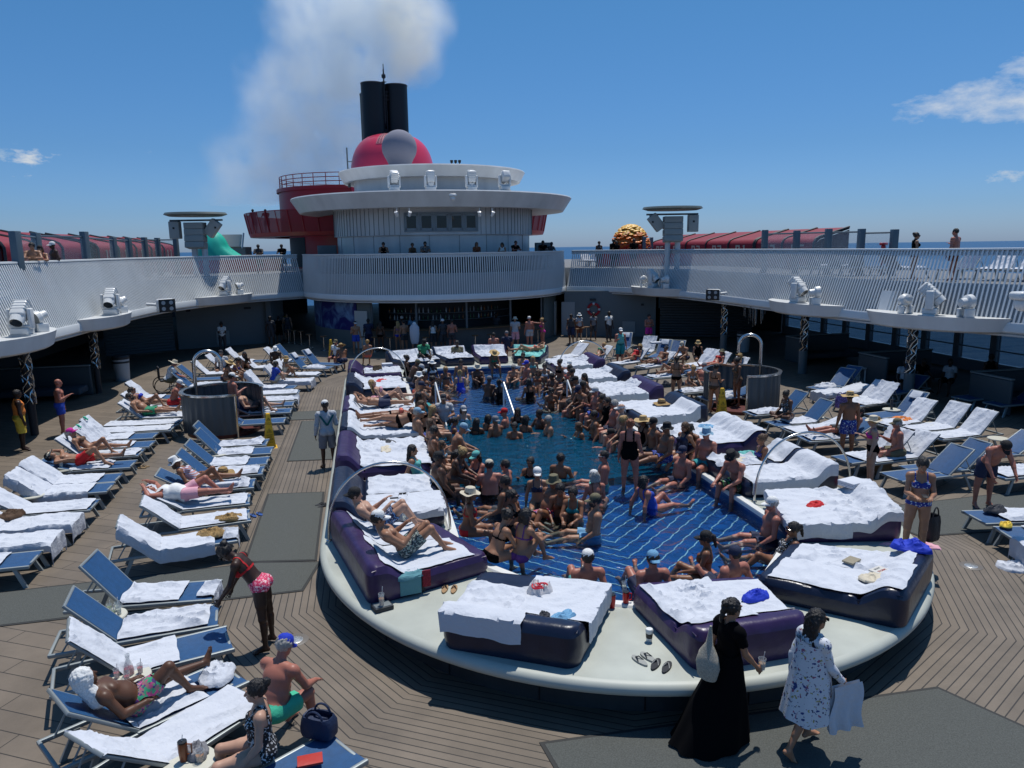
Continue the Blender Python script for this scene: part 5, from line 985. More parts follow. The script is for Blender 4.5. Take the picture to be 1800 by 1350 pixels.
# pose: spine, head dir, face dir, and for each limb (right then left): upper arm, forearm, thigh, shin; x = the person's right, y = ahead, z = up
def ps(sp=(0, 0, 1), hd=(0, .08, 1), face=(0, 1, 0), ua=((.22, 0, -1), (-.22, 0, -1)), fa=((.1, .25, -1), (-.1, .25, -1)), th=((.06, .02, -1), (-.06, .02, -1)), sh=((.02, -.04, -1), (-.02, -.04, -1)), ft=((.2, 1, -.12), (-.2, 1, -.12)), mode='foot', rr=None):
    return dict(sp=sp, hd=hd, face=face, ua=ua, fa=fa, th=th, sh=sh, ft=ft, mode=mode, rr=rr)
POSES = dict(
 stand=ps(),
 stand2=ps(th=((.1, .12, -1), (-.05, -.02, -1)), sh=((.04, -.1, -1), (-.02, -.04, -1)), fa=((.1, .8, -.6), (-.1, .2, -1))),
 phone=ps(hd=(0, .35, 1), face=(0, .75, -.6), ua=((.15, .3, -1), (-.15, .3, -1)), fa=((-.35, 1, .05), (.35, 1, .05)), th=((.1, .05, -1), (-.04, .0, -1))),
 drink=ps(ua=((.25, .1, -1), (-.2, 0, -1)), fa=((-.3, 1, .5), (-.1, .3, -1)), th=((.09, .05, -1), (-.06, .0, -1))),
 crossed=ps(ua=((.2, .25, -1), (-.2, .25, -1)), fa=((-1, .55, .12), (1, .6, .02)), sp=(0, -.04, 1)),
 hips=ps(ua=((.6, -.15, -1), (-.6, -.15, -1)), fa=((-.5, .35, -.8), (.5, .35, -.8))),
 reach=ps(ua=((.5, .8, .1), (-.2, .1, -1)), fa=((.2, 1, .2), (-.1, .5, -1)), sp=(0, .08, 1)),
 walk=ps(sp=(0, .06, 1), ua=((.12, .3, -1), (-.12, -.35, -1)), fa=((.0, .7, -.8), (-.05, .0, -1)), th=((.05, -.35, -1), (-.05, .38, -1)), sh=((.02, -.55, -1), (-.02, -.08, -1)), ft=((.05, .75, -.75), (-.05, 1, .02))),
 rail=ps(sp=(0, .38, 1), hd=(0, .3, 1), ua=((.25, .75, -.75), (-.25, .75, -.75)), fa=((-.5, 1, .1), (.5, 1, .1))),
 bend=ps(sp=(0, .72, 1), hd=(0, .8, .5), face=(0, .5, -1), ua=((.3, .35, -1), (-.35, .25, -1)), fa=((-.2, .5, -1), (.1, .6, -.8)), th=((.12, -.08, -1), (-.12, -.08, -1))),
 edge=ps(mode='seat', sp=(0, -.02, 1), ua=((.25, .1, -1), (-.25, .1, -1)), fa=((-.1, .7, -.8), (.1, .7, -.8)), th=((.12, 1, -.05), (-.14, 1, -.05)), sh=((.02, .2, -1), (-.05, .12, -1)), ft=((.1, 1, -.35), (-.1, 1, -.35))),
 edge_fwd=ps(mode='seat', sp=(0, .42, 1), hd=(0, .45, .9), face=(0, .9, -.4), ua=((.2, .55, -1), (-.2, .55, -1)), fa=((-.25, .9, -.35), (.25, .9, -.35)), th=((.18, 1, .02), (-.18, 1, .02)), sh=((.05, .1, -1), (-.05, .1, -1)), ft=((.2, 1, -.1), (-.2, 1, -.1))),
 edge_back=ps(mode='seat', sp=(0, -.3, 1), ua=((.3, -.45, -1), (-.3, -.45, -1)), fa=((.1, -.3, -1), (-.1, -.3, -1)), th=((.1, 1, -.12), (-.1, 1, -.12)), sh=((.05, .7, -1), (-.02, .7, -1)), ft=((.1, 1, .1), (-.1, 1, .1))),
 edge_drink=ps(mode='seat', sp=(0, .1, 1), ua=((.2, .2, -1), (-.2, .1, -1)), fa=((-.3, 1, .55), (.3, .8, -.5)), th=((.15, 1, -.05), (-.15, 1, -.05)), sh=((.02, .05, -1), (-.05, .15, -1)), ft=((.1, 1, -.2), (-.1, 1, -.2))),
 floor=ps(mode='seat', sp=(0, -.12, 1), ua=((.25, -.1, -1), (-.25, .2, -1)), fa=((.1, .3, -1), (.1, .9, -.6)), th=((.12, 1, .12), (-.12, 1, .10)), sh=((.02, 1, -.22), (-.04, 1, -.2)), ft=((.2, .5, 1), (-.2, .5, 1))),
 floor_back=ps(mode='seat', sp=(0, -.5, 1), ua=((.25, -.5, -1), (-.25, -.5, -1)), fa=((.1, -.1, -1), (-.1, -.1, -1)), th=((.1, 1, .12), (-.12, 1, .55)), sh=((.02, 1, -.2), (-.02, .8, -.85)), ft=((.2, .5, 1), (-.1, 1, .1))),
 knees=ps(mode='seat', sp=(0, .18, 1), hd=(0, .25, 1), ua=((.15, .7, -.8), (-.15, .7, -.8)), fa=((-.4, 1, -.1), (.4, 1, -.1)), th=((.08, 1, .85), (-.08, 1, .85)), sh=((.0, .3, -1), (-.0, .3, -1)), ft=((.1, 1, -.1), (-.1, 1, -.1))),
 cross=ps(mode='seat', sp=(0, .15, 1), hd=(0, .3, 1), face=(0, 1, -.35), ua=((.25, .25, -1), (-.25, .25, -1)), fa=((-.3, 1, -.4), (.3, 1, -.4)), th=((.75, .9, .1), (-.75, .9, .1)), sh=((-1, .35, -.15), (1, .25, -.1)), ft=((-.3, .9, .1), (.3, .9, .1))),
 side_sit=ps(mode='seat', sp=(.12, -.05, 1), ua=((.35, -.1, -1), (-.25, .35, -1)), fa=((.1, .1, -1), (.2, 1, -.3)), th=((.15, 1, .35), (-.35, 1, .12)), sh=((-.2, .55, -.8), (.3, 1, -.2)), ft=((0, 1, -.1), (-.1, .6, .7))),
 recline=ps(mode='seat', sp=(0, -1, .78), hd=(0, -.5, 1), face=(0, 1, .35), ua=((.3, .55, -.85), (-.3, .55, -.85)), fa=((-.25, 1, -.05), (.1, 1, -.1)), th=((.08, 1, .06), (-.1, 1, .06)), sh=((.02, 1, -.08), (-.02, 1, -.08)), ft=((.3, .35, 1), (-.3, .35, 1))),
 recline_knee=ps(mode='seat', sp=(0, -1, .78), hd=(0, -.5, 1), face=(0, 1, .3), ua=((.3, .5, -.85), (-.3, .5, -.85)), fa=((-.2, 1, .0), (.3, .8, .3)), th=((.1, 1, .85), (-.1, 1, .06)), sh=((.02, .55, -1), (-.02, 1, -.08)), ft=((.1, 1, -.1), (-.3, .35, 1))),
 recline_phone=ps(mode='seat', sp=(0, -1, .9), hd=(0, -.2, 1), face=(0, 1, -.3), ua=((.2, .7, -.5), (-.2, .7, -.5)), fa=((-.3, .8, .7), (.3, .8, .7)), th=((.08, 1, .75), (-.08, 1, .7)), sh=((.02, .62, -1), (-.02, .66, -1)), ft=((.1, 1, -.1), (-.1, 1, -.1))),
 lie=ps(mode='seat', sp=(0, -1, .06), hd=(0, -1, .25), face=(0, .35, 1), ua=((.5, .8, .0), (-.5, .8, .0)), fa=((-.2, 1, .05), (.2, 1, .1)), th=((.1, 1, .05), (-.1, 1, .05)), sh=((.02, 1, -.02), (-.02, 1, -.02)), ft=((.3, .25, 1), (-.3, .25, 1))),
 lie_knee=ps(mode='seat', sp=(0, -1, .12), hd=(0, -1, .3), face=(0, .35, 1), ua=((.8, .2, .1), (-.9, -.35, .25)), fa=((-.5, 1, .1), (1, -.5, .35)), th=((.1, 1, .8), (-.1, 1, .05)), sh=((.02, .6, -1), (-.02, 1, -.02)), ft=((.1, 1, -.1), (-.3, .25, 1))),
 lie_up=ps(mode='seat', sp=(0, -1, .1), hd=(0, -1, .3), face=(0, .35, 1), ua=((.8, -.5, .3), (-.8, -.5, .3)), fa=((-.8, -.4, .5), (.8, -.4, .5)), th=((.1, 1, .05), (-.1, 1, .6)), sh=((.02, 1, -.02), (-.02, .8, -.9)), ft=((.3, .25, 1), (-.1, 1, -.1))),
 prone=ps(mode='seat', sp=(0, -1, .04), hd=(.1, -1, .2), face=(.6, -.2, -.35), rr=(-1, 0, 0), ua=((-.7, -.6, .0), (.7, -.6, .0)), fa=((.5, -1, .0), (-.5, -1, .0)), th=((-.1, 1, -.04), (.1, 1, -.04)), sh=((-.02, 1, -.02), (.02, 1, .02)), ft=((-.1, .9, -.3), (.1, .9, -.3))),
 side=ps(mode='seat', sp=(.0, -1, .32), hd=(0, -.6, 1), face=(1, .2, -.1), rr=(.0, .28, .95), ua=((.5, .5, -.5), (.25, -.1, -1)), fa=((.8, .5, -.1), (.9, .1, -.2)), th=((.35, 1, .02), (.5, .9, -.04)), sh=((-.3, 1, -.08), (-.2, 1, -.02)), ft=((.4, .9, 0), (.4, .9, 0))),
 pool=ps(ua=((.35, .3, -.9), (-.35, .3, -.9)), fa=((-.3, 1, .25), (.3, 1, .1))),
 pool2=ps(sp=(.04, .05, 1), ua=((.3, .5, -.8), (-.45, -.1, -.9)), fa=((-.2, 1, .7), (-.3, .5, -.7))),
)
SKEL = dict(m=dict(sho=.178, hip=.088, wst=(.135, .098), rib=(.158, .115), pel=(.150, .112), arm=1., leg=1., sc=1.), f=dict(sho=.155, hip=.092, wst=(.115, .085), rib=(.134, .100), pel=(.155, .115), arm=.86, leg=.96, sc=.94))
_body = {}
def body(pose, sex='m', fat=0., h=.013):
    key = (pose, sex, fat, h)
    if key in _body: return _body[key]
    q = POSES[pose]; k = SKEL[sex]; f_ = Field(); s = k['sc']; sp = unit(q['sp']); r = np.array(q['rr'] or (1., 0, 0)); r = unit(r-sp*(r@sp)); fr = np.cross(sp, r); fr = unit(fr)
    if q['rr'] is None and fr[1] < 0 and sp[2] > .3: fr = -fr
    A = np.stack([r, fr, sp]); P = np.zeros(3); FT = fat
    N = P+sp*.49*s; tor = lambda a, b, c: P+(r*a+fr*b+sp*c)*s
    f_.ell(tor(0, -.005, .03), A, np.array([k['pel'][0]+.03*FT, k['pel'][1]+.02*FT, .115])*s, .03, 'torso'); f_.ell(tor(0, .0+.03*FT, .16), A, np.array([k['wst'][0]+.055*FT, k['wst'][1]+.07*FT, .15])*s, .05, 'torso')
    f_.ell(tor(0, .0, .33), A, np.array([k['rib'][0]+.025*FT, k['rib'][1]+.02*FT, .16])*s, .05, 'torso')
    hips, shd = [], []
    for i, sg in enumerate((1, -1)):
        S_ = tor(sg*k['sho'], -.005, .435); Hp = tor(sg*k['hip'], 0, -.02); hips.append(Hp); shd.append(S_)
        f_.cone(tor(sg*.05, -.01, .45), S_, .062*s, .056*s, .03, 'torso')
        if sex == 'f': f_.ell(tor(sg*.068, .088, .315), A, np.array([.062, .055, .06])*s*(1+.15*FT), .018, 'torso')
        else: f_.ell(tor(sg*.07, .07+.01*FT, .35), A, np.array([.082, .05, .06])*s, .03, 'torso')
        f_.ell(tor(sg*.075, -.07, -.02), A, np.array([.085, .075, .09])*s*(1+.1*FT), .03, 'torso')
    hd = unit(q['hd']); fc = np.array(q['face'], float); fc = unit(fc-hd*(fc@hd)*.55) if abs(unit(fc)@hd) < .97 else unit(fc)
    up = unit(hd-fc*(hd@fc)); hr = np.cross(fc, up); HC = N+hd*.155*s+fc*.012; HA = np.stack([hr, fc, up]); hs = s*.5+.5
    f_.cone(N-sp*.03, N+hd*.10*s, .060*s*k['arm']**.5, .052*s*k['arm']**.5, .025, 'neck')
    hp = lambda a, b, c: HC+(hr*a+fc*b+up*c)*hs
    f_.ell(hp(0, -.008, .025), HA, np.array([.075, .092, .088])*hs, .01, 'head'); f_.ell(hp(0, .022, -.035), HA, np.array([.060, .070, .078])*hs, .02, 'head'); f_.ell(hp(0, .060, -.082), HA, np.array([.030, .026, .022])*hs, .02, 'head')
    f_.cone(hp(0, .088, .008), hp(0, .107, -.026), .009*hs, .014*hs, .008, 'head'); f_.ell(hp(0, .088, -.055), HA, np.array([.024, .010, .010])*hs, .006, 'head')
    for sg in (1, -1):
        f_.ell(hp(sg*.075, -.008, -.008), HA, np.array([.012, .022, .032])*hs, .006, 'head'); f_.ell(hp(sg*.032, .088, .030), HA, np.array([.022, .010, .008])*hs, .008, 'head')
        f_.ell(hp(sg*.030, .094, .012), HA, np.array([.016, .010, .009])*hs, .004, 'head', True)
    jt = dict(head=(HC, HA, hs)); fe = (1+.35*FT)
    for i, (sg, Sd) in enumerate(((1, 'R'), (-1, 'L'))):
        ua, fa, th, sh, ft = (unit(q[n][i]) for n in ('ua', 'fa', 'th', 'sh', 'ft')); a = k['arm']*(1+.25*FT); S_ = shd[i]; E = S_+ua*.285*s; W = E+fa*.25*s; l = k['leg']*(1+.22*FT)
        f_.ell(S_+ua*.03, np.eye(3), np.array([.060]*3)*a*s, .03, 'uarm'+Sd); f_.cone(S_, E, .050*a*s, .040*a*s, .02, 'uarm'+Sd); f_.cone(E, W, .041*a*s, .026*a*s, .015, 'farm'+Sd); f_.cone(E+fa*.03, E+fa*.1, .040*a*s, .037*a*s, .015, 'farm'+Sd)
        # hand: palm, four curled fingers of unequal length, thumb from the side of the palm
        ax = np.cross(fa, Z_); ax = unit(ax) if np.linalg.norm(ax) > .35 else unit(np.cross(fa, X_*sg)); pn = unit(np.cross(ax, fa))
        if pn[2] > 0 and abs(fa[2]) < .7: pn = -pn
        if abs(fa[2]) >= .7: ax = unit(np.cross(fa, X_)); pn = X_*(-sg); pn = unit(pn-fa*(pn@fa)); ax = np.cross(pn, fa)
        thumb_side = ax if (ax@(-X_*sg)+ax@Y_*.5) > 0 else -ax; Pm = W+fa*.055*s; HB = np.stack([ax, pn, fa]); fr_ = max(.0078, .62*h)
        f_.cone(W, W+fa*.03, .024*a*s, .026*s, .012, 'hand'+Sd); f_.ell(Pm, HB, np.array([.040, .016, .048])*s, .010, 'hand'+Sd)
        for j, ln_ in enumerate((.066, .078, .073, .058)):
            o = (j-1.5)*-.0205*s; b0 = Pm+thumb_side*o+fa*.040*s; d1 = unit(fa+pn*.35-thumb_side*(j-1.5)*.06); m1 = b0+d1*ln_*.55*s; d2 = unit(fa+pn*1.15); f_.cone(b0, m1, fr_, fr_*.95, .004, 'hand'+Sd); f_.cone(m1, m1+d2*ln_*.45*s, fr_*.95, fr_*.8, .003, 'hand'+Sd)
        t0 = W+fa*.022*s+thumb_side*.022*s; t1 = t0+unit(fa*.7+thumb_side*.75+pn*.35)*.038*s; f_.cone(t0, t1, fr_*1.25, fr_*1.1, .006, 'hand'+Sd); f_.cone(t1, t1+unit(fa+thumb_side*.25+pn*.5)*.030*s, fr_*1.1, fr_*.85, .003, 'hand'+Sd)
        Hp = hips[i]; K_ = Hp+th*.425*s; An = K_+sh*.405*s; bk = unit(np.cross(sh, np.cross(th+sh*.01, sh)+r*.001)) if 0 else None
        f_.cone(Hp, K_, .088*l*s, .056*l*s, .035, 'thigh'+Sd); f_.cone(Hp+th*.05, Hp+th*.2, .088*l*s, .078*l*s, .02, 'thigh'+Sd); f_.ell(K_, np.eye(3), np.array([.056]*3)*l*s, .012, 'thigh'+Sd); f_.cone(K_, An, .050*l*s, .032*l*s, .015, 'shin'+Sd)
        cb = -(ft-sh*(ft@sh)); cb = unit(cb) if np.linalg.norm(cb) > .2 else -fr; f_.cone(K_+sh*.08+cb*.014, K_+sh*.2+cb*.010, .048*l*s, .036*l*s, .02, 'shin'+Sd)
        hl = An-ft*.03*s+sh*.035*s; tb = An+ft*.12*s+sh*.045*s; lat = unit(np.cross(ft, sh)); f_.cone(hl, An, .028*s, .033*s, .015, 'foot'+Sd); f_.cone(An+ft*.02, tb, .033*s, .026*s, .02, 'foot'+Sd); f_.cone(hl+ft*.02, tb, .026*s, .022*s, .015, 'foot'+Sd); f_.cone(tb-lat*.018*s, tb+lat*.018*s, .021*s, .021*s, .01, 'foot'+Sd)
        for j in range(5):
            o = (j-2)*.0175*s; b0 = tb+lat*o+ft*.012; f_.cone(b0, b0+ft*(.038-.005*abs(j-1))*s, max(.0095, .6*h), max(.008, .55*h), .004, 'foot'+Sd)
        jt['sho'+Sd] = S_; jt['elb'+Sd] = E; jt['wri'+Sd] = W; jt['hand'+Sd] = (Pm, HB); jt['hip'+Sd] = Hp; jt['knee'+Sd] = K_; jt['ank'+Sd] = An
    V, Fq = f_.net(h)
    # features for clothing
    labs = sorted({p[6] for p in f_.P}); Dm = np.full((len(labs), len(V)), 9., np.float32)
    for p in f_.P:
        if not p[7]: j = labs.index(p[6]); Dm[j] = np.minimum(Dm[j], f_.dist(p, V))
    lab = np.array(labs)[Dm.argmin(0)]; q_ = (V-P)/s; feat = dict(lab=lab, s=q_@sp, lr=q_@r, fr=q_@fr)
    def tt(a, b): ba = b-a; return ((V-a)@ba)/(ba@ba)
    for Sd in 'RL': feat['thigh'+Sd] = tt(jt['hip'+Sd], jt['knee'+Sd]); feat['uarm'+Sd] = tt(jt['sho'+Sd], jt['elb'+Sd]); feat['shin'+Sd] = tt(jt['knee'+Sd], jt['ank'+Sd]); feat['farm'+Sd] = tt(jt['elb'+Sd], jt['wri'+Sd])
    # face colours: eyes, lips (material 1, 2)
    fcn = V[Fq].mean(1); mi = np.zeros(len(Fq), int); qh = ((fcn-HC)@HA.T)/hs
    for sg in (1, -1): mi[(np.abs(qh[:, 0]-sg*.030) < .014) & (np.abs(qh[:, 2]-.014) < .007) & (qh[:, 1] > .06)] = 1
    mi[(np.abs(qh[:, 0]) < .024) & (np.abs(qh[:, 2]+.055) < .009) & (qh[:, 1] > .075)] = 2
    zmin = V[:, 2].min() if q['mode'] == 'foot' else min(-.105*s*(1+.06*FT), V[(lab == 'torso')][:, 2].min())
    off = np.array([0, 0, -zmin]); V = V+off
    if q['mode'] == 'foot': off[:2] = 0
    for n_ in list(jt):
        v = jt[n_]
        jt[n_] = (v[0]+off,)+tuple(v[1:]) if isinstance(v, tuple) else v+off
    me = np_mesh('body', V, Fq, [SK, EYE, LIP], mi)
    B = dict(me=me, V=V, F=Fq, N=vnormals(V, Fq), ft=feat, jt=jt, s=s, A=A, P=P+off, key=key, g={}); _body[key] = B; return B
EYE = mat('eye', (.02, .015, .012), .3); LIP = mat('lip', (.25, .07, .06), .5)
def skin(name, c): return mat('skin '+name, c, .45, var=.12, vscale=7, spec=.4)
SKN = dict(p=skin('pale', (.50, .29, .20)), t=skin('tan', (.36, .18, .105)), b=skin('bronze', (.24, .105, .055)), k=skin('deep', (.045, .02, .012)), d=skin('brown', (.11, .05, .028)), r=skin('sunburnt', (.42, .16, .11)))
SK = SKN['t']
def cloth(c, name=None, rough=.75, **k):
    return mat(name or 'cloth %.2f %.2f %.2f' % c, c, rough, bump=.3, bscale=30, **k)
def garment(B, kind):
    if kind in B['g']: return B['g'][kind]
    f = B['ft']; L = f['lab']; s, lr, fr = f['s'], f['lr'], f['fr']; tor = L == 'torso'; z = np.zeros(len(L), bool); off = np.full(len(L), .007); fem = B['key'][1] == 'f'
    th = lambda t: ((L == 'thighR') & (f['thighR'] < t)) | ((L == 'thighL') & (f['thighL'] < t)); tv = np.where(L == 'thighR', f['thighR'], np.where(L == 'thighL', f['thighL'], 0))
    ua = lambda t: ((L == 'uarmR') & (f['uarmR'] < t)) | ((L == 'uarmL') & (f['uarmL'] < t))
    if kind == 'trunks': m = (tor & (s < .075)) | th(.62); off = .009+.030*np.clip(tv, 0, 1)
    elif kind == 'shorts': m = (tor & (s < .085)) | th(.95); off = .012+.03*np.clip(tv, 0, 1)
    elif kind == 'briefs': m = (tor & (s < .035)) | (th(.11) & (s < .02)); off[:] = .005
    elif kind == 'bottom': m = (tor & (s < .035)) | (th(.05)); off[:] = .005
    elif kind == 'highbottom': m = (tor & (s < .115)) | (th(.07)); off[:] = .005
    elif kind == 'top': a = np.abs(lr); m = tor & (((s > .262) & (s < .30)) | ((fr > .03) & (s > .255) & (s < .375-.5*np.abs(a-.07)) & (a < .14)) | ((np.abs(a-.085) < .013) & (s > .3))); off[:] = .005
    elif kind == 'swimsuit': m = (tor & (s < .30)) | (tor & (fr > 0) & (s < .385)) | th(.05) | (tor & (np.abs(np.abs(lr)-.085) < .02)); off[:] = .006
    elif kind == 'tshirt': m = (tor & (s > -.03)) | ua(.62); off = np.where(tor, .014+.012*np.clip(.2-s, 0, 1), .018)
    elif kind == 'tank': m = tor & (s > -.03) & ((s < .37) | (np.abs(lr) < .125)); off = np.full(len(L), .012)
    elif kind == 'longshirt': m = (tor & (s > -.08)) | (L == 'uarmR') | (L == 'uarmL') | (L == 'farmR') | (L == 'farmL'); off = np.full(len(L), .014)
    elif kind == 'leggings': m = (tor & (s < .1)) | th(2) | (L == 'shinR') | (L == 'shinL'); off[:] = .01
    elif kind == 'sandals': m = ((L == 'footR') | (L == 'footL')) & (B['V'][:, 2] < .018); off[:] = .008
    elif kind == 'trousers': m = (tor & (s < .1)) | th(2) | (L == 'shinR') | (L == 'shinL'); off = np.where(tor, .01, .022)
    Fm = m[B['F']].all(1); Fq = B['F'][Fm]; ids = np.unique(Fq); mp = np.full(len(L), -1); mp[ids] = np.arange(len(ids)); V = B['V'][ids]+B['N'][ids]*off[ids][:, None]
    V = V+B['N'][ids]*(.003*np.sin(V[:, :1]*60+V[:, 2:]*45)) if kind in ('trunks', 'shorts', 'tshirt', 'longshirt', 'trousers', 'tank') else V
    # inner copy closes the cloth's edge
    me = np_mesh(kind, V, mp[Fq], [None]); B['g'][kind] = me; return me
# head-local pieces: hair, hats, glasses (x right, y ahead, z up; origin = head centre)
_hp = {}
def headpiece(kind):
    if kind in _hp: return _hp[kind]
    I3 = np.eye(3); f = Field(); rn = random.Random(hash(kind) % 99)
    wv = lambda X, Y, Z: .006*np.sin(X*95+np.sin(Z*50)*2.2+Y*30)*np.sin(Y*80+Z*34+1.3)+.004*np.sin(X*190+Z*60)*np.sin(Y*170)
    def face_off(): f.ell((0, .085, -.035), I3, (.062, .075, .085), .01, '', True)
    if kind in ('short', 'buzz'): g = .012 if kind == 'short' else .005; f.ell((0, -.014, .03), I3, (.077+g, .090+g, .088+g), .01); face_off(); V, Fq = f.net(.009, wv); keep = None
    elif kind in ('long', 'wavy', 'bun', 'pony', 'bob', 'afro'):
        f.ell((0, -.016, .03), I3, (.090, .100, .098), .01)
        if kind in ('long', 'wavy'):
            for x in (-.06, -.03, 0, .03, .06): f.cone((x, -.07, .0), (x*1.25, -.085-.02*abs(x), -.30 if kind == 'long' else -.20), .036, .022 if kind == 'long' else .036, .02)
        if kind == 'bob':
            for x in (-.075, -.04, 0, .04, .075): f.cone((x, -.05, .0), (x, -.05, -.10), .036, .034, .02)
        if kind == 'bun': f.ell((0, -.105, .075), I3, (.048, .045, .045), .01)
        if kind == 'pony':
            f.ell((0, -.11, .05), I3, (.035, .03, .03), .01); f.cone((0, -.12, .04), (.0, -.15, -.12), .034, .018, .015)
        if kind == 'afro': f.ell((0, -.03, .05), I3, (.12, .125, .12), .02)
        f.ell((0, .095, -.03), I3, (.060, .07, .088), .01, '', True); V, Fq = f.net(.009, wv)
    elif kind == 'beard': f.ell((0, .03, -.06), I3, (.062, .072, .062), .01); f.ell((0, .07, -.0), I3, (.07, .075, .038), .01, '', True); V, Fq = f.net(.008, wv)
    elif kind in ('cap', 'capback', 'visor'):
        b = MB(); k = 20; sg = -1 if kind == 'capback' else 1
        if kind != 'visor': b.lathe([(.088, .018), (.092, .035), (.090, .07), (.078, .105), (.05, .128), (.012, .136), (.0005, .137)], n=28, sx=.95, sy=1.08, c=(0, -.008, 0))
        else: b.lathe([(.088, .018), (.092, .035), (.090, .06)], n=28, sx=.95, sy=1.08, c=(0, -.008, 0))
        if kind != 'visor': b.ell((0, -.008, .137), (.008, .008, .005), 8, 4)
        rings = []
        for j in range(5):
            t = j/4; rings.append([Vector((.078*cos(pi*i/k)*(1-.10*t), sg*(.045+.055*sin(pi*i/k)+t*.085*sin(pi*i/k)**.6), .030-.016*t*t-.020*t*abs(cos(pi*i/k))**2)) for i in range(k+1)])
        b.loft(rings, closed=False); b.loft([[v+Vector((0, 0, -.004)) for v in r_] for r_ in reversed(rings)], closed=False); _hp[kind] = b.mesh(kind, [None]); return _hp[kind]
    elif kind in ('bucket', 'sunhat', 'widehat'):
        br = {'bucket': (.145, -.03), 'sunhat': (.17, .002), 'widehat': (.215, -.005)}[kind]; b = MB()
        b.lathe([(.0005, .128), (.06, .128), (.080, .118), (.088, .09), (.095, .03), (.10, .02), (br[0]*.8, .02+br[1]*.5), (br[0], .02+br[1]), (br[0]*1.0, .016+br[1]), (br[0]*.8, .015+br[1]*.5), (.098, .012)], n=32, sy=1.06, c=(0, -.01, .01))
        b.v = [(x, y, z+(.012*sin(3*math.atan2(y, x))+.008*sin(5*math.atan2(y, x))) * (1 if x*x+y*y > .0125 else 0)) for x, y, z in b.v]
        _hp[kind] = b.mesh(kind, [None]); return _hp[kind]
    elif kind == 'band':
        b = MB(); b.lathe([(.098, .035), (.101, .04), (.098, .062), (.093, .064)], n=32, sy=1.06, c=(0, -.01, .01)); _hp[kind] = b.mesh(kind, [None]); return _hp[kind]
    elif kind == 'hood':
        f.ell((0, -.02, .02), I3, (.105, .115, .12), .02); f.cone((-.03, -.06, -.05), (-.06, -.02, -.26), .07, .10, .04); f.cone((.03, -.06, -.05), (.06, -.02, -.26), .07, .10, .04); f.ell((0, .105, -.04), I3, (.062, .08, .10), .01, '', True); V, Fq = f.net(.009, wv)
    elif kind == 'shades':
        b = MB()
        for sg in (1, -1): b.rbox((sg*.034, .100, .012), (.054, .012, .036), .010, n=2); b.tube([(sg*.060, .094, .016), (sg*.080, .04, .014), (sg*.081, -.01, .008)], .0035, 5)
        b.tube([(-.01, .105, .016), (.01, .105, .016)], .004, 5); _hp[kind] = b.mesh(kind, [None]); return _hp[kind]
    me = np_mesh(kind, V, Fq, [None]); _hp[kind] = me; return me
def om(o, m):
    for i, sl_ in enumerate(o.material_slots):
        if i == 0: sl_.link = 'OBJECT'; sl_.material = m
COL = dict(black=(.008, .008, .01), white=(.80, .80, .78), navy=(.012, .02, .06), blue=(.015, .06, .42), royal=(.01, .04, .5), red=(.55, .01, .015), pink=(.75, .12, .30), lpink=(.75, .38, .45), magenta=(.65, .02, .30), teal=(.01, .28, .30), aqua=(.12, .45, .42), green=(.02, .25, .12), mint=(.05, .5, .30), grey=(.2, .2, .22), lgrey=(.45, .46, .48), khaki=(.16, .14, .08), straw=(.52, .36, .16), cream=(.62, .55, .42), orange=(.7, .2, .03), purple=(.12, .03, .2), brown=(.09, .045, .02), blond=(.42, .26, .10), dark=(.012, .009, .008), grhair=(.35, .33, .3), coral=(.7, .15, .1), sky=(.15, .35, .55), yellow=(.8, .55, .06), lblue=(.25, .42, .55), char=(.04, .042, .05), rust=(.22, .06, .02), ginger=(.25, .08, .03))
def cm(c): return (mat('cloth black', (.004, .004, .005), .95, spec=.08) if c == 'black' else cloth(COL[c], 'cloth '+c)) if isinstance(c, str) and c in COL else (PAT[c] if isinstance(c, str) else cloth(c))
def hairm(c): return mat('hair '+c, COL[c], .5, bump=.6, bscale=90, stretch=(1, 1, .15))
GN = dict(trunks='swim_trunks', shorts='shorts', briefs='swim_briefs', bottom='bikini_bottom', highbottom='bikini_bottom', top='bikini_top', swimsuit='swimsuit', tshirt='shirt', tank='tank_top', longshirt='shirt', leggings='leggings', sandals='sandal_soles', trousers='trousers')
def person(loc, rz, pose, label, sk='t', sex='m', fat=0., wear=(), head=(), h=.013, s=1., group=None, tilt=0., props=()):
    "wear: (garment, colour) pairs; head: (piece, colour) pairs; loc is the support point under feet or seat, rz turns the facing direction (+Y) anticlockwise"
    B = body(pose, sex, fat, h); t = thing('person', label, 'person', loc, rz, group, s)
    if tilt: t.rotation_euler = (tilt, 0, rz)
    o = obj('body', B['me'], parent=t); om(o, SKN[sk])
    if sk in 'kd':
        o.material_slots[2].link = 'OBJECT'; o.material_slots[2].material = SKN[sk]
    for g, c in wear:
        e = obj(GN[g], garment(B, g), parent=t); om(e, cm(c))
    HC, HA, hs = B['jt']['head']; R_ = Matrix(HA.T.tolist()).to_4x4(); mt = Matrix.Translation(Vector(HC)) @ R_ @ Matrix.Scale(hs, 4)
    for g, c in head:
        hair = g in ('short', 'buzz', 'long', 'wavy', 'bun', 'pony', 'bob', 'afro', 'beard'); nm = {'capback': 'cap', 'sunhat': 'hat', 'widehat': 'hat', 'bucket': 'hat', 'shades': 'sunglasses', 'band': 'hat_band', 'hood': 'towel_hood', 'beard': 'beard'}.get(g, 'hair' if hair else g)
        e = obj(nm, headpiece(g), parent=t, mtx=mt); om(e, hairm(c) if hair else (mat('dark lens', (.01, .01, .012), .15) if g == 'shades' and c == 'black' else mat('hat '+c, COL[c], .8, var=.15, vscale=60, bump=.5, bscale=150)))
    t['_k'] = repr(B['key']); del t['_k']; return t
PAT = {}
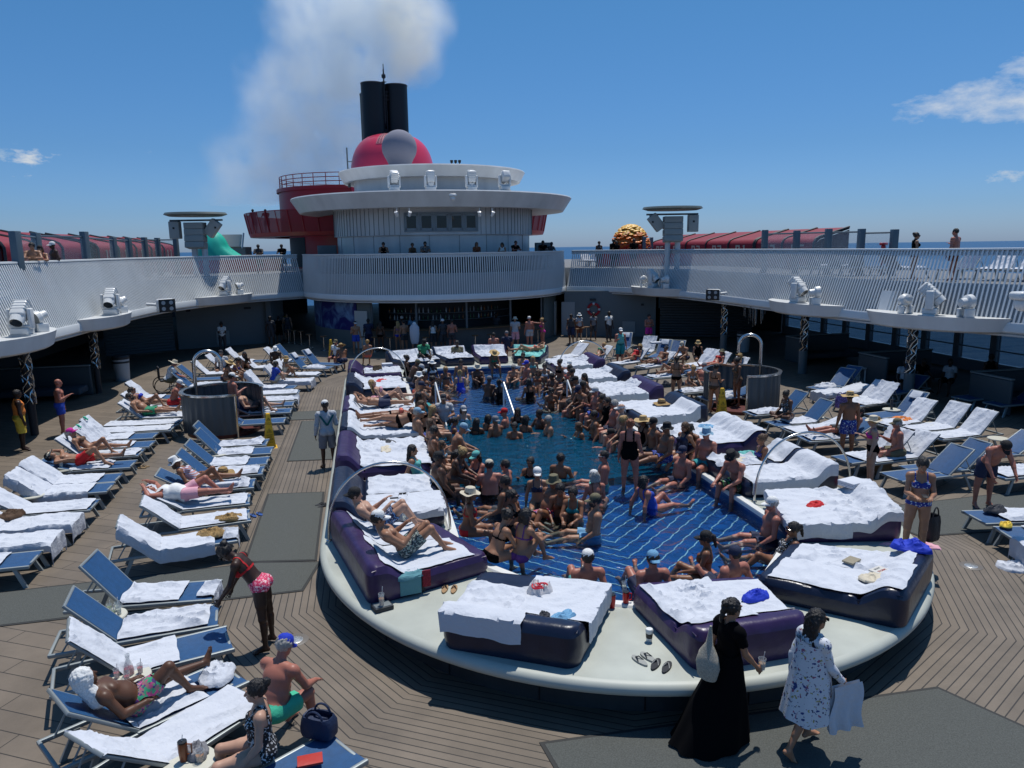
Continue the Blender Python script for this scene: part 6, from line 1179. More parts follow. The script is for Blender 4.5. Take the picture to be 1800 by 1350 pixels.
def pattern(name, base, spots, scale=30., thr=.55, kind='voronoi'):
    m = bpy.data.materials.new('pattern '+name); m.use_nodes = True; t, b = nodes_of(m); q = node_math(t); tcn = t.nodes.new('ShaderNodeTexCoord'); prev = None; mix_in = base
    col = t.nodes.new('ShaderNodeRGB'); col.outputs[0].default_value = (*base, 1); cur = col.outputs[0]
    if kind == 'stripe':
        w_ = t.nodes.new('ShaderNodeTexWave'); w_.inputs['Scale'].default_value = scale; w_.bands_direction = 'Z'; t.links.new(tcn.outputs['Object'], w_.inputs[0]); cr = t.nodes.new('ShaderNodeValToRGB'); cr.color_ramp.interpolation = 'CONSTANT'; cols = [base]+list(spots)
        while len(cr.color_ramp.elements) < len(cols): cr.color_ramp.elements.new(.5)
        for i, c in enumerate(cols): cr.color_ramp.elements[i].position = i/len(cols); cr.color_ramp.elements[i].color = (*c, 1)
        t.links.new(w_.outputs[0], cr.inputs[0]); cur = cr.outputs[0]
    else:
        for i, c in enumerate(spots):
            n = t.nodes.new('ShaderNodeTexNoise'); n.inputs['Scale'].default_value = scale*(1+.25*i); n.inputs['Detail'].default_value = 2; mp = t.nodes.new('ShaderNodeMapping'); mp.inputs['Location'].default_value = (i*3.7, i*1.3, i*5.1); t.links.new(tcn.outputs['Object'], mp.inputs[0]); t.links.new(mp.outputs[0], n.inputs[0])
            mx = t.nodes.new('ShaderNodeMix'); mx.data_type = 'RGBA'; t.links.new(q('GREATER_THAN', n.outputs[0], thr), mx.inputs[0]); t.links.new(cur, mx.inputs[6]); mx.inputs[7].default_value = (*c, 1); cur = mx.outputs[2]
    t.links.new(cur, b.inputs['Base Color']); b.inputs['Roughness'].default_value = .75; PAT[name] = m; return m
pattern('floral', (.02, .03, .08), [(.5, .5, .6), (.1, .25, .5)], 26, .58); pattern('leafy', (.03, .05, .06), [(.25, .35, .3), (.4, .42, .38)], 30, .57); pattern('tropic', (.35, .2, .2), [(.6, .08, .25), (.05, .4, .2), (.1, .05, .2)], 16, .54)
pattern('pinkprint', (.65, .04, .12), [(.8, .25, .35), (.85, .6, .6)], 30, .58); pattern('print', (.66, .68, .72), [(.03, .06, .22), (.30, .10, .18), (.35, .32, .12), (.02, .04, .12)], 17, .655); pattern('bwprint', (.01, .01, .012), [(.6, .6, .6)], 40, .57); pattern('leopard', (.22, .12, .06), [(.02, .012, .01)], 60, .53)
pattern('stripes', (.7, .7, .72), [(.35, .03, .2), (.05, .12, .4), (.7, .7, .72), (.6, .2, .1)], 7, kind='stripe'); pattern('finestripes', (.62, .64, .66), [(.2, .22, .26)], 14, kind='stripe'); pattern('usprint', (.5, .02, .05), [(.7, .7, .7), (.02, .03, .2)], 28, .54); pattern('bluefloral', (.01, .03, .25), [(.5, .6, .7)], 30, .6); pattern('dotty', (.02, .02, .2), [(.7, .7, .7)], 60, .66); pattern('greenprint', (.02, .03, .02), [(.1, .5, .1), (.4, .4, .4)], 16, .6)
# ================================================================ FURNITURE IN PLACE
ORD = ['nearest', 'second', 'third', 'fourth', 'fifth', 'sixth', 'seventh', 'eighth', 'ninth', 'tenth', 'eleventh', 'twelfth', 'thirteenth']
LG = {}
def row(rowname, where, data):
    "data: key, foot pixel, hinge pixel or heading, back angle, towel spec, own words"
    for i, (k, foot, hinge, ang, tw, note) in enumerate(data):
        od = ORD[i]+' lounger, '+where
        t = lounger(foot, hinge, ang, f'{note}, {od}', rowname); LG[k] = t
        for j, w_ in enumerate(tw):
            sd = i*1.7+len(rowname)+j*5.1; pre = 'second ' if j else ''
            if w_ == 'full': towel(t, ang, .05, 2.02, f'{pre}white towels over {od}', seed=sd, wr=.9)
            elif w_ == 'over': towel(t, ang, -.30, 2.2, f'{pre}white towels over both ends, {od}', w=.92, seed=sd)
            elif w_ == 'back': towel(t, ang, .62, 2.12, f'{pre}white towel on the raised back, {od}', seed=sd, w=.66)
            elif w_ == 'side': towel(t, ang, .35, 2.1, f'{pre}white towels hanging off one side, {od}', seed=sd, w=.86, lat=.1)
            elif w_ == 'seat': towel(t, ang, .10, 1.2, f'{pre}white towel rumpled on seat, {od}', seed=sd, wr=1.5, w=.6)
            elif w_ == 'half': towel(t, ang, .45, 1.3, f'{pre}white towel across the middle, {od}', seed=sd, wr=1.3, w=.62)
            elif w_ == 'foot': towel(t, ang, -.25, .22, f'{pre}white towel bunched on foot end, {od}', seed=sd, wr=2., w=.5)
            elif w_ == 'fold':
                a = rad(ang); v = .60; p = t.matrix_world if 0 else Matrix.Translation(t.location) @ Matrix.Rotation(t.rotation_euler.z, 4, 'Z'); q = p @ Vector((0, -.22-v*cos(a), HZ+v*sin(a)+.035)); folded(q, .36, .26, .06, f'folded white towel high on the back, {od}', rz=t.rotation_euler.z, rx=-a, n=3)
            elif w_ == 'crump':
                p = Matrix.Translation(t.location) @ Matrix.Rotation(t.rotation_euler.z, 4, 'Z'); pile(p @ Vector((.03, .35, HZ)), .30, .42, .13, TW, f'{pre}crumpled white towel heap, {od}', 'towel', seed=sd, rz=t.rotation_euler.z)
# left outer column (heads towards the left side), far to near
row('outer column of loungers on the left', 'left outer column', [
 ('lo13', (62, 981), 183, 35, ['half'], 'mostly bare at the left edge'), ('lo12', (98, 947), 183, 35, ['over'], 'with a towel hanging off its foot'), ('lo11', (135, 914), 182, 35, ['over'], 'foot end hidden by a hanging white towel'),
 ('lo10', (166, 887), 182, 35, ['full'], 'with white towel up its back'), ('lo9', (194, 856), 182, 38, ['side'], 'empty with the foot end bare'), ('lo8', (208, 839), 181, 42, ['side'], 'with a blue-striped towel over the back'),
 ('lo7', (234, 815), 181, 15, ['half'], 'under the man in red trunks'), ('lo6', (248, 795), 181, 42, ['full'], 'under the woman in the pink cap'), ('lo5', (267, 780), 180, 48, ['back', 'half'], 'high back with a clipped towel'),
 ('lo4', (273, 765), 180, 48, ['back'], 'high back with green clips beside another'), ('lo3', (304, 752), 180, 2, ['full'], 'laid flat under white towels'), ('lo2', (318, 741), 180, 2, ['full'], 'laid flat with a rolled towel pillow'), ('lo1', (328, 729), 180, 40, ['full'], 'under the tattooed man in green trunks')])
row('outer column of loungers on the left', 'rear left by the shower', [('lo0', (325, 714), 180, 42, ['full'], 'under the woman in the blue bikini'), ('loa', (322, 696), 180, 48, ['back'], 'white-draped raised back left of the shower'), ('lob', (395, 676), 178, 45, ['seat'], 'blue back left of the shower pipe'), ('loc', (400, 664), 178, 45, [], 'bare blue back just behind another'), ('lod', (420, 655), 178, 45, ['full'], 'white-draped, behind the shower')])
row('inner column of loungers on the left', 'left inner column', [
 ('li8', (414, 939), 192, 42, ['side', 'foot'], 'draped white with a straw bag on it'), ('li7', (439, 905), 190, 42, ['full'], 'draped white with a straw bag at its foot'), ('li6', (439, 877), 186, 32, ['full'], 'under the man in pink shorts'),
 ('li5', (447, 849), 184, 32, ['seat'], 'under the woman in the striped swimsuit'), ('li4', (463, 826), 182, 46, ['seat'], 'bare blue back and rumpled towels'), ('li3', (471, 809), 181, 46, ['half'], 'blue back half hidden by its neighbour'),
 ('li2', (478, 791), 180, 50, ['half'], 'bare blue back below the shower'), ('li1', (470, 777), 180, 50, ['seat'], 'blue back against the shower wall')])
row('loungers right of the left shower', 'right of left shower', [
 ('lt5', (501, 738), 181, 30, [], 'with a bare blue foot end'), ('lt4', (512, 721), 181, 30, ['half'], 'with bent legs on it'), ('lt3', (516, 709), 181, 30, [], 'dark blue and empty'), ('lt2', (523, 701), 181, 12, ['seat', 'foot'], 'with a towel over its foot end'), ('lt1', (526, 689), 181, 12, ['full'], 'flat with a smooth white towel')])
row('loungers at the rear left', 'rear left cluster', [
 ('lu1', (519, 680), 172, 52, ['side'], 'white back with blue stripe beside the blue shirt'), ('lu2', (549, 669), 170, 52, ['over'], 'white back and hanging foot towel'), ('lu3', (562, 658), 168, 48, ['full'], 'white towel under the reader in straw hat'),
 ('lu6', (581, 646), 160, 50, ['fold', 'crump'], 'blue back with a folded towel, left one'), ('lu7', (600, 640), 155, 50, ['fold'], 'blue back with a folded towel, right one'), ('lu4', (535, 634), 168, 50, ['back'], 'white-draped back beside the man in white bucket hat'), ('lu5', (552, 628), 165, 50, [], 'bare blue back by the stools'), ('lu8', (470, 634), 172, 48, ['back'], 'white back behind the straw hats'), ('lu9', (500, 645), 172, 40, ['full'], 'white-covered in the middle'), ('lu0', (440, 645), 176, 48, ['back'], 'white back far left')])
# near left fan
row('near fan of loungers at the lower left', 'lower left fan', [
 ('n1', (380, 1036), (195, 1050), 52, ['half', 'foot'], 'bare raised blue back and a drinks table'), ('n2', (383, 1080), (157, 1118), 48, ['seat'], 'towel spread over its seat'), ('n3', (403, 1120), (173, 1177), 48, ['back'], 'towel on the back, bare blue seat'),
 ('n4', (412, 1180), (228, 1262), 40, ['half'], 'under the man hooded in a towel'), ('n5', (440, 1218), (262, 1330), 40, ['full'], 'towel-covered beside the seated couple'), ('n6', (610, 1310), (420, 1420), 30, [], 'blue foot end with a navy bag on it')])
# right side (heads to the right)
row('inner loungers on the right', 'right inner group', [
 ('ra1', (1317, 727), 4, 45, ['seat'], 'flat white towel in front of the shower'), ('ra2', (1356, 745), 4, 45, ['half'], 'under the cross-legged woman'), ('ra3', (1385, 757), 2, 20, ['full'], 'white towels and a small table'), ('ra4', (1411, 771), -2, 30, ['seat'], 'under the stretched-out bare legs'), ('ra0', (1439, 692), 8, 10, ['over'], 'white-covered, behind the shower'), ('rax', (1446, 678), 20, 42, [], 'bare blue back right of the shower'), ('ray', (1432, 683), 20, 42, ['crump'], 'bare blue back with grey cloth in front')])
row('outer loungers on the right', 'right outer row', [
 ('rb1', (1478, 706), 12, 40, ['full'], 'white-covered back by the tote bag'), ('rb2', (1492, 712), 12, 46, ['side'], 'white-draped tall back by a black bottle'), ('rb3', (1536, 731), 10, 46, ['fold'], 'blue back with a folded towel'), ('rb4', (1545, 746), 10, 44, ['full'], 'white towel streaming down to an orange cloth'), ('rb5', (1600, 756), 8, 50, ['full'], 'white back with a beige strip'), ('rb6', (1640, 768), 6, 46, ['full'], 'white back behind the bent-over man')])
row('middle loungers on the right', 'right middle group', [
 ('rc1', (1480, 808), 8, 44, ['side'], 'white towel beside the olive-capped man'), ('rc2', (1520, 808), 6, 40, ['full'], 'wide white towel over its back'), ('rc3', (1567, 838), 4, 40, [], 'big bare blue back'), ('rc4', (1600, 826), 2, 42, [], 'bare blue back half hidden'), ('rd1', (1700, 800), 4, 30, ['crump'], 'piled towels at the right edge'), ('rd2', (1745, 834), 2, 10, ['seat'], 'foot end only, right edge')])
row('near loungers on the right', 'right near group', [
 ('re1', (1713, 909), -8, 20, ['half'], 'blue foot end with black and white cloths'), ('re2', (1767, 938), -14, 20, ['half'], 'blue foot end overlapping its neighbour'), ('re3', (1800, 962), -18, 20, ['over'], 'white towel falling over its foot')])
row('far loungers on the right', 'far right cluster', [
 ('rf1', (978, 630), 30, 40, ['full'], 'white towel beside the purple daybed arch'), ('rf2', (1020, 636), 30, 42, ['full'], 'white-covered under the green bikini'), ('rf3', (1090, 614), 60, 52, ['fold'], 'blue back with folded towel, leftmost'), ('rf4', (1128, 622), 55, 52, ['back'], 'white and black cloth over its back'), ('rf5', (1150, 628), 50, 50, ['fold'], 'blue back with folded towel, second'), ('rf6', (1172, 630), 48, 50, ['half'], 'blue back with towel strip'),
 ('rf7', (1080, 640), 25, 42, ['full'], 'white back behind the red swimsuit'), ('rf8', (1125, 646), 25, 38, ['full'], 'under the dark-capped man'), ('rf9', (1205, 645), 25, 46, ['side'], 'white back, left of a pair'), ('rfa', (1225, 652), 25, 46, ['side'], 'white back, right of a pair'), ('rfb', (1250, 660), 20, 44, ['back'], 'white back under the red bikini'), ('rfc', (1140, 664), 12, 12, ['seat'], 'under the pink bikini'), ('rfd', (1215, 676), 14, 40, ['half'], 'blue with crossed towels')])
row('far loungers on the right', 'right cluster by the shower', [('rg1', (1190, 690), 8, 10, ['seat'], 'white towels by the standing black bikini'), ('rg2', (1235, 700), 6, 20, ['crump'], 'with legs and bags on it'), ('rg3', (1270, 690), 6, 40, ['full'], 'white towel left of the shower')])
for k, (px, py, hd) in enumerate(((1745, 560+150, 5), (1560, 690, 20), (1690, 700, 10))): lounger((px, py), hd, 30, ('lounger in deep shade under the right balcony by the silhouette', 'lounger in the shade beside the white lantern', 'lounger in the shade right of the strand pillar')[k], 'shaded loungers on the right')
# daybeds
bed('b1', (.95, 11.65), (1.62, 10.2), (-.15, 9.45), (-.80, 12.1), 'purple', 'purple daybed under two sunbathing men, front left of the pool', hb=.22)
bed('b2', (3.02, 8.80), (1.38, 9.62), (.68, 8.24), (2.16, 7.40), 'navy', 'navy daybed with towels and a red and white bag, front centre', hb=.14, hm=.345)
bed('b3', (5.02, 8.62), (3.28, 8.80), (3.43, 7.06), (4.9, 7.15), 'purple', 'purple daybed behind the woman in the black dress', hb=.15, hm=.335)
bed('b4', (6.15, 9.62), (5.0, 8.62), (6.35, 7.38), (7.82, 8.62), 'navy', 'navy daybed with a book and blue shorts, front right', hb=.18)
bed('b5', (7.0, 11.85), (6.5, 10.2), (8.3, 9.85), (8.85, 11.4), 'purple', 'purple daybed covered in wrinkled white towels on the right', hb=.18)
bed('b6', (6.9, 14.2), (6.9, 12.3), (8.85, 12.25), (8.85, 14.2), 'navy', 'navy daybed inside the right front arch hoop', hb=.26)
RX = {}
def rbed(k, y0, y1, col, label, hb=.24, x0=6.9): bed(k, (x0, y1), (x0, y0), (8.85, y0), (8.85, y1), col, label, hb)
rbed('b7', 15.0, 17.0, 'purple', 'purple daybed with a blue patterned cloth on the right'); rbed('b8', 17.9, 20.0, 'navy', 'navy daybed with a straw hat on its towel'); rbed('b9', 20.9, 23.0, 'purple', 'purple daybed beside the cream woven bag on the right'); rbed('b10', 23.8, 25.7, 'navy', 'navy daybed with heaped towels, right rear'); rbed('b11', 26.6, 28.6, 'purple', 'purple daybed inside the rear right arch hoop')
def lbed(k, y0, y1, col, label, hb=.26, x1=1.15): bed(k, (x1, y0), (x1, y1), (-.8, y1), (-.8, y0), col, label, hb)
lbed('c1', 12.15, 14.35, 'navy', 'navy daybed inside the left front arch hoop', .3); lbed('c2', 15.0, 17.3, 'purple', 'purple daybed beside the crew member in white cap', .3); lbed('c3', 17.75, 19.6, 'navy', 'navy daybed under the women in black bikinis'); lbed('c4', 19.8, 21.8, 'purple', 'purple daybed under the man with raised hands'); lbed('c5', 23.9, 26.0, 'navy', 'navy daybed with red cloths on its towel, left rear'); lbed('c6', 26.9, 29.0, 'purple', 'purple daybed with a spotted bag in the rear left arch hoop')
bed('d1', (2.9, 29.9), (1.5, 29.3), (.6, 31.0), (2.3, 31.8), 'navy', 'navy daybed behind the man in green shirt at the far end'); bed('d2', (4.3, 30.0), (3.1, 29.95), (2.6, 32.0), (4.1, 32.1), 'navy', 'navy daybed with white towels, far end centre left'); bed('d3', (5.7, 30.0), (4.5, 30.0), (4.4, 32.1), (5.9, 31.9), 'purple', 'purple daybed with heaped towels at the far end'); bed('d4', (6.9, 29.3), (5.9, 29.95), (6.2, 31.8), (7.7, 31.0), 'navy', 'dark daybed with turquoise towel at the far right end')
bed_towel('b1', .12, .86, .52, .97, 'white towel under the white-capped man on the purple daybed', 1, .8); bed_towel('b1', .18, .84, .04, .50, 'white towel under the black-capped man on the purple daybed', 2, .8)
bed_towel('b2', .04, .78, -.14, .55, 'smooth white towel hanging over the right side of the front navy daybed', 3, .75); bed_towel('b2', .30, .76, .50, .98, 'rumpled white towel on the left of the front navy daybed', 4, 1.3); bed_towel('b2', .76, 1.16, .40, 1.03, 'white towel rolled over the near end of the front navy daybed', 5, .5)
bed_towel('b3', .10, .88, .40, .97, 'crumpled white towel on the left half of the front purple daybed', 6, 1.2); bed_towel('b3', .12, .82, .03, .42, 'flat white towel on the right half of the front purple daybed', 7, .7)
pile(bedpt('b3', .30, .62), .30, .26, .12, TW, 'crumpled towel heap at the top of the front purple daybed', 'towel', seed=11)
bed_towel('b4', .10, .92, .06, .50, 'long white towel along the far side of the front right navy daybed', 8, 1.1); bed_towel('b4', .08, .96, .48, .96, 'long white towel on the near side of the front right navy daybed', 9, .9)
bed_towel('b5', -.08, .55, -.02, 1.14, 'smooth white sheet over the pool side of the right purple daybed', 10, .7); bed_towel('b5', .45, 1.0, -.02, 1.08, 'heavily wrinkled white sheet over the head of the right purple daybed', 12, 1.25)
bed_towel('b6', .05, .95, .48, 1.12, 'white towel along the near side of the arched navy daybed, right', 13, 1.); bed_towel('b6', .0, .5, .05, .45, 'rumpled white towel on the pool end of the arched navy daybed, right', 14, 1.5); bed_towel('b6', .62, .92, .0, .4, 'white towel over the headrest of the arched navy daybed, right', 15, 1.)
bed_towel('b7', .0, .98, .03, .5, 'white towel on the far half of the purple daybed with a patterned cloth', 16, 1.2); bed_towel('b7', .04, 1.12, .48, .99, 'white towel reaching over the head of the purple daybed, right middle', 17, .9)
bed_towel('b8', -.05, .7, .02, .5, 'flat white towel under the straw hat, far half', 18, .8); bed_towel('b8', .08, .86, .42, 1.16, 'white towel drooping over the near side below the straw hat', 19, .9)
for k, nm, sd in (('b9', 'purple daybed beside the cream bag', 20), ('b10', 'right rear navy daybed', 22), ('b11', 'rear right arched purple daybed', 24)):
    bed_towel(k, -.02, .80, .05, .52, f'white towel on the far half of the {nm}', sd, 1.3); bed_towel(k, .02, .72, .5, 1.1, f'white towel on the near half of the {nm}', sd+1, 1.2); pile(bedpt(k, .72, .3), .3, .3, .16, TW, f'bunched towel at the head of the {nm}', 'towel', seed=sd)
bed_towel('c1', .05, .66, .50, .98, 'white towel on the far half of the arched navy daybed, left', 26, 1.); bed_towel('c1', -.08, .68, -.05, .48, 'white towel on the near half of the arched navy daybed, left', 27, .8)
bed_towel('c2', -.02, .78, .50, .96, 'white towel on the far half of the purple daybed by the crew member', 28, 1.2); bed_towel('c2', -.04, .74, .02, .52, 'white towel on the near half of the purple daybed by the crew member', 29, 1.)
bed_towel('c3', -.1, .9, -.04, .98, 'white sheet under the women in black bikinis', 30, .9); bed_towel('c4', -.05, .9, .02, .98, 'white sheet under the man with raised hands', 31, .9); bed_towel('c5', .0, .7, .0, .5, 'white towel on the near half of the left rear navy daybed', 32, 1.1); bed_towel('c5', .05, .85, .5, .97, 'white towel on the far half of the left rear navy daybed', 33, 1.3); bed_towel('c6', .0, .7, .05, .6, 'rumpled towel beside the spotted bag', 34, 1.5)
for k, nm, sd in (('d1', 'navy daybed behind the green shirt', 35), ('d2', 'centre left far daybed', 36), ('d3', 'far purple daybed', 37)): bed_towel(k, .0, .85, .05, .95, f'rumpled white towel covering the {nm}', sd, 1.6)
bed_towel('d4', .0, .85, .05, .95, 'turquoise striped towel on the far right daybed', 38, 1.3, m=towel_mat((.2, .55, .5), 'turquoise towel'))
arch((-.80, 12.0), (1.22, 12.0), 1.28, 'steel hoop arching over the front left navy daybed'); arch((6.95, 12.12), (8.95, 12.12), 1.28, 'steel hoop arching over the front right navy daybed'); arch((-.75, 26.75), (1.3, 26.75), 1.28, 'steel hoop arching over the rear left purple daybed'); arch((6.9, 26.45), (8.9, 26.45), 1.28, 'steel hoop arching over the rear right purple daybed')
# pool hand rails
for k, (a, b_) in enumerate((((765, 672), (786, 752)), ((885, 672), (907, 736)), ((997, 668), (1018, 728)))):
    p0 = at(*a, ZS+.95); p1 = at(*b_, ZW-.05); t = thing('pool_handrail', ('left', 'middle', 'right')[k]+' white handrail slanting down into the deep water', 'handrail', (p0.x, p0.y, 0), 0, 'pool handrails'); q = p1-Vector((p0.x, p0.y, 0)); b = MB(); b.tube([(0, 0, ZS), (0, 0, p0.z-.06), (q.x*.02, q.y*.02, p0.z), (q.x, q.y, q.z), (q.x*1.1, q.y*1.1, q.z-.5)], .025, 8); b.tube([(q.x*.6, q.y*.6, -.7), (q.x*.6, q.y*.6, p0.z+(q.z-p0.z)*.6)], .02, 6); obj('rail', b, M['white2'], t)
# showers and signs
s1 = shower(-4.35, 22.9, 'corrugated steel shower enclosure on the left with a man inside', 1.12, gap=(-62, 5)); gooseneck(s1, -.85, .55, .75, .15, 2.35)
s2 = shower(11.9, 21.9, 'corrugated steel shower enclosure on the right with a woman inside', 1.18, gap=(185, 250)); gooseneck(s2, .85, .35, -.62, .35, 2.35)
wet_sign((475, 786), 'tall yellow wet floor cone by the left shower', rad(10)); wet_sign((1268, 735), 'tall yellow wet floor cone by the right shower', rad(-10)); wet_sign((583, 630), 'small-looking yellow cone far off below the bar door', rad(5))
# tables and drinks
for k, (px, lb) in enumerate((((189, 1082), 'round cream table crowded with empty glasses'), ((226, 1188), 'round cream table holding a carafe of red punch'), ((108, 824), 'round cream table before the man in red trunks'), ((56, 870), 'round cream table with one cup at the left'), ((317, 884), 'round cream table beside the pink shorts'), ((383, 797), 'round cream table below the left shower'), ((344, 840), 'round cream table by the striped swimsuit'), ((334, 1338), 'round cream table with a red tumbler at the bottom edge'), ((1433, 733), 'round cream table with two drinks behind the cross-legged woman'), ((1567, 719), 'round cream table with a black bottle'), ((1643, 745), 'round cream table between the white loungers'), ((530, 643), 'round cream table far left by the folded towels'), ((1755, 770), 'round cream table behind the bent-over man'))): T_ = table(px, lb); LG['t%d' % k] = T_
rn = random.Random(9)
for k in range(8): a = k*.9; cup(LG['t0']+Vector((.15*cos(a)*(.5+.5*(k % 2)), .15*sin(a), 0)), 'used clear glass with lime among others on the crowded table', ('green', 'clear')[k % 2], (.10, .13)[k % 2], .034)['group'] = 'glasses on the crowded table'
for k, (dx, dy, c_, lb) in enumerate(((-.12, -.02, 'pink', 'short glass of red ice left of the carafe'), (.12, .04, 'pink', 'half-empty clear glass right of the carafe'), (.02, -.12, 'pink', 'red punch glass in front of the carafe'))): cup(LG['t1']+Vector((dx, dy, 0)), lb, c_, .12)
t = thing('carafe', 'glass carafe with red punch on the near left table', 'carafe', LG['t1']+Vector((.0, .03, 0))); b = MB(); b.lathe([(.001, 0), (.055, 0), (.06, .05), (.05, .12), (.022, .2), (.03, .26), (.026, .26), (.018, .2), (.045, .12), (.054, .05), (.001, .008)], n=20); obj('glass', b, M['clear'], t); b = MB(); b.lathe([(.001, .009), (.052, .01), (.056, .05), (.05, .09), (.001, .09)], n=18); obj('punch', b, mat('drink pink'), t)
cup(LG['t2'], 'clear cup with straws before the red trunks', 'clear', .15, .045); cup(LG['t3'], 'clear cup on the left round table', 'clear', .13, .04); cup(LG['t5']+Vector((-.05, 0, 0)), 'tall clear glass on the table below the shower', 'clear', .13); cup(LG['t6'], 'tall glass by the striped swimsuit', 'amber', .14); cup(LG['t8']+Vector((-.08, 0, 0)), 'pale drink behind the cross-legged woman', 'green', .15, .04); tumbler(LG['t9'], 'black insulated bottle on the right table', 'char', 'black', .3, .045, False)
tumbler(LG['t7']+Vector((-.06, .02, 0)), 'dark red steel tumbler with black lid at the bottom edge', 'rust', 'black', .22); cup(LG['t7']+Vector((.10, -.02, 0)), 'clear cup with fruit beside the dark red tumbler', 'amber', .12, .045)
tumbler(at(1076, 1068, HP), 'red handled tumbler left of its twin on the platform', 'red', 'black', rz=pi); tumbler(at(1100, 1063, HP), 'red handled tumbler right of its twin on the platform', 'red', 'black')
cup(at(1097, 1040, HP), 'clear glass with a lemon slice behind the red tumblers', 'clear', .15); cup(at(871, 984, HP), 'clear glass beside the navy daybed corner', 'clear', .13, .04); cup(at(753, 912, HP), 'clear glass under the left arch foot', 'green', .13, .04); cup(at(1338, 1030, HP), 'clear glass with lemon between the front beds on the right', 'clear', .13); cup(bedpt('b1', .30, .02, .02), 'glass on the towel by the white-capped man', 'clear', .12)
t = thing('coffee_cup', 'white paper cup with lid on the platform by the sandals', 'cup', at(1141, 1127, HP)); b = MB(); b.lathe([(.001, 0), (.035, 0), (.046, .14), (.001, .14)], n=20); obj('cup', b, M['white'], t); b = MB(); b.lathe([(.048, .138), (.048, .15), (.04, .165), (.001, .165)], n=20); obj('lid', b, M['white2'], t); b = MB(); b.lathe([(.0385, .045), (.0445, .11)], n=20); obj('print', b, mat('cup print', (.03, .03, .03), .6, var=.9, vscale=60), t)
t = thing('tray', 'black tray with a tall drink on the platform edge', 'tray', at(672, 1070, HP), .35); b = MB(); b.rbox((0, 0, .03), (.26, .20, .06), .01); obj('tray', b, M['dark'], t); b = MB(); b.rbox((0, 0, .063), (.22, .16, .01), .004); obj('tray_top', b, M['lgrey'], t); cup(at(671, 1064, HP+.07), 'tall glass of amber drink on the black tray', 'amber', .17, .04)
def flipflop(px, z, rz, col, label, pair=True, sole=(.03, .035, .04), s=1.):
    t = thing('sandal', label, 'sandals', at(*px, z), rz, s=s)
    for k, sg in enumerate((-1, 1)):
        out = [(sg*.065+.045*cos(a)*(1+.15*sin(a)), .13*sin(a)) for a in [2*pi*i/18 for i in range(18)]]; b = MB(); b.prism(out, 0, .022); e = obj('sole', b, cloth(col, 'sole %.2f %.2f' % col[:2]), t); b = MB(); b.tube([(sg*.065-.04, -.02, .02), (sg*.065-.012, .035, .05), (sg*.065, .075, .022)], .007, 6); b.tube([(sg*.065+.04, -.02, .02), (sg*.065+.012, .035, .05), (sg*.065, .075, .022)], .007, 6); obj('strap', b, cloth(sole, 'strap %.2f' % sole[0]), t)
flipflop((790, 1037), HP, rad(-15), (.36, .22, .11), 'tan slide sandals side by side on the platform', sole=(.05, .03, .02)); flipflop((1132, 1160), HP, rad(20), (.32, .33, .31), 'grey flip-flops on the platform left of the other pair'); flipflop((1162, 1172), HP, rad(-40), (.02, .022, .028), 'black flip-flops overlapping the grey pair', sole=(.3, .3, .28)); flipflop((566, 889), 0, rad(-60), (.02, .02, .02), 'black flip-flops on the deck left of the arched navy daybed'); flipflop((451, 906), 0, rad(30), (.02, .08, .3), 'blue flip-flops at the foot of the straw-bag loungers'); flipflop((252, 822), 0, rad(70), (.3, .2, .1), 'brown sandals in the gap behind the red trunks')
flipflop((1155, 1166), HP, rad(60), (.03, .05, .07), 'dark navy slides just behind the black flip-flops') if 0 else None
# bags and cloths
def bag(loc, sx, sy, sz, m, label, cat='bag', handles=True, rz=0., name='tote_bag', rough=.2):
    t = thing(name, label, cat, loc, rz); b = MB(); n = 28; rings = []
    for j, (w_, z) in enumerate(((.88, 0), (1., .06), (1.04, .4), (1., .75), (.86, 1.), (.78, .97), (.85, .7))):
        rings.append([Vector((w_*sx/2*(abs(cos(a))**.5*math.copysign(1, cos(a)))*(1+rough*.3*nz(cos(a)*3, sin(a)*3, j)), w_*sy/2*(abs(sin(a))**.6*math.copysign(1, sin(a)))*(1+rough*nz(cos(a)*3, sin(a)*3, j+5)), z*sz)) for a in [2*pi*i/n for i in range(n)]])
    b.loft(rings, caps=True); obj('bag_body', b, m, t)
    if handles:
        for sg in (-1, 1): b = MB(); b.tube([(sx*.25*cos(a), sg*sy*.35, sz*.9+sz*.45*sin(a)) for a in [pi*i/12 for i in range(13)]], .012, 6); obj('handle', b, m, t)
    return t
straw = mat('woven straw', (.42, .27, .11), .9, bump=1., bscale=120, var=.4, vscale=70); cream_w = mat('cream crochet', (.55, .5, .4), .9, bump=1., bscale=140, var=.3, vscale=90)
pile(at(402, 912, HZ+.03), .26, .15, .10, straw, 'flat woven straw bag at the foot of the rear white lounger', 'bag', 'straw_bag', 3, .1, flat=.4); pile(at(369, 940, HZ+.03), .24, .19, .11, straw, 'flat woven straw bag on the nearer white lounger', 'bag', 'straw_bag', 4, -.1, flat=.4)
bag(at(1550, 832, 0), .44, .22, .40, mat('brown canvas', (.20, .14, .08), .8, bump=.5, bscale=60), 'brown canvas tote bag behind the woman in pink top', rz=.2); bag(at(1142, 703, HP), .55, .26, .34, cream_w, 'cream woven bag on the platform beside the purple daybed', rz=.1); bag(at(720, 1042, HP), .44, .20, .26, mat('black patterned bag', (.03, .03, .035), .8, var=.9, vscale=60), 'black patterned bag under a teal towel by the purple daybed', handles=False, rz=.2)
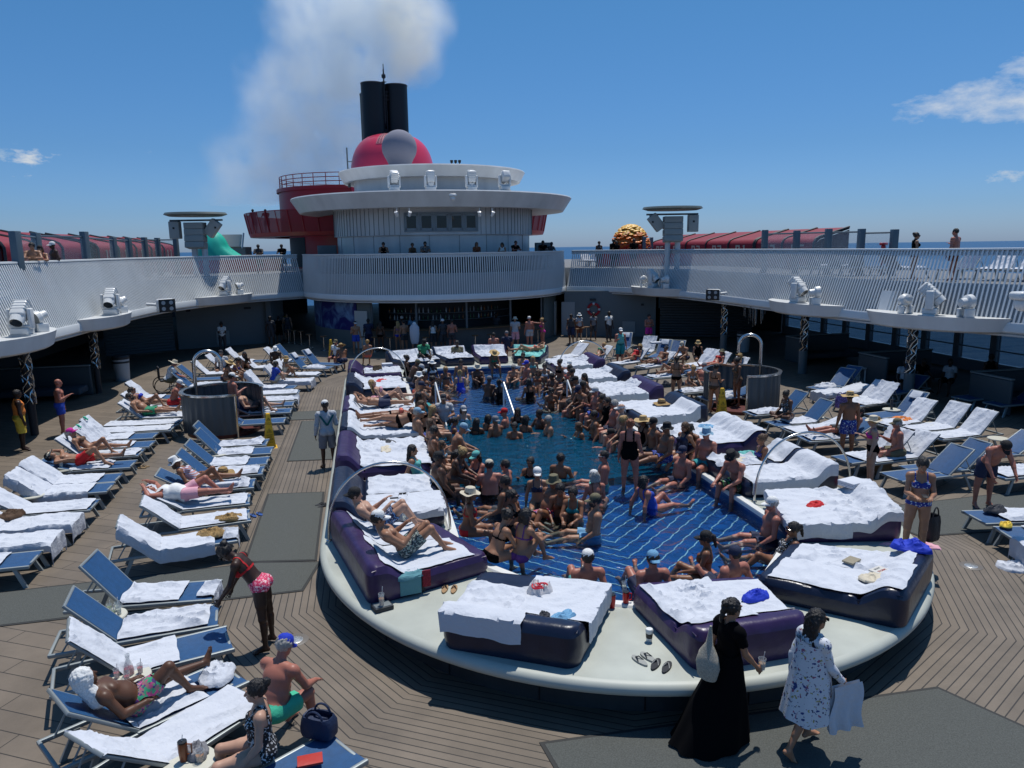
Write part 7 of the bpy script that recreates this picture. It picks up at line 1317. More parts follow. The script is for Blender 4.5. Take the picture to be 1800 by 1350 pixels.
bed_to = pile(at(716, 1010, HP+.27), .30, .18, .07, mat('teal towel', (.10, .26, .30), .9, bump=.4, bscale=26), 'teal towel with a maroon lettered end over the black bag', 'towel', seed=6, rz=.2, flat=.25); b = MB(); b.box((0, 0, -.12), (.30, .015, .24)); o = obj('hanging_end', b, mat('teal towel'), bed_to, smooth=False); o.location = (.0, -.17, .02); b = MB(); b.box((0, 0, -.1), (.12, .016, .24)); o = obj('maroon_end', b, mat('maroon end', (.22, .015, .03), .9, var=.5, vscale=40), bed_to, smooth=False); o.location = (.24, -.12, .05)
bag(at(562, 1290, HZ+.02), .36, .22, .22, mat('navy nylon', (.012, .025, .07), .6, bump=.4, bscale=40), 'navy zip bag on the blue lounger behind the seated woman', rz=-.5, name='backpack'); bag(at(1632, 948, HP), .30, .24, .42, mat('black nylon', (.01, .01, .012), .6, bump=.4, bscale=30), 'black backpack behind the woman looking at her phone', rz=.3, name='backpack')
bag(bedpt('c6', .45, .2, .02), .34, .2, .22, PAT_L if 'PAT_L' in globals() else mat('spotted bag', (.2, .13, .07), .8, var=.9, vscale=50), 'spotted bag on the rear left arched daybed', handles=False); pile(at(615, 826, HP), .38, .20, .16, mat('olive canvas', (.10, .09, .04), .9, bump=.5, bscale=40), 'olive green duffel beside the left navy daybed', 'bag', 'duffel_bag', 5, -.1); pile(at(665, 828, HP), .22, .16, .10, M['rope'], 'black bag next to the olive duffel', 'bag', 'bag', 8); bag(at(1478, 716, HZ), .40, .18, .34, mat('rainbow bag', (.15, .1, .3), .5, var=.9, vscale=25), 'shiny patterned beach bag behind the straw-hatted man', rz=.2)
# target-style shopping bag: white film with a red swirl print
t = pile(bedpt('b2', .36, .45, .02), .16, .15, .17, mat('white film bag', (.75, .72, .72), .3, alpha=.75), 'crumpled white plastic bag with red swirl print on the front bed', 'plastic bag', 'plastic_bag', 9); b = MB()
for rr in (.03, .065, .10): b.tube([(rr*cos(a), -.01+rr*sin(a)*.8-.05, .16-.35*rr+.008*sin(a*3)) for a in [2*pi*i/20 for i in range(17)]], .011, 6)
obj('red_print', b, mat('bag print', (.6, .01, .03), .5), t)
for (p, rx, ry, h_, c_, lb, sd) in (
 (bedpt('b2', .74, .18, .02), .20, .10, .06, 'sky', 'blue bikini top on the near edge of the front navy daybed', 1), (bedpt('b2', .76, .30, .02), .08, .07, .05, 'char', 'dark cloth beside the blue bikini top', 2), (bedpt('b3', .5, .22, .05), .12, .20, .10, 'royal', 'blue and black bag upright on the front purple daybed', 3),
 (bedpt('b4', .86, .16, .02), .26, .20, .14, 'royal', 'bright blue shorts heaped at the head of the navy daybed', 4), (bedpt('b4', .74, .70, .03), .20, .14, .06, 'cream', 'cream and black cloth below the book on the navy daybed', 5), (bedpt('b5', .35, .50, .02), .22, .12, .07, 'red', 'red cloth in the middle of the wrinkled white sheets', 6), (at(1527, 870, HP), .26, .22, .20, 'red', 'bright red bag behind the wrinkled white bed', 7), (at(1456, 866, HP), .24, .12, .07, 'rust', 'dark red cloth on the platform by the arch foot', 8),
 (bedpt('b6', .50, .12, .02), .30, .18, .08, 'aqua', 'green patterned bag on the arched navy daybed, right', 9), (bedpt('b6', .28, .3, .03), .26, .2, .06, 'cream', 'beige shirt on the arched navy daybed, right', 10), (bedpt('b7', .56, .3, .03), .26, .16, .08, 'sky', 'blue and white patterned cloth on the right purple daybed', 11), (bedpt('c5', .40, .62, .03), .30, .16, .07, 'red', 'red cloth on the left rear navy daybed', 12), (bedpt('c2', .45, .55, .03), .30, .12, .05, 'cream', 'cream cardigan on the purple daybed by the crew member', 13), (bedpt('c2', .42, .84, .03), .26, .12, .06, 'char', 'dark sandals and strap on the purple daybed by the crew member', 14),
 (at(1585, 738, HZ+.02), .26, .2, .10, 'orange', 'orange and white patterned cloth on a right lounger', 15), (at(197, 776, HZ+.05), .30, .10, .05, 'char', 'black lace cloth on the left outer lounger', 16), (at(20, 908, HZ+.08), .22, .2, .14, 'brown', 'brown crumpled cloth at the left edge', 17), (at(380, 1188, HZ+.03), .26, .20, .12, 'white', 'white cloth heap by the hooded man\'s feet', 18), (at(348, 1322, HZ+.05), .14, .12, .10, 'grey', 'grey cap-like bundle on the near table lounger', 19), (at(1790, 1000, 0), .30, .22, .12, 'white', 'white towel dropped on the deck at the right edge', 20), (at(1749, 898, HZ+.04), .24, .14, .12, 'char', 'black bag on the near right lounger', 21), (at(1768, 924, HZ+.04), .14, .10, .07, 'yellow', 'yellow and white cloth on the near right lounger', 22), (at(150, 1262, 1.0) if 0 else at(1368, 828, HP), .22, .16, .08, 'white', 'small white towel heap between the right beds', 23), (at(1338, 856, HP), .3, .2, .12, 'white', 'white towel slipping off near the right arch foot', 24), (at(1625, 960, HP), .22, .12, .05, 'lpink', 'pink flat sandals below the black backpack', 25), (at(1575, 956, HP), .30, .06, .03, 'lpink', 'pale pink strap cloth by the phone woman', 26), (at(660, 700, HP+.42), .2, .12, .08, 'lpink', 'pink cloth on the daybed of the raised-hands man', 27), (at(1240, 842, .9) if 0 else at(1030, 628, HP+.1), .2, .14, .1, 'char', 'black bag by the rear right bed', 28), (at(1170, 676, HP), .16, .12, .14, 'char', 'black bag by the cream woven bag', 29)):
    o = pile(p, rx, ry, h_, cm(c_) if c_ != 'white' else TW, lb, 'bag' if 'bag' in lb else 'cloth', 'bag' if 'bag' in lb else 'cloth', sd*1.7, rz=sd*.6)
folded(bedpt('b5', .80, .10, .03), .42, .34, .10, 'pair of folded white towels at the far corner of the right purple daybed', rz=.3); folded(bedpt('c6', .25, .75, .02), .4, .3, .12, 'folded towels on the rear left arched daybed', rz=.1); folded(at(398, 855, HZ+.04), .5, .16, .10, 'rolled white towel beside the striped swimsuit', rz=.05, n=1)
for (p, rz_, lb, c_) in ((bedpt('b4', .52, .40, .05), .5, 'paperback book face down between the two front right towels', (.30, .26, .18)), (bedpt('b4', .74, .58, .06), .35, 'white book with red lettering on the front right towel', (.62, .6, .55)), (at(545, 1338, HZ+.06), .1, 'red and black magazine at the bottom edge', (.45, .03, .02))):
    t = thing('book', lb, 'book', p, rz_); b = MB(); b.rbox((0, 0, .012), (.24, .16, .024), .004, n=2); obj('cover', b, cloth(c_, 'book %.2f %.2f %.2f' % c_, .6), t)
    if 'lettering' in lb: text(t, 'STORM', .05, Matrix.Translation((0, -.04, .026)), mat('red print', (.4, .02, .02), .6)); text(t, 'SILENT', .04, Matrix.Translation((0, .03, .026)), M['grey'])
for (p, lb) in ((bedpt('b8', .55, .42, .07), 'straw hat with brown band resting on the right daybed towel'), (at(392, 832, HZ+.08), 'tan straw hat lying by the striped swimsuit')):
    t = thing('hat', lb, 'hat', p, .4, s=1.15); o = obj('crown_and_brim', headpiece('widehat'), parent=t); om(o, straw); o.location = (0, 0, -.012); o = obj('hat_band', headpiece('band'), parent=t); om(o, cm('brown'))
for p, lb in ((at(693, 876, HP+.40), 'black phone on the arched navy daybed'), (at(708, 872, HP+.40), 'sunglasses on the arched navy daybed')):
    o = obj('phone' if 'phone' in lb else 'sunglasses', MB().rbox((0, 0, .006), (.15, .075, .01), .005, n=2) if 'phone' in lb else headpiece('shades'), [M['black']]); 
    if 'glasses' in lb: om(o, M['black'])
    o.location = p; tag(o, lb, 'phone' if 'phone' in lb else 'sunglasses')
for k, key in enumerate(('lo5', 'lo4')):   # green towel clips
    q = Matrix.Translation(LG[key].location) @ Matrix.Rotation(LG[key].rotation_euler.z, 4, 'Z'); p = q @ Vector((.12, -.22-.74*cos(rad(48)), HZ+.76*sin(rad(48))+.05)); t = thing('towel_clip', 'green lizard-shaped clip on the %s lounger back' % ('nearer' if k == 0 else 'farther'), 'towel clip', p, LG[key].rotation_euler.z); b = MB(); b.tube([(0, .0, .03), (0, .05, .0), (.01, .12, -.06)], [.02, .03, .012], 6); [b.tube([(0, .04+z, .01-z), (s_*.06, .05+z, .02-z)], .01, 5) for z in (.0, .05) for s_ in (-1, 1)]; obj('clip', b, cm('mint'), t)
# loungers and things on the upper deck seen through the slats
def upD(px, back=.9):
    "distance along the bearing of pixel column px at which the upper deck starts behind the balustrade"
    d = ray(px, 440); u = Vector((d.x, d.y)).normalized(); best = 99
    for P_, N_ in ((LP, LN), (RP, RN), (CP, CN)):
        for p, n_ in zip(P_, N_):
            v = p+n_*.75; L = v.dot(u)
            if L > 15 and (v-u*L).length < .25: best = min(best, L)
    return (best if best < 99 else 45)+back
for k, (px, bk, hd, tw_) in enumerate(((1475, 3.4, 190, 1), (1512, 3.4, 190, 1), (1548, 4.2, 190, 0), (1625, 2.8, 185, 1), (1665, 1.6, 20, 0), (1735, 1.5, 25, 1), (1788, 1.5, 25, 1), (1040, 3, 90, 1), (1060, 3, 90, 0))):
    p = far(px, 440, upD(px, bk)); t = lounger((p.x, p.y, 0), hd, 45, f'upper deck lounger seen through the right slats, {ORD[k]} from the left', 'upper deck loungers behind the right slats', dz=ZU); t.location.z = ZU
    if tw_: o = towel(t, 45, .1, 2.05, f'white towel on the {ORD[k]} upper deck lounger behind the right slats', seed=k)
# ================================================================ PEOPLE IN PLACE
def sp_(s): return [tuple(x.split(':')) for x in s.split()] if s else []
def who(loc, rz, pose, label, sk, sex, fat, wear, head, h=.013, **k):
    return person(loc, rad(rz), pose, label, sk, sex, fat, sp_(wear), sp_(head), h, **k)
def pz(loc, z): return Vector((loc.x, loc.y, z))
def onL(key, pose, label, sk, sex, fat, wear, head, y=-.12, dz=.05, h=.012, rz=0, **k):
    t = LG[key]; p = Matrix.Translation(t.location) @ Matrix.Rotation(t.rotation_euler.z, 4, 'Z'); return who(p @ Vector((0, y, HZ+dz)), math.degrees(t.rotation_euler.z)+rz, pose, label, sk, sex, fat, wear, head, h, **k)
G = lambda px, py, *a, **k: who(at(px, py, 0), *a, **k)                      # feet on the main deck
SH = lambda px, py, *a, **k: who(pz(at(px, py, ZW), ZS), *a, **k)            # in the shallow: pixel at the waterline
DP = lambda px, py, *a, **k: who(pz(at(px, py, ZW), ZD), *a, **k)            # in the deep
ED = lambda px, py, *a, **k: who(at(px, py, HP+.03), *a, **k)                # seated on the coping: pixel at the seat
UP = lambda px, D, *a, **k: who(pz(far(px, 440, upD(px, .95)), ZU), *a, **k)            # on the upper deck
# --- foreground
G(466, 1138, 80, 'bend', 'dark-skinned woman in red bikini bending forward beside the blue-capped man', 'k', 'f', .2, 'top:red highbottom:pinkprint', 'bun:dark shades:black', .009, s=1.05)
onL('n4', 'recline_knee', 'reclining man hooded in a white towel with patterned trunks', 'd', 'm', .5, 'trunks:tropic', 'hood:white', h=.009)
p = at(478, 1262, HZ+.04); who(p, -35, 'edge_fwd', 'shirtless man in royal blue cap and mint shorts sitting forward', 'r', 'm', .5, 'trunks:mint', 'short:grhair cap:royal shades:black', .009)
ct = [c_ for c_ in bpy.data.objects if c_.get('label') == 'shirtless man in royal blue cap and mint shorts sitting forward'][0]; cc = [c_ for c_ in ct.children if c_.name.startswith('cap')][0]; text(cc, 'NY', .042, Matrix.Translation((0, .088, .062)) @ Matrix.Rotation(rad(180), 4, 'Z') @ Matrix.Rotation(rad(68), 4, 'X'), mat('orange print', (.8, .25, .03), .6))
p = at(462, 1330, HZ+.04); who(p, 95, 'edge', 'dark-haired woman in black printed swimsuit seated at the bottom edge', 'p', 'f', .5, 'swimsuit:bwprint', 'bun:dark', .009)
pm = bedpt('b1', .60, .74, .03); who(pm, -76, 'recline_phone', 'tanned man in white cap and palm-print trunks on the purple daybed', 't', 'm', 0, 'trunks:leafy', 'short:dark cap:white', .009)
pm = bedpt('b1', .60, .24, .03); who(pm, -84, 'recline_phone', 'man in black cap and dotted navy trunks holding a phone', 'p', 'm', .2, 'trunks:floral', 'short:dark capback:black', .009)
cr = G(578, 822, 12, 'drink', 'crew member in white cap, grey striped top and shorts, seen from behind', 'd', 'm', .1, 'longshirt:finestripes shorts:grey sandals:black', 'short:dark cap:white', .009)
b = MB(); tc_ = mat('teal band', (.0, .10, .11), .8)
for sg in (-1, 1): b.loft([[Vector((sg*(.16-.16*t+dx), -.128-.012*sin(pi*t)-.014, 1.36-.26*t)) for t in [i/8 for i in range(9)]] for dx in (-.028, .028)], closed=False)
obj('teal_chevron', b, tc_, cr, fix=True)
wd = who(at(1606, 978, HP), 150, 'phone', 'woman in patterned bikini standing on the platform looking at her phone', 't', 'f', .4, 'top:bluefloral bottom:bluefloral', 'pony:dark', .009)
ph = MB().rbox((0, .40, 1.10), (.08, .15, .012), .005, n=2); o = obj('phone', ph, [M['black']]); o.location = wd.location; o.rotation_euler = (0, 0, wd.rotation_euler.z); tag(o, 'black phone in the hands of the woman on the platform', 'phone')
G(1728, 892, 172, 'bend', 'broad shirtless man in navy shorts and black cap bending over a lounger', 'r', 'm', .5, 'trunks:navy', 'short:dark cap:black', .009)
def hang_towel(q, c, w, h_, label, seed=0, m=None):
    b = MB(); rings = []
    for j in range(24): rings.append([q @ Vector((c[0]+.03*sin(i*.9+seed)*j/24+.012, c[1]+w*(i/16-.5)*(1-.15*(1-j/23))+.02*sin(j*.3), c[2]-h_*j/23)) for i in range(17)])
    for j in range(23, -1, -1): rings.append([q @ Vector((c[0]-.03+.03*sin(i*.9+seed)*j/24, c[1]+w*(i/16-.5)*(1-.15*(1-j/23))+.02*sin(j*.3), c[2]-h_*.93*j/23)) for i in range(17)])
    b.loft(rings, closed=False); return tag(obj('towel', b, m or TW), label, 'towel')
# woman in the long black dress
def skirt(t, m, zs, name='skirt', wave=10, seed=0, n=64):
    "zs: (z, rx, ry, cx, cy)"
    b = MB(); rings = []
    for z, rx, ry, cx, cy in zs: rings.append([Vector((cx+rx*cos(a)*(1+.05*(zs[0][0]-z)*sin(a*wave+seed)), cy+ry*sin(a)*(1+.06*(zs[0][0]-z)*sin(a*wave+seed+1)), z+.015*sin(a*3))) for a in [2*pi*i/n for i in range(n)]])
    b.loft(rings); return obj(name, b, m, t)
bd = G(1272, 1292, -78, 'walk', 'woman in a long black dress walking with an iced coffee and woven bag', 't', 'f', .25, 'tshirt:black sandals:black', 'bun:dark pony:dark', .009)
skirt(bd, cm('black'), [(1.02, .155, .125, 0, .0), (.9, .185, .165, 0, -.01), (.7, .21, .22, 0, -.03), (.45, .26, .32, 0, -.08), (.2, .30, .40, 0, -.14), (.03, .33, .47, 0, -.19)])
q = Matrix.Translation(bd.location) @ Matrix.Rotation(bd.rotation_euler.z, 4, 'Z')
t = thing('crochet_bag', 'cream crochet bag slung behind the woman in black', 'bag', q @ Vector((.0, -.25, .95)), bd.rotation_euler.z); b = MB(); b.loft([[Vector((rx*cos(a), ry*sin(a)+.05*(z-.0), z)) for a in [2*pi*i/20 for i in range(20)]] for rx, ry, z in ((.02, .02, -.22), (.13, .08, -.17), (.16, .10, -.04), (.13, .08, .08), (.05, .03, .2), (.012, .012, .40))], caps=True); obj('bag_body', b, cream_w, t)
JH = _body[('walk', 'f', .25, .009)]['jt']['handR'][0]; cup(q @ Vector(tuple(JH+np.array([-.02, .06, -.03]))), 'iced coffee cup held by the woman in black', 'coffee', .13, .042)

# woman in the printed cover-up
cu = G(1415, 1318, -82, 'walk', 'long-haired woman in a white printed cover-up carrying a towel', 't', 'f', .1, 'longshirt:print sandals:brown', 'long:dark shades:black', .009)
skirt(cu, PAT['print'], [(1.28, .175, .135, 0, 0), (1.05, .185, .165, 0, 0), (.85, .215, .20, 0, 0), (.62, .24, .235, 0, -.01), (.44, .255, .26, 0, -.02)], 'coverup', 8)
hang_towel(q, (-.16, .19, 1.16), .20, .36, 'folded white towel carried under the arm of the woman in black', 1)
q = Matrix.Translation(cu.location) @ Matrix.Rotation(cu.rotation_euler.z, 4, 'Z'); Rh = _body[('walk', 'f', .1, .009)]['jt']['handR'][0]
hang_towel(q, (Rh[0]+.05, Rh[1]+.0, Rh[2]+.02), .42, .52, 'white towel hanging from the hand of the woman in the printed cover-up'); hang_towel(q, (-.20, .12, 1.22), .30, .50, 'white towel draped over the far arm of the woman in the printed cover-up', 2)
# --- left deck
G(112, 765, -70, 'drink', 'bald shirtless man in blue trunks holding a drink in the left shade', 'r', 'm', .6, 'trunks:blue', '', .011); G(42, 792, -60, 'stand', 'shaded figure in orange top and yellow shorts at the left edge', 'k', 'm', .5, 'tank:orange shorts:yellow', 'short:dark', .013)
onL('lo1', 'recline', 'bearded tattooed man in green trunks reclining left of the shower', 't', 'm', .4, 'trunks:green', 'short:dark beard:dark shades:black'); onL('lo0', 'recline_knee', 'woman in bright blue bikini top reclining beside the bearded man', 't', 'f', .1, 'top:royal bottom:navy', 'pony:dark shades:black')
onL('lo6', 'recline_knee', 'blonde woman in pink cap and leopard bikini with a raised knee', 't', 'f', .1, 'top:leopard bottom:leopard', 'pony:grhair cap:magenta'); onL('lo7', 'lie_knee', 'man in bright red trunks and cream visor lying back', 't', 'm', .1, 'trunks:red', 'short:dark visor:cream')
onL('li5', 'recline_knee', 'woman in striped swimsuit and white bucket hat reclining', 'b', 'f', .4, 'swimsuit:stripes', 'bob:brown bucket:white'); onL('li6', 'lie_up', 'man in white tank top and pink shorts lying with a hand on his head', 'r', 'm', .8, 'tank:white trunks:lpink', 'buzz:ginger', y=-.2, dz=.12)
who((-4.0, 22.6, .1), -60, 'drink', 'man in white cap standing inside the left shower', 'r', 'm', .4, 'trunks:navy', 'short:dark cap:white'); G(303, 716, -80, 'edge_fwd', 'shirtless man in white cap bent forward left of the shower', 'r', 'm', .3, 'trunks:red', 'cap:white', tilt=0) if 0 else who(at(303, 712, .4), -80, 'edge_fwd', 'shirtless man in white cap bent forward left of the shower', 'r', 'm', .3, 'trunks:red', 'cap:white')
wc = thing('wheelchair', 'black wheelchair with towels holding the man in a straw hat', 'wheelchair', at(292, 690, 0), rad(-70)); b = MB(); [b.tube([(sg*.3, -.1+.3*cos(a), .3+.3*sin(a)) for a in [2*pi*i/24 for i in range(25)]], .018, 6) for sg in (-1, 1)]; obj('wheel', b, M['black'], wc); b = MB(); b.rbox((0, .05, .48), (.46, .46, .06), .02); b.rbox((0, -.2, .78), (.46, .05, .5), .02); b.tube([(.25, -.25, .9), (.25, -.35, .92)], .015, 6); obj('seat', b, M['dark'], wc)
who(at(296, 672, .52), -70, 'edge_fwd', 'man in wide straw hat and white shirt in the wheelchair', 'r', 'm', .4, 'tshirt:white shorts:khaki', 'short:grhair widehat:cream')
onL('lt4', 'recline_knee', 'person behind the left shower with bent bare legs', 'p', 'm', .2, 'trunks:char', 'short:dark'); G(393, 618, 190, 'phone', 'crew member in white polo and dark trousers by the pale wall', 'd', 'f', .1, 'tshirt:white trousers:char', 'bun:dark', .017)
for (px, py, rz, pose, lb, sk, sx, w_, hd) in ((395, 668, -90, 'edge_fwd', 'woman in straw hat hunched over a book behind the left shower', 't', 'f', 'top:navy bottom:navy', 'wavy:dark widehat:straw'), (410, 662, -100, 'edge_fwd', 'woman in blue bikini beside the straw-hatted reader', 't', 'f', 'top:royal bottom:royal', 'pony:dark shades:black'), (391, 652, 180, 'edge', 'man in dark cap behind the straw-hatted reader', 't', 'm', 'tshirt:lgrey trunks:navy', 'cap:char shades:black'), (432, 648, 190, 'recline_knee', 'person in black top and dark cap reclining rear left', 'd', 'f', 'tank:black bottom:black', 'bob:dark cap:char'), (485, 640, 190, 'edge_fwd', 'dark-skinned man in white bucket hat seated rear left', 'k', 'm', 'trunks:brown', 'bucket:white'), (482, 672, -60, 'knees', 'person in bright blue shirt sitting with drawn-up knees', 'p', 'f', 'tshirt:blue trunks:cream', 'bob:dark'), (500, 662, -60, 'knees', 'woman in straw hat sitting beside the blue shirt', 't', 'f', 'swimsuit:cream', 'bob:blond sunhat:straw'), (604, 637, 20, 'edge_fwd', 'tanned man in cowboy-style straw hat seen from behind', 'b', 'm', 'trunks:navy', 'widehat:straw'), (592, 630, 150, 'edge', 'man in green cap and white shirt seated near the cone', 'r', 'm', 'tshirt:white trunks:navy', 'cap:khaki'), (647, 628, 10, 'edge', 'blonde woman with a bun sitting with her back turned below the bar', 't', 'f', 'top:coral bottom:coral', 'bun:blond')):
    who(at(px, py, .38), rz, pose, lb, sk, sx, .2, w_, hd, .016)
# --- by the bar
G(627, 622, 200, 'drink', 'shirtless man in royal blue trunks and white visor before the bar door', 't', 'm', .1, 'trunks:blue', 'short:dark visor:white', .016)
for k, (a, r, rz, pose, lb, sk, sx, w_, hd) in enumerate(((238, 8.15, 0, 'drink', 'man in blue shirt at the left end of the bar', 'k', 'm', 'tshirt:navy shorts:navy', 'short:dark'), (243.5, 8.3, -20, 'stand', 'woman in dark bikini leaning at the left part of the bar', 'd', 'f', 'top:black bottom:black', 'long:dark'), (250, 8.2, 10, 'stand', 'woman in blue bikini waiting at the bar', 't', 'f', 'top:royal bottom:royal', 'wavy:blond'), (253, 8.6, 25, 'drink', 'man beside the blue bikini at the bar', 't', 'm', 'trunks:char', 'short:dark'), (263, 8.2, -15, 'drink', 'woman in white top at the middle of the bar', 't', 'f', 'tank:white shorts:char', 'long:dark'), (266.5, 8.4, 20, 'stand', 'man in white cap at the middle of the bar', 'd', 'm', 'tshirt:char shorts:char', 'cap:white'), (269.5, 8.7, -25, 'drink', 'shirtless man with his side to the bar', 'r', 'm', 'trunks:char', 'short:dark'), (247, 6.4, 180, 'reach', 'bartender in white cap on the left behind the counter', 'd', 'm', 'tshirt:char trousers:black', 'cap:white'), (252, 6.2, 170, 'drink', 'bartender in pale patterned shirt behind the counter', 'd', 'm', 'tshirt:sky trousers:black', 'short:dark'), (296, 6.3, 185, 'reach', 'bartender holding a white cloth on the right', 'k', 'm', 'tshirt:char trousers:black', 'short:dark'))):
    who((4.35+r*cos(rad(a)), 46.8+r*sin(rad(a)), 0), rz, pose, lb, sk, sx, .2, w_, hd, .018)
tb = who((4.35+8.9*cos(rad(257)), 46.8+8.9*sin(rad(257)), 0), 0, 'drink', 'person wrapped head to thigh in a white towel at the bar', 't', 'f', .1, 'bottom:navy', 'hood:white', .018); skirt(tb, TW, [(1.5, .12, .11, 0, -.02), (1.35, .24, .18, 0, 0), (1.0, .25, .19, 0, 0), (.6, .20, .17, 0, 0), (.5, .15, .13, 0, 0)], 'towel_wrap', 6)
G(906, 613, -20, 'drink', 'man in bucket hat, pale tee and pink shorts at the right of the bar', 't', 'm', .3, 'tshirt:lgrey shorts:lpink', 'bucket:cream', .017); G(931, 612, 15, 'stand', 'heavy shirtless man in white patterned trunks by the bar door', 'r', 'm', 1., 'trunks:lgrey', 'cap:white', .017); G(954, 611, 100, 'reach', 'woman in hot pink one-piece reaching to the bar counter', 'r', 'f', .2, 'top:magenta highbottom:magenta', 'bun:blond', .017)
for k, (px, py, rz, lb, w_) in enumerate(((478, 608, 170, 'dark figure leftmost in the left passage', 'tshirt:char shorts:char'), (492, 604, 10, 'silhouette of a woman walking in the left passage', 'tshirt:black shorts:black'), (507, 600, 190, 'dark figure rightmost in the left passage', 'tank:char shorts:char'), (500, 594, 0, 'figure in yellow far down the left passage', 'tshirt:yellow shorts:lgrey'), (1004, 606, 160, 'figure in the right passage beside the stools', 'tank:char shorts:navy'), (1018, 600, 190, 'man in white hat deep in the right passage', 'tshirt:lgrey shorts:rust'), (1070, 600, 200, 'crew member in white shirt in the right passage', 'tshirt:white trousers:char'), (1043, 598, 170, 'dim figure deep in the right passage', 'tshirt:grey shorts:char'))):
    G(px, py, rz, ('stand', 'walk', 'drink')[k % 3], lb, 'kdt'[k % 3], 'mf'[k % 2], .2, w_, 'short:dark' if k != 5 else 'bucket:white', .018)
G(1140, 608, 185, 'crossed', 'shirtless man in magenta trunks leaning under the lifebuoy', 'r', 'm', .1, 'trunks:magenta', 'short:dark', .017); o = folded(at(1153, 604, .95), .5, .3, .08, 'white towel held out beside the magenta trunks', n=2)
# --- far end of the pool
who(bedpt('d1', .3, .4, .02), 200, 'edge_fwd', 'man in green football shirt sitting at the far left end', 'k', 'm', .3, 'tshirt:green trunks:char', 'short:dark cap:black', .016); ED(750, 640, 185, 'edge', 'man in white tee, white bucket hat and aqua shorts at the far end', 'd', 'm', .2, 'tshirt:white trunks:aqua', 'bucket:white', h=.016); ED(804, 634, 180, 'edge_drink', 'dark-skinned man in olive shirt seated at the far end', 'k', 'm', .3, 'tshirt:khaki trunks:char', 'short:dark', h=.016)
ED(866, 648, 190, 'edge_fwd', 'woman in wide straw hat and green bikini on the far coping', 'b', 'f', .4, 'top:green bottom:mint', 'wavy:dark widehat:straw', h=.015); SH(761, 664, 200, 'floor', 'woman in white sunhat and white bikini in the far shallows', 'k', 'f', .2, 'top:white bottom:white', 'bob:dark sunhat:white', h=.015)
SH(810, 683, 5, 'cross', 'woman in royal blue swimsuit sitting with her back turned in the shallows', 'p', 'f', .3, 'swimsuit:royal', 'bun:blond', h=.014); SH(811, 664, 180, 'floor', 'shirtless man facing the woman in royal blue swimsuit', 't', 'm', .3, 'trunks:navy', 'short:dark shades:black', h=.015); SH(764, 694, -80, 'floor', 'woman stretching her legs by the left handrail', 'b', 'f', .2, 'top:black bottom:black', 'bun:dark', h=.014)
ED(868, 618, 5, 'edge', 'shirtless man with back turned and patterned trunks beyond the pool', 'r', 'm', .8, 'shorts:tropic', 'buzz:dark', h=.016); ED(891, 615, 5, 'edge', 'man in navy shirt and grey cap with back turned beyond the pool', 'r', 'm', .5, 'tshirt:navy trunks:navy', 'cap:grey', h=.016); who(bedpt('d4', .5, .5, .04), 95, 'lie_up', 'sunbather with arms up on the turquoise towel', 't', 'f', .1, 'top:coral bottom:coral', 'long:blond', .016)
# --- left edge of the pool
ED(722, 672, -80, 'edge_fwd', 'man in dark cap seated on the left rear coping', 'd', 'm', .2, 'trunks:char', 'cap:khaki', h=.015); ED(728, 682, -85, 'edge_fwd', 'man in grey cap beside the left rear corner', 'k', 'm', .2, 'trunks:navy', 'cap:lgrey', h=.015); ED(738, 702, -75, 'edge', 'man in white bucket hat with an arm along the left edge', 't', 'm', .4, 'trunks:char', 'bucket:white', h=.014)
ED(735, 778, -80, 'edge', 'big shirtless man in grey-blue cap on the left coping', 't', 'm', .5, 'trunks:bluefloral', 'short:grhair cap:lblue', h=.012); ED(750, 757, -95, 'edge_back', 'brunette woman behind the grey-blue cap', 't', 'f', .1, 'top:black bottom:black', 'wavy:brown', h=.013); ED(762, 768, -85, 'edge', 'blonde woman in black bikini with her back turned, left coping', 't', 'f', .2, 'top:black bottom:black', 'wavy:blond', h=.012)
SH(781, 738, 175, 'pool', 'man in grey shirt and cap by the left handrail foot', 't', 'm', .3, 'tshirt:lgrey trunks:char', 'cap:char', h=.013) if 0 else who(pz(at(781, 742, ZW), -.45), 170, 'pool', 'man in grey shirt and cap by the left handrail foot', 't', 'm', .3, 'tshirt:lgrey trunks:char', 'cap:char', .013)
DP(815, 738, 185, 'pool', 'woman in pale blue bikini and light cap facing the camera in the pool', 'p', 'f', .1, 'top:lblue bottom:lblue', 'bob:brown cap:lgrey', .013); DP(797, 760, -90, 'pool2', 'woman with ponytail and blue swimsuit at the left of the deep water', 'b', 'f', .3, 'swimsuit:blue', 'pony:dark', .012)
DP(858, 755, -60, 'pool', 'woman with shoulder-length dark hair facing the red cap', 'b', 'f', .1, 'top:black bottom:black', 'bob:dark', .012); DP(888, 750, 70, 'pool', 'shirtless man in a red cap in the middle of the pool', 'r', 'm', .2, 'trunks:char', 'cap:red', .012); DP(911, 742, 170, 'pool2', 'woman with long curly dark hair behind the middle handrail', 'd', 'f', .2, 'swimsuit:black', 'long:dark', .012); DP(924, 758, -50, 'pool', 'woman in dark cap raising a cup in the deep water', 'b', 'f', .1, 'top:char bottom:black', 'bob:dark cap:black', .012); DP(951, 752, 110, 'pool2', 'dark-haired man neck-deep right of the raised cup', 'd', 'm', .1, 'trunks:navy', 'short:dark', .012, )
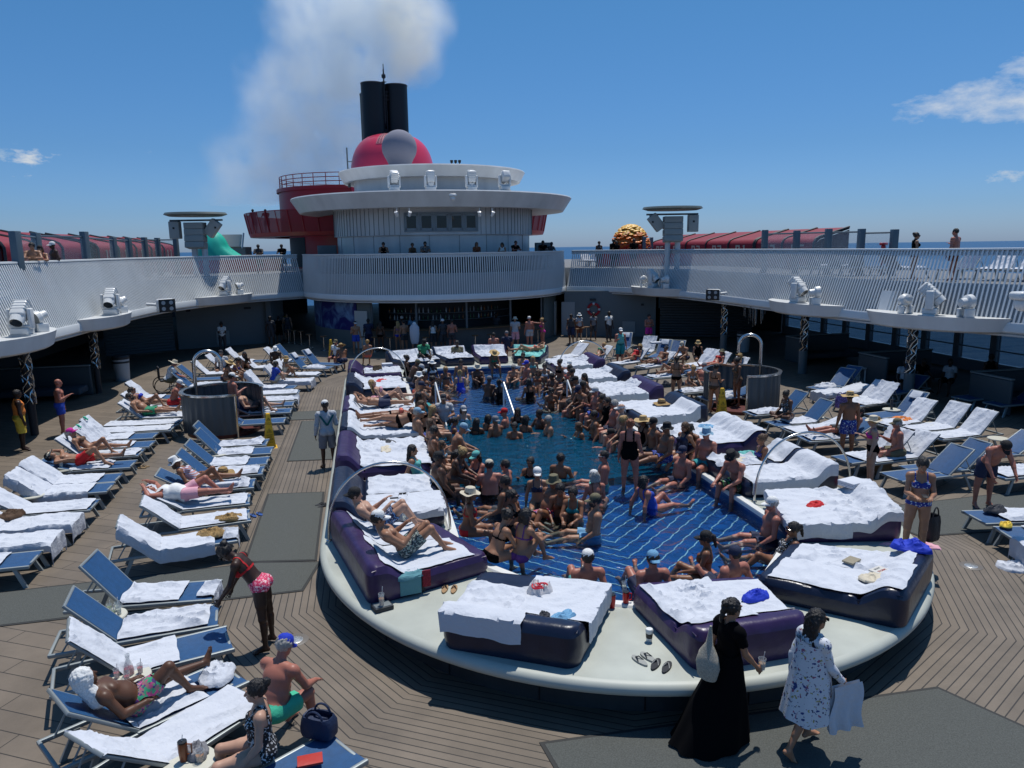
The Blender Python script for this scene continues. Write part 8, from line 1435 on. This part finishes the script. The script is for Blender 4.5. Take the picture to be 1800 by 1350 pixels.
who(pz(at(1002, 732, ZW), -.8), 180, 'pool', 'man in black cap low in the water by the right handrail', 'r', 'm', .1, 'trunks:char', 'cap:black', .013); SH(968, 716, 180, 'cross', 'woman in brown bikini sitting cross-legged in the rear shallows', 'b', 'f', .2, 'top:rust bottom:rust', 'pony:dark shades:black', h=.013); SH(932, 700, 15, 'cross', 'woman in black swimsuit with her back turned in the rear shallows', 'b', 'f', .4, 'swimsuit:black', 'bob:dark', h=.013); SH(858, 698, -30, 'knees', 'boyish figure in grey cap left of the middle handrail', 'd', 'm', 0, 'trunks:char', 'cap:grey', h=.013); SH(880, 702, 10, 'knees', 'dark-haired woman crouching by the middle handrail', 'k', 'f', .1, 'swimsuit:black', 'bun:dark', h=.013)
# --- right rear edge
for (px, py, rz, pose, lb, sk, sx, ft_, w_, hd) in ((917, 650, 150, 'floor_back', 'bearded man at the far right of the shallows', 't', 'm', .1, 'trunks:navy', 'short:dark beard:dark'), (924, 667, 100, 'floor', 'man in royal blue cap sitting in the rear shallows', 'r', 'm', .4, 'trunks:char', 'cap:royal'), (937, 655, 170, 'floor', 'woman with light brown hair behind the royal blue cap', 't', 'f', .1, 'top:aqua bottom:aqua', 'long:blond'), (957, 668, 170, 'cross', 'woman in white bikini right of the royal blue cap', 't', 'f', .1, 'top:white bottom:white', 'bun:dark')):
    SH(px, py, rz, pose, lb, sk, sx, ft_, w_, hd, h=.015)
for (px, py, rz, pose, lb, sk, sx, ft_, w_, hd) in ((984, 672, 110, 'edge', 'woman with dark hair up on the right rear coping', 'b', 'f', .2, 'top:black bottom:black', 'bun:dark'), (996, 684, 100, 'edge_back', 'woman in red bikini leaning back by the right handrail', 'b', 'f', .3, 'top:coral bottom:red', 'wavy:dark'), (1012, 712, 60, 'edge', 'broad man in black cap with his back turned, right coping', 'b', 'm', .5, 'trunks:char', 'cap:black'), (1030, 724, 110, 'edge_fwd', 'man in navy cap with clasped hands on the right coping', 'b', 'm', .3, 'trunks:navy', 'cap:navy shades:black'), (1050, 734, 100, 'edge_drink', 'pale man in white cap drinking on the right coping', 'r', 'm', .3, 'trunks:blue', 'cap:lgrey'), (1068, 752, 95, 'edge', 'woman with long dark hair in a black cover-up on the right coping', 't', 'f', .3, 'tshirt:black trunks:black', 'long:dark shades:black'), (1092, 770, 80, 'edge', 'man in white visor half hidden behind the standing black swimsuit', 'p', 'm', .4, 'trunks:char', 'visor:white'), (1130, 792, 100, 'edge', 'woman in wide dark straw hat beside the black bucket hat', 'b', 'f', .4, 'swimsuit:black', 'wavy:dark widehat:straw')):
    ED(px, py, rz, pose, lb, sk, sx, ft_, w_, hd, h=.013)
who(pz(at(1047, 770, ZW), -.55), 80, 'pool2', 'dark-haired man low in the water at the right side', 'b', 'm', .2, 'trunks:char', 'short:dark shades:black', .013)
ED(1168, 812, 95, 'floor', 'man in black bucket hat with folded arms and blue floral trunks', 'b', 'm', .9, 'trunks:bluefloral', 'bucket:black', h=.011); ED(1222, 800, 120, 'edge_fwd', 'woman in black cap and brown bikini seated on the right coping', 'b', 'f', .1, 'top:brown bottom:brown', 'pony:dark cap:black shades:black', h=.011); ED(1240, 822, 118, 'edge', 'man in pale blue bucket hat and teal trunks on the right coping', 'r', 'm', .5, 'trunks:teal', 'bucket:lblue', h=.010)
ED(1300, 858, 112, 'edge_fwd', 'shirtless man in black bucket hat and printed shorts, right coping', 'r', 'm', .4, 'shorts:greenprint', 'bucket:black', h=.010); who(at(1338, 832, HP+.02), 85, 'side_sit', 'woman with brown hair up and blue spotted bikini on the platform', 'b', 'f', .3, 'top:dotty bottom:dotty', 'bun:brown', .010)
# --- front shallows
SH(1106, 856, -25, 'stand2', 'woman in a black halter swimsuit standing in the shallows', 'r', 'f', .7, 'swimsuit:black', 'bun:ginger', .009)
SH(1145, 890, -75, 'floor_back', 'woman with dark bob and deep blue swimsuit sitting in the shallows', 'r', 'f', .6, 'swimsuit:bluefloral' if 0 else 'swimsuit:blue', 'bob:dark', h=.010)
SH(862, 870, -5, 'knees', 'man in cream cap with broad bare back sitting on the step', 'r', 'm', .6, 'trunks:black', 'short:dark cap:cream', h=.010); SH(846, 842, 120, 'knees', 'person in turquoise cap behind the cream cap', 'r', 'f', .2, 'top:navy bottom:navy', 'bob:dark cap:aqua', h=.011); DP(890, 850, 60, 'pool', 'man with slick dark hair right of the cream cap', 'r', 'm', .3, 'trunks:navy', 'short:dark', .011)
SH(818, 838, -70, 'floor_back', 'woman in sunglasses leaning back in the water at the left', 't', 'f', .1, 'top:black bottom:black', 'pony:dark shades:black', h=.011)
SH(905, 922, -130, 'side_sit', 'woman in black bikini and sunglasses holding a drink in the shallows', 'b', 'f', .1, 'top:black highbottom:black', 'pony:dark shades:black', h=.010); SH(962, 902, 130, 'floor_back', 'man in camouflage bucket hat and flag-print trunks', 'b', 'm', .6, 'trunks:usprint', 'short:dark bucket:khaki', h=.010); SH(985, 905, 165, 'cross', 'woman with braided dark hair looking down beside the camouflage hat', 'b', 'f', .3, 'top:rust bottom:rust', 'pony:dark', h=.010)
SH(1042, 938, 80, 'floor', 'bearded man in khaki cap and pale blue trunks resting an arm on his knee', 't', 'm', .4, 'trunks:sky', 'short:dark beard:dark cap:khaki', h=.010); SH(1048, 886, 5, 'cross', 'grey-haired woman in white cap seen from behind', 'r', 'f', .3, 'top:rust bottom:rust', 'bob:grhair cap:white', h=.010); SH(1058, 850, 70, 'floor', 'bald man with white sunglasses sitting in profile', 'r', 'm', .3, 'trunks:aqua', 'buzz:dark shades:white', h=.011); DP(985, 838, -40, 'pool', 'young man with dark hair and sunglasses near the camouflage hat', 'b', 'm', 0, 'trunks:navy', 'short:dark shades:black', .011)
ED(772, 872, -75, 'edge', 'large dark-skinned man in black trunks raising his hand on the left coping', 'd', 'm', .8, 'trunks:black', 'short:dark cap:black', h=.010); ED(737, 850, -100, 'edge_back', 'woman in turquoise swimsuit with dark hair on the left coping', 't', 'f', .3, 'swimsuit:aqua', 'wavy:dark', h=.010); ED(778, 826, -110, 'edge', 'child-sized figure in pink sunglasses on the left coping', 't', 'f', 0, 'top:lblue bottom:lblue', 'bob:brown shades:black', h=.011, s=.8); ED(795, 806, -90, 'edge_fwd', 'man in blue and white cap bent over at the left coping', 't', 'm', .2, 'trunks:char', 'cap:lblue', h=.011); ED(795, 848, -120, 'edge_fwd', 'blonde woman with hair tied up beside the raised hand', 'd', 'f', .1, 'top:char bottom:char', 'bun:blond', h=.011)
ED(822, 940, -95, 'edge_drink', 'woman in cream bucket hat and red bikini at the left front', 'b', 'f', .2, 'top:red bottom:red', 'bob:brown sunhat:cream', h=.010); ED(868, 985, -70, 'edge_fwd', 'woman with dark bun and black top at the front left edge', 't', 'f', .4, 'top:black bottom:black', 'bun:dark shades:black', h=.010); ED(915, 985, -60, 'knees', 'young woman with centre-parted dark hair hugging her knees', 't', 'f', .1, 'top:purple bottom:purple', 'bob:dark', h=.010)
SH(1028, 1035, -5, 'floor_back', 'person in white cap turned backwards at the front wall', 'r', 'm', .1, 'trunks:aqua', 'short:dark cap:white', h=.010); SH(1137, 1038, 0, 'floor_back', 'man in bright blue cap stretching his feet from the front wall', 'r', 'm', .4, 'trunks:navy', 'short:dark capback:sky', h=.010)
SH(1238, 1010, 60, 'side_sit', 'bronzed woman in black cap at the front right of the pool', 'b', 'f', .3, 'top:rust bottom:rust', 'pony:dark cap:black shades:black', h=.010); SH(1272, 1030, 15, 'floor_back', 'man in navy cap with arms spread on the front right edge', 'r', 'm', .4, 'trunks:navy', 'buzz:dark cap:navy', h=.010)
SH(1350, 945, 80, 'floor', 'man in white cap reading with legs stretched in the water', 'r', 'm', .4, 'trunks:navy', 'short:grhair cap:white', h=.010); SH(1370, 985, 75, 'floor_back', 'woman in black and white striped swimsuit leaning on the right edge', 'b', 'f', .5, 'swimsuit:bwprint', 'pony:dark shades:black', h=.010)
# --- people on left daybeds
who(bedpt('c4', .45, .5, .05), -95, 'lie_up', 'man in navy trunks lying with hands raised on the left daybed', 't', 'm', .3, 'trunks:navy', 'buzz:grhair shades:black', .012); who(bedpt('c4', .35, .9, .05), -90, 'recline_knee', 'pale woman with bent knee behind the raised hands', 'p', 'f', .1, 'top:lpink bottom:black', 'long:blond', .013) ; who(bedpt('c3', .25, .25, .05), 88, 'side', 'woman in black bikini lying on her side on the left daybed', 't', 'f', .3, 'top:black bottom:black', 'pony:ginger', .011); who(bedpt('c3', .35, .75, .05), 92, 'lie', 'dark-haired sunbather behind the woman on her side', 'b', 'f', .1, 'top:coral bottom:black', 'bun:dark', .012)
# --- right side
G(1090, 642, 175, 'drink', 'man in teal tank top, teal shorts and white cap at the rear right', 'r', 'm', .5, 'tank:aqua shorts:teal', 'cap:white', .015); G(1188, 706, -30, 'crossed', 'woman in black bikini standing with folded arms, seen from behind', 't', 'f', .4, 'top:black bottom:black', 'pony:dark', .013); G(1254, 726, -60, 'phone', 'woman in black bikini standing in profile by the yellow cone', 't', 'f', .1, 'top:black bottom:brown', 'pony:dark', .013)
who(at(1211, 678, .4), 190, 'edge_fwd', 'blonde woman seated behind the folded-arms bikini', 't', 'f', .2, 'top:lgrey bottom:lgrey', 'bun:blond', .014); who(at(1233, 680, .4), -40, 'edge_fwd', 'broad man in grey cap bent forward with bare back', 'r', 'm', .6, 'trunks:char', 'cap:grey', .014)
for (k, y, pose, lb, sk, sx, w_, hd) in (('rf2', -.1, 'recline', 'woman in green bikini reclining at the rear right', 't', 'f', 'top:green bottom:green', 'bun:blond'), ('rf7', -.1, 'recline_knee', 'person in red swimsuit and straw hat reclining behind the teal man', 't', 'f', 'swimsuit:red', 'bob:brown sunhat:straw'), ('rf8', -.1, 'recline', 'man in dark cap and printed trunks with an arm behind his head', 'b', 'm', 'trunks:tropic', 'cap:char shades:black'), ('rfc', -.1, 'lie_knee', 'woman in hot pink bikini lying flat with one knee up', 't', 'f', 'top:magenta bottom:magenta', 'long:blond'), ('rfa', -.1, 'recline', 'woman in red bikini top and patterned hat reclining', 'r', 'f', 'top:red bottom:red', 'bob:brown bucket:khaki'), ('rfb', -.1, 'recline', 'woman in leopard hat with eyes shaded near the red bikini', 't', 'f', 'top:black bottom:black', 'bob:blond sunhat:straw')):
    onL(k, pose, lb, sk, sx, .2, w_, hd, y=y, h=.016)
who(at(1205, 632, .4), 120, 'edge_fwd', 'shirtless man in pale cap leaning forward among the far right loungers', 't', 'm', .1, 'trunks:navy', 'cap:cream', .016); who(at(1226, 632, .42), 170, 'edge', 'woman in brown hat holding a round black bag at the far right', 't', 'f', .2, 'tank:black bottom:black', 'bob:brown bucket:straw', .016)
who((11.75, 21.9, .1), 95, 'reach', 'woman in patterned swimsuit standing inside the right shower', 'b', 'f', .3, 'swimsuit:leopard', 'bun:dark', .013); who(at(1385, 735, HZ+.05), 100, 'cross', 'brown-skinned woman in patterned swimsuit cross-legged on a lounger', 'd', 'f', .6, 'swimsuit:bwprint', 'bun:dark', .011)
G(1487, 806, -10, 'stand', 'man in big straw hat and navy floral trunks with bare back', 'b', 'm', .3, 'trunks:bluefloral', 'short:dark widehat:straw', .011); G(1528, 856, 60, 'drink', 'woman in pink bikini top, black bottoms and cream sunhat', 'p', 'f', .4, 'top:magenta highbottom:black sandals:black', 'bun:blond sunhat:cream', .010)
who(at(1578, 800, .42), 70, 'edge_drink', 'shirtless man in olive cap seated behind the pink bikini top', 'r', 'm', .4, 'trunks:khaki', 'short:grhair cap:khaki', .012); onL('ra4', 'recline', 'reclining sunbather with crossed bare legs behind the straw hat', 'r', 'm', .2, 'trunks:char', 'short:dark', h=.012)
who(pz(at(1735, 705, .0), 0), -40, 'drink', 'silhouette of a person with topknot standing in the right shade', 'k', 'f', .4, 'tank:black trousers:purple', 'bun:dark', .013); who(at(1612, 668, .45), 180, 'edge_fwd', 'shadowy seated figure in the shade left of the right pillar', 'k', 'm', .3, 'tshirt:black shorts:black', 'short:dark', .015); who(at(1590, 676, .45), 150, 'edge', 'seated figure in a pale printed shirt in the right shade', 'k', 'm', .3, 'tshirt:lgrey shorts:black', 'short:dark', .015); who(at(1668, 672, .45), 120, 'edge', 'seated figure with white sleeve behind the right pillar', 'k', 'f', .3, 'tshirt:lgrey shorts:black', 'pony:dark', .015)
# --- upper deck
UP(57, 30, 200, 'rail', 'shirtless dark-haired man leftmost at the left upper rail', 't', 'm', .2, 'trunks:navy', 'short:dark', h=.014); UP(73, 28.5, 190, 'rail', 'woman in dark cap leaning on the left upper rail', 't', 'f', .2, 'top:coral bottom:black', 'long:brown cap:black', h=.014); UP(94, 29.5, 130, 'hips', 'dark-skinned man in white cap and mirrored shades at the left upper rail', 'k', 'm', .3, 'trunks:char', 'cap:white shades:black', h=.014)
for k, (px, D_, pose, rz, lb, sk, sx, w_, hd) in enumerate(((455, 47.6, 'rail', 180, 'dim person at the left end of the centre rail', 'k', 'm', 'tshirt:char shorts:black', 'short:dark'), (497, 44.6, 'rail', 170, 'man in black shirt leaning by the red deckhouse', 'k', 'm', 'tshirt:black shorts:black', 'short:dark shades:black'), (674, 40.2, 'rail', 180, 'man in dark shirt and shades first from left at the centre rail', 't', 'm', 'tank:black shorts:char', 'short:dark shades:black'), (725, 39.4, 'stand', 190, 'short person with hair tied up second at the centre rail', 'b', 'f', 'tank:brown shorts:char', 'bun:dark'), (747, 39.3, 'rail', 180, 'bearded man in black and white floral shirt at the centre rail', 't', 'm', 'tshirt:bwprint shorts:char', 'short:dark beard:dark'), (838, 39.0, 'drink', 180, 'long-haired woman with hand to mouth at the centre rail', 't', 'f', 'tshirt:rust shorts:black', 'long:brown shades:black'), (884, 39.2, 'rail', 160, 'woman in white tank top at the right of the centre rail', 't', 'f', 'tank:white shorts:navy', 'bob:dark shades:black'), (903, 39.3, 'rail', 200, 'man in black shirt and shades beside the white tank top', 'r', 'm', 'tshirt:black shorts:black', 'buzz:dark shades:black'), (954, 40.6, 'rail', 170, 'dark figure left of the pair at the centre rail right end', 'd', 'm', 'tshirt:black shorts:black', 'short:dark'), (967, 41.2, 'rail', 190, 'dark figure with a hat rightmost at the centre rail', 'd', 'f', 'tshirt:char shorts:black', 'cap:char'), (1053, 43.5, 'stand', 170, 'small dark figure left of the orange sculpture', 'd', 'f', 'tank:char shorts:char', 'bun:dark'), (1078, 43.0, 'stand', 200, 'dark couple member before the orange sculpture', 'k', 'm', 'tshirt:black shorts:black', 'short:dark'), (1083, 43.8, 'drink', 150, 'tall long-haired figure before the orange sculpture', 'k', 'f', 'tshirt:black shorts:black', 'long:dark'), (1114, 42.4, 'stand', 180, 'dark figure with white towel right of the orange sculpture', 'k', 'm', 'tshirt:black shorts:black', 'short:dark'))):
    UP(px, D_, rz, pose, lb, sk, sx, .2, w_, hd, h=.017)
UP(1608, 23.6, 235, 'edge', 'woman with a bun and sunglasses on the right upper deck', 't', 'f', .1, 'tank:black bottom:black', 'bun:dark shades:black', h=.013, ) if 0 else who(pz(far(1608, 440, upD(1608, .9)), ZU-.0), -110, 'stand', 'woman with a bun and sunglasses on the right upper deck', 't', 'f', .1, 'tank:black bottom:black', 'bun:dark shades:black', .013)
UP(1678, 22.5, 20, 'drink', 'shirtless man with his back turned at the right upper rail', 'r', 'm', .3, 'trunks:rust', 'buzz:dark', h=.012)
for k, px in enumerate((448, 470)): who(pz(far(px, 400, 57.0), 6.57), 170, 'rail', ('shadowy left', 'shadowy right')[k]+' figure on the red terrace', 'k', 'm', 0, 'tshirt:black shorts:black', 'short:dark', .02)

# --- more bathers packed along the edges and in the water
XH = ['short:dark', 'bun:dark', 'cap:white', 'bob:brown', 'cap:black shades:black', 'wavy:dark', 'short:grhair shades:black', 'bucket:cream', 'pony:blond', 'cap:navy', 'long:dark', 'capback:grey']
for k, (kind, px, py, rz, pose, lb, sk, sx, w_, hd) in enumerate((
 ('E', 1006, 694, 95, 'edge', 'slim man behind the right handrail on the coping', 'b', 'm', 'trunks:teal', 0), ('E', 1021, 702, 100, 'edge_back', 'woman in white bikini leaning back behind the broad man', 'b', 'f', 'top:white bottom:white', 5), ('E', 1040, 716, 90, 'edge_fwd', 'hunched man between the navy cap and white cap', 'd', 'm', 'trunks:rust', 0),
 ('E', 1060, 744, 110, 'edge_drink', 'woman sipping beside the black cover-up', 'b', 'f', 'top:rust bottom:rust', 1), ('E', 1080, 762, 95, 'edge', 'sunburnt man with grey hair left of the white visor', 'r', 'm', 'trunks:navy', 6), ('E', 1110, 784, 100, 'edge_fwd', 'woman with blonde ponytail right of the white visor', 't', 'f', 'swimsuit:navy', 8), ('E', 1148, 800, 95, 'edge', 'man in black cap between straw hat and bucket hat', 'b', 'm', 'trunks:char', 4), ('E', 1196, 806, 110, 'edge_back', 'woman in navy swimsuit behind folded arms', 't', 'f', 'swimsuit:navy', 3),
 ('S', 975, 690, 120, 'knees', 'man with knees drawn up in the rear right shallows', 'd', 'm', 'trunks:navy', 0), ('S', 992, 705, 100, 'floor', 'woman with legs out by the right handrail', 'b', 'f', 'top:black bottom:black', 1), ('S', 1000, 668, 130, 'floor', 'man in white cap far right of the shallows', 'r', 'm', 'trunks:char', 2), ('S', 945, 682, 160, 'floor_back', 'woman with brown bob lying back in rear shallows', 'b', 'f', 'top:rust bottom:rust', 3), ('S', 905, 672, 150, 'knees', 'crouching man in sunglasses in the rear shallows', 't', 'm', 'trunks:teal', 6),
 ('S', 785, 676, 200, 'floor', 'woman with ponytail left of the royal blue swimsuit', 'b', 'f', 'top:char bottom:char', 8), ('S', 838, 672, 190, 'knees', 'man in bucket hat crouching in the rear shallows', 'd', 'm', 'trunks:char', 7), ('S', 750, 690, -70, 'floor', 'dark-haired man stretched out by the left rear wall', 'b', 'm', 'trunks:rust', 0), ('S', 775, 708, -60, 'floor_back', 'woman leaning back below the left handrail', 'b', 'f', 'top:black bottom:black', 5),
 ('E', 716, 662, -80, 'edge', 'woman in black top at the left rear corner', 'd', 'f', 'swimsuit:black', 1), ('E', 733, 694, -85, 'edge_fwd', 'tanned woman leaning forward on the left rear coping', 'b', 'f', 'top:coral bottom:coral', 5), ('E', 742, 722, -80, 'edge', 'man with navy cap on the left coping by the handrail', 'b', 'm', 'trunks:teal', 9), ('E', 745, 740, -95, 'edge_back', 'woman in dark bikini behind the handrail man', 'd', 'f', 'top:black bottom:black', 10), ('E', 757, 796, -85, 'edge', 'woman in sunglasses between two capped men, left coping', 't', 'f', 'top:char bottom:char', 3), ('E', 760, 816, -90, 'edge_drink', 'man drinking left of the pink sunglasses', 'b', 'm', 'trunks:navy', 0),
 ('D', 838, 762, -30, 'pool', 'woman in black top left of the dark bob group', 'd', 'f', 'top:black bottom:black', 5), ('D', 872, 766, 30, 'pool2', 'man with backwards grey cap below the red cap', 'b', 'm', 'trunks:char', 11), ('D', 905, 770, 160, 'pool', 'woman with wet dark hair in front of the middle group', 'b', 'f', 'top:rust bottom:rust', 1), ('D', 965, 764, 90, 'pool', 'man with sunglasses right of the middle group', 't', 'm', 'trunks:navy', 6), ('D', 1020, 770, 100, 'pool2', 'woman with brown bob near the right edge of deep water', 'b', 'f', 'top:teal bottom:teal', 3), ('D', 1075, 790, 80, 'pool', 'man in black cap low beside the right coping', 'r', 'm', 'trunks:char', 4), ('D', 935, 836, 150, 'pool2', 'woman with dark bun in front of the steps', 'b', 'f', 'top:black bottom:black', 1),
 ('S', 1010, 912, 150, 'knees', 'woman in teal bikini between the khaki cap and braids', 'b', 'f', 'top:teal bottom:teal', 1), ('S', 1196, 842, 110, 'floor', 'man with cap in the water below the teal trunks', 'r', 'm', 'trunks:navy', 9), ('S', 885, 900, 60, 'floor', 'dark-haired man beside the black bikini drinker', 'b', 'm', 'trunks:char', 0), ('S', 945, 880, 170, 'floor', 'woman in white cap behind the flag trunks', 't', 'f', 'top:navy bottom:navy', 2))):
    (ED if kind == 'E' else SH if kind == 'S' else DP)(px, py, rz, pose, lb, sk, sx, (.1, .5, .3)[k % 3], w_, XH[hd], h=.013 if py < 800 else .011)
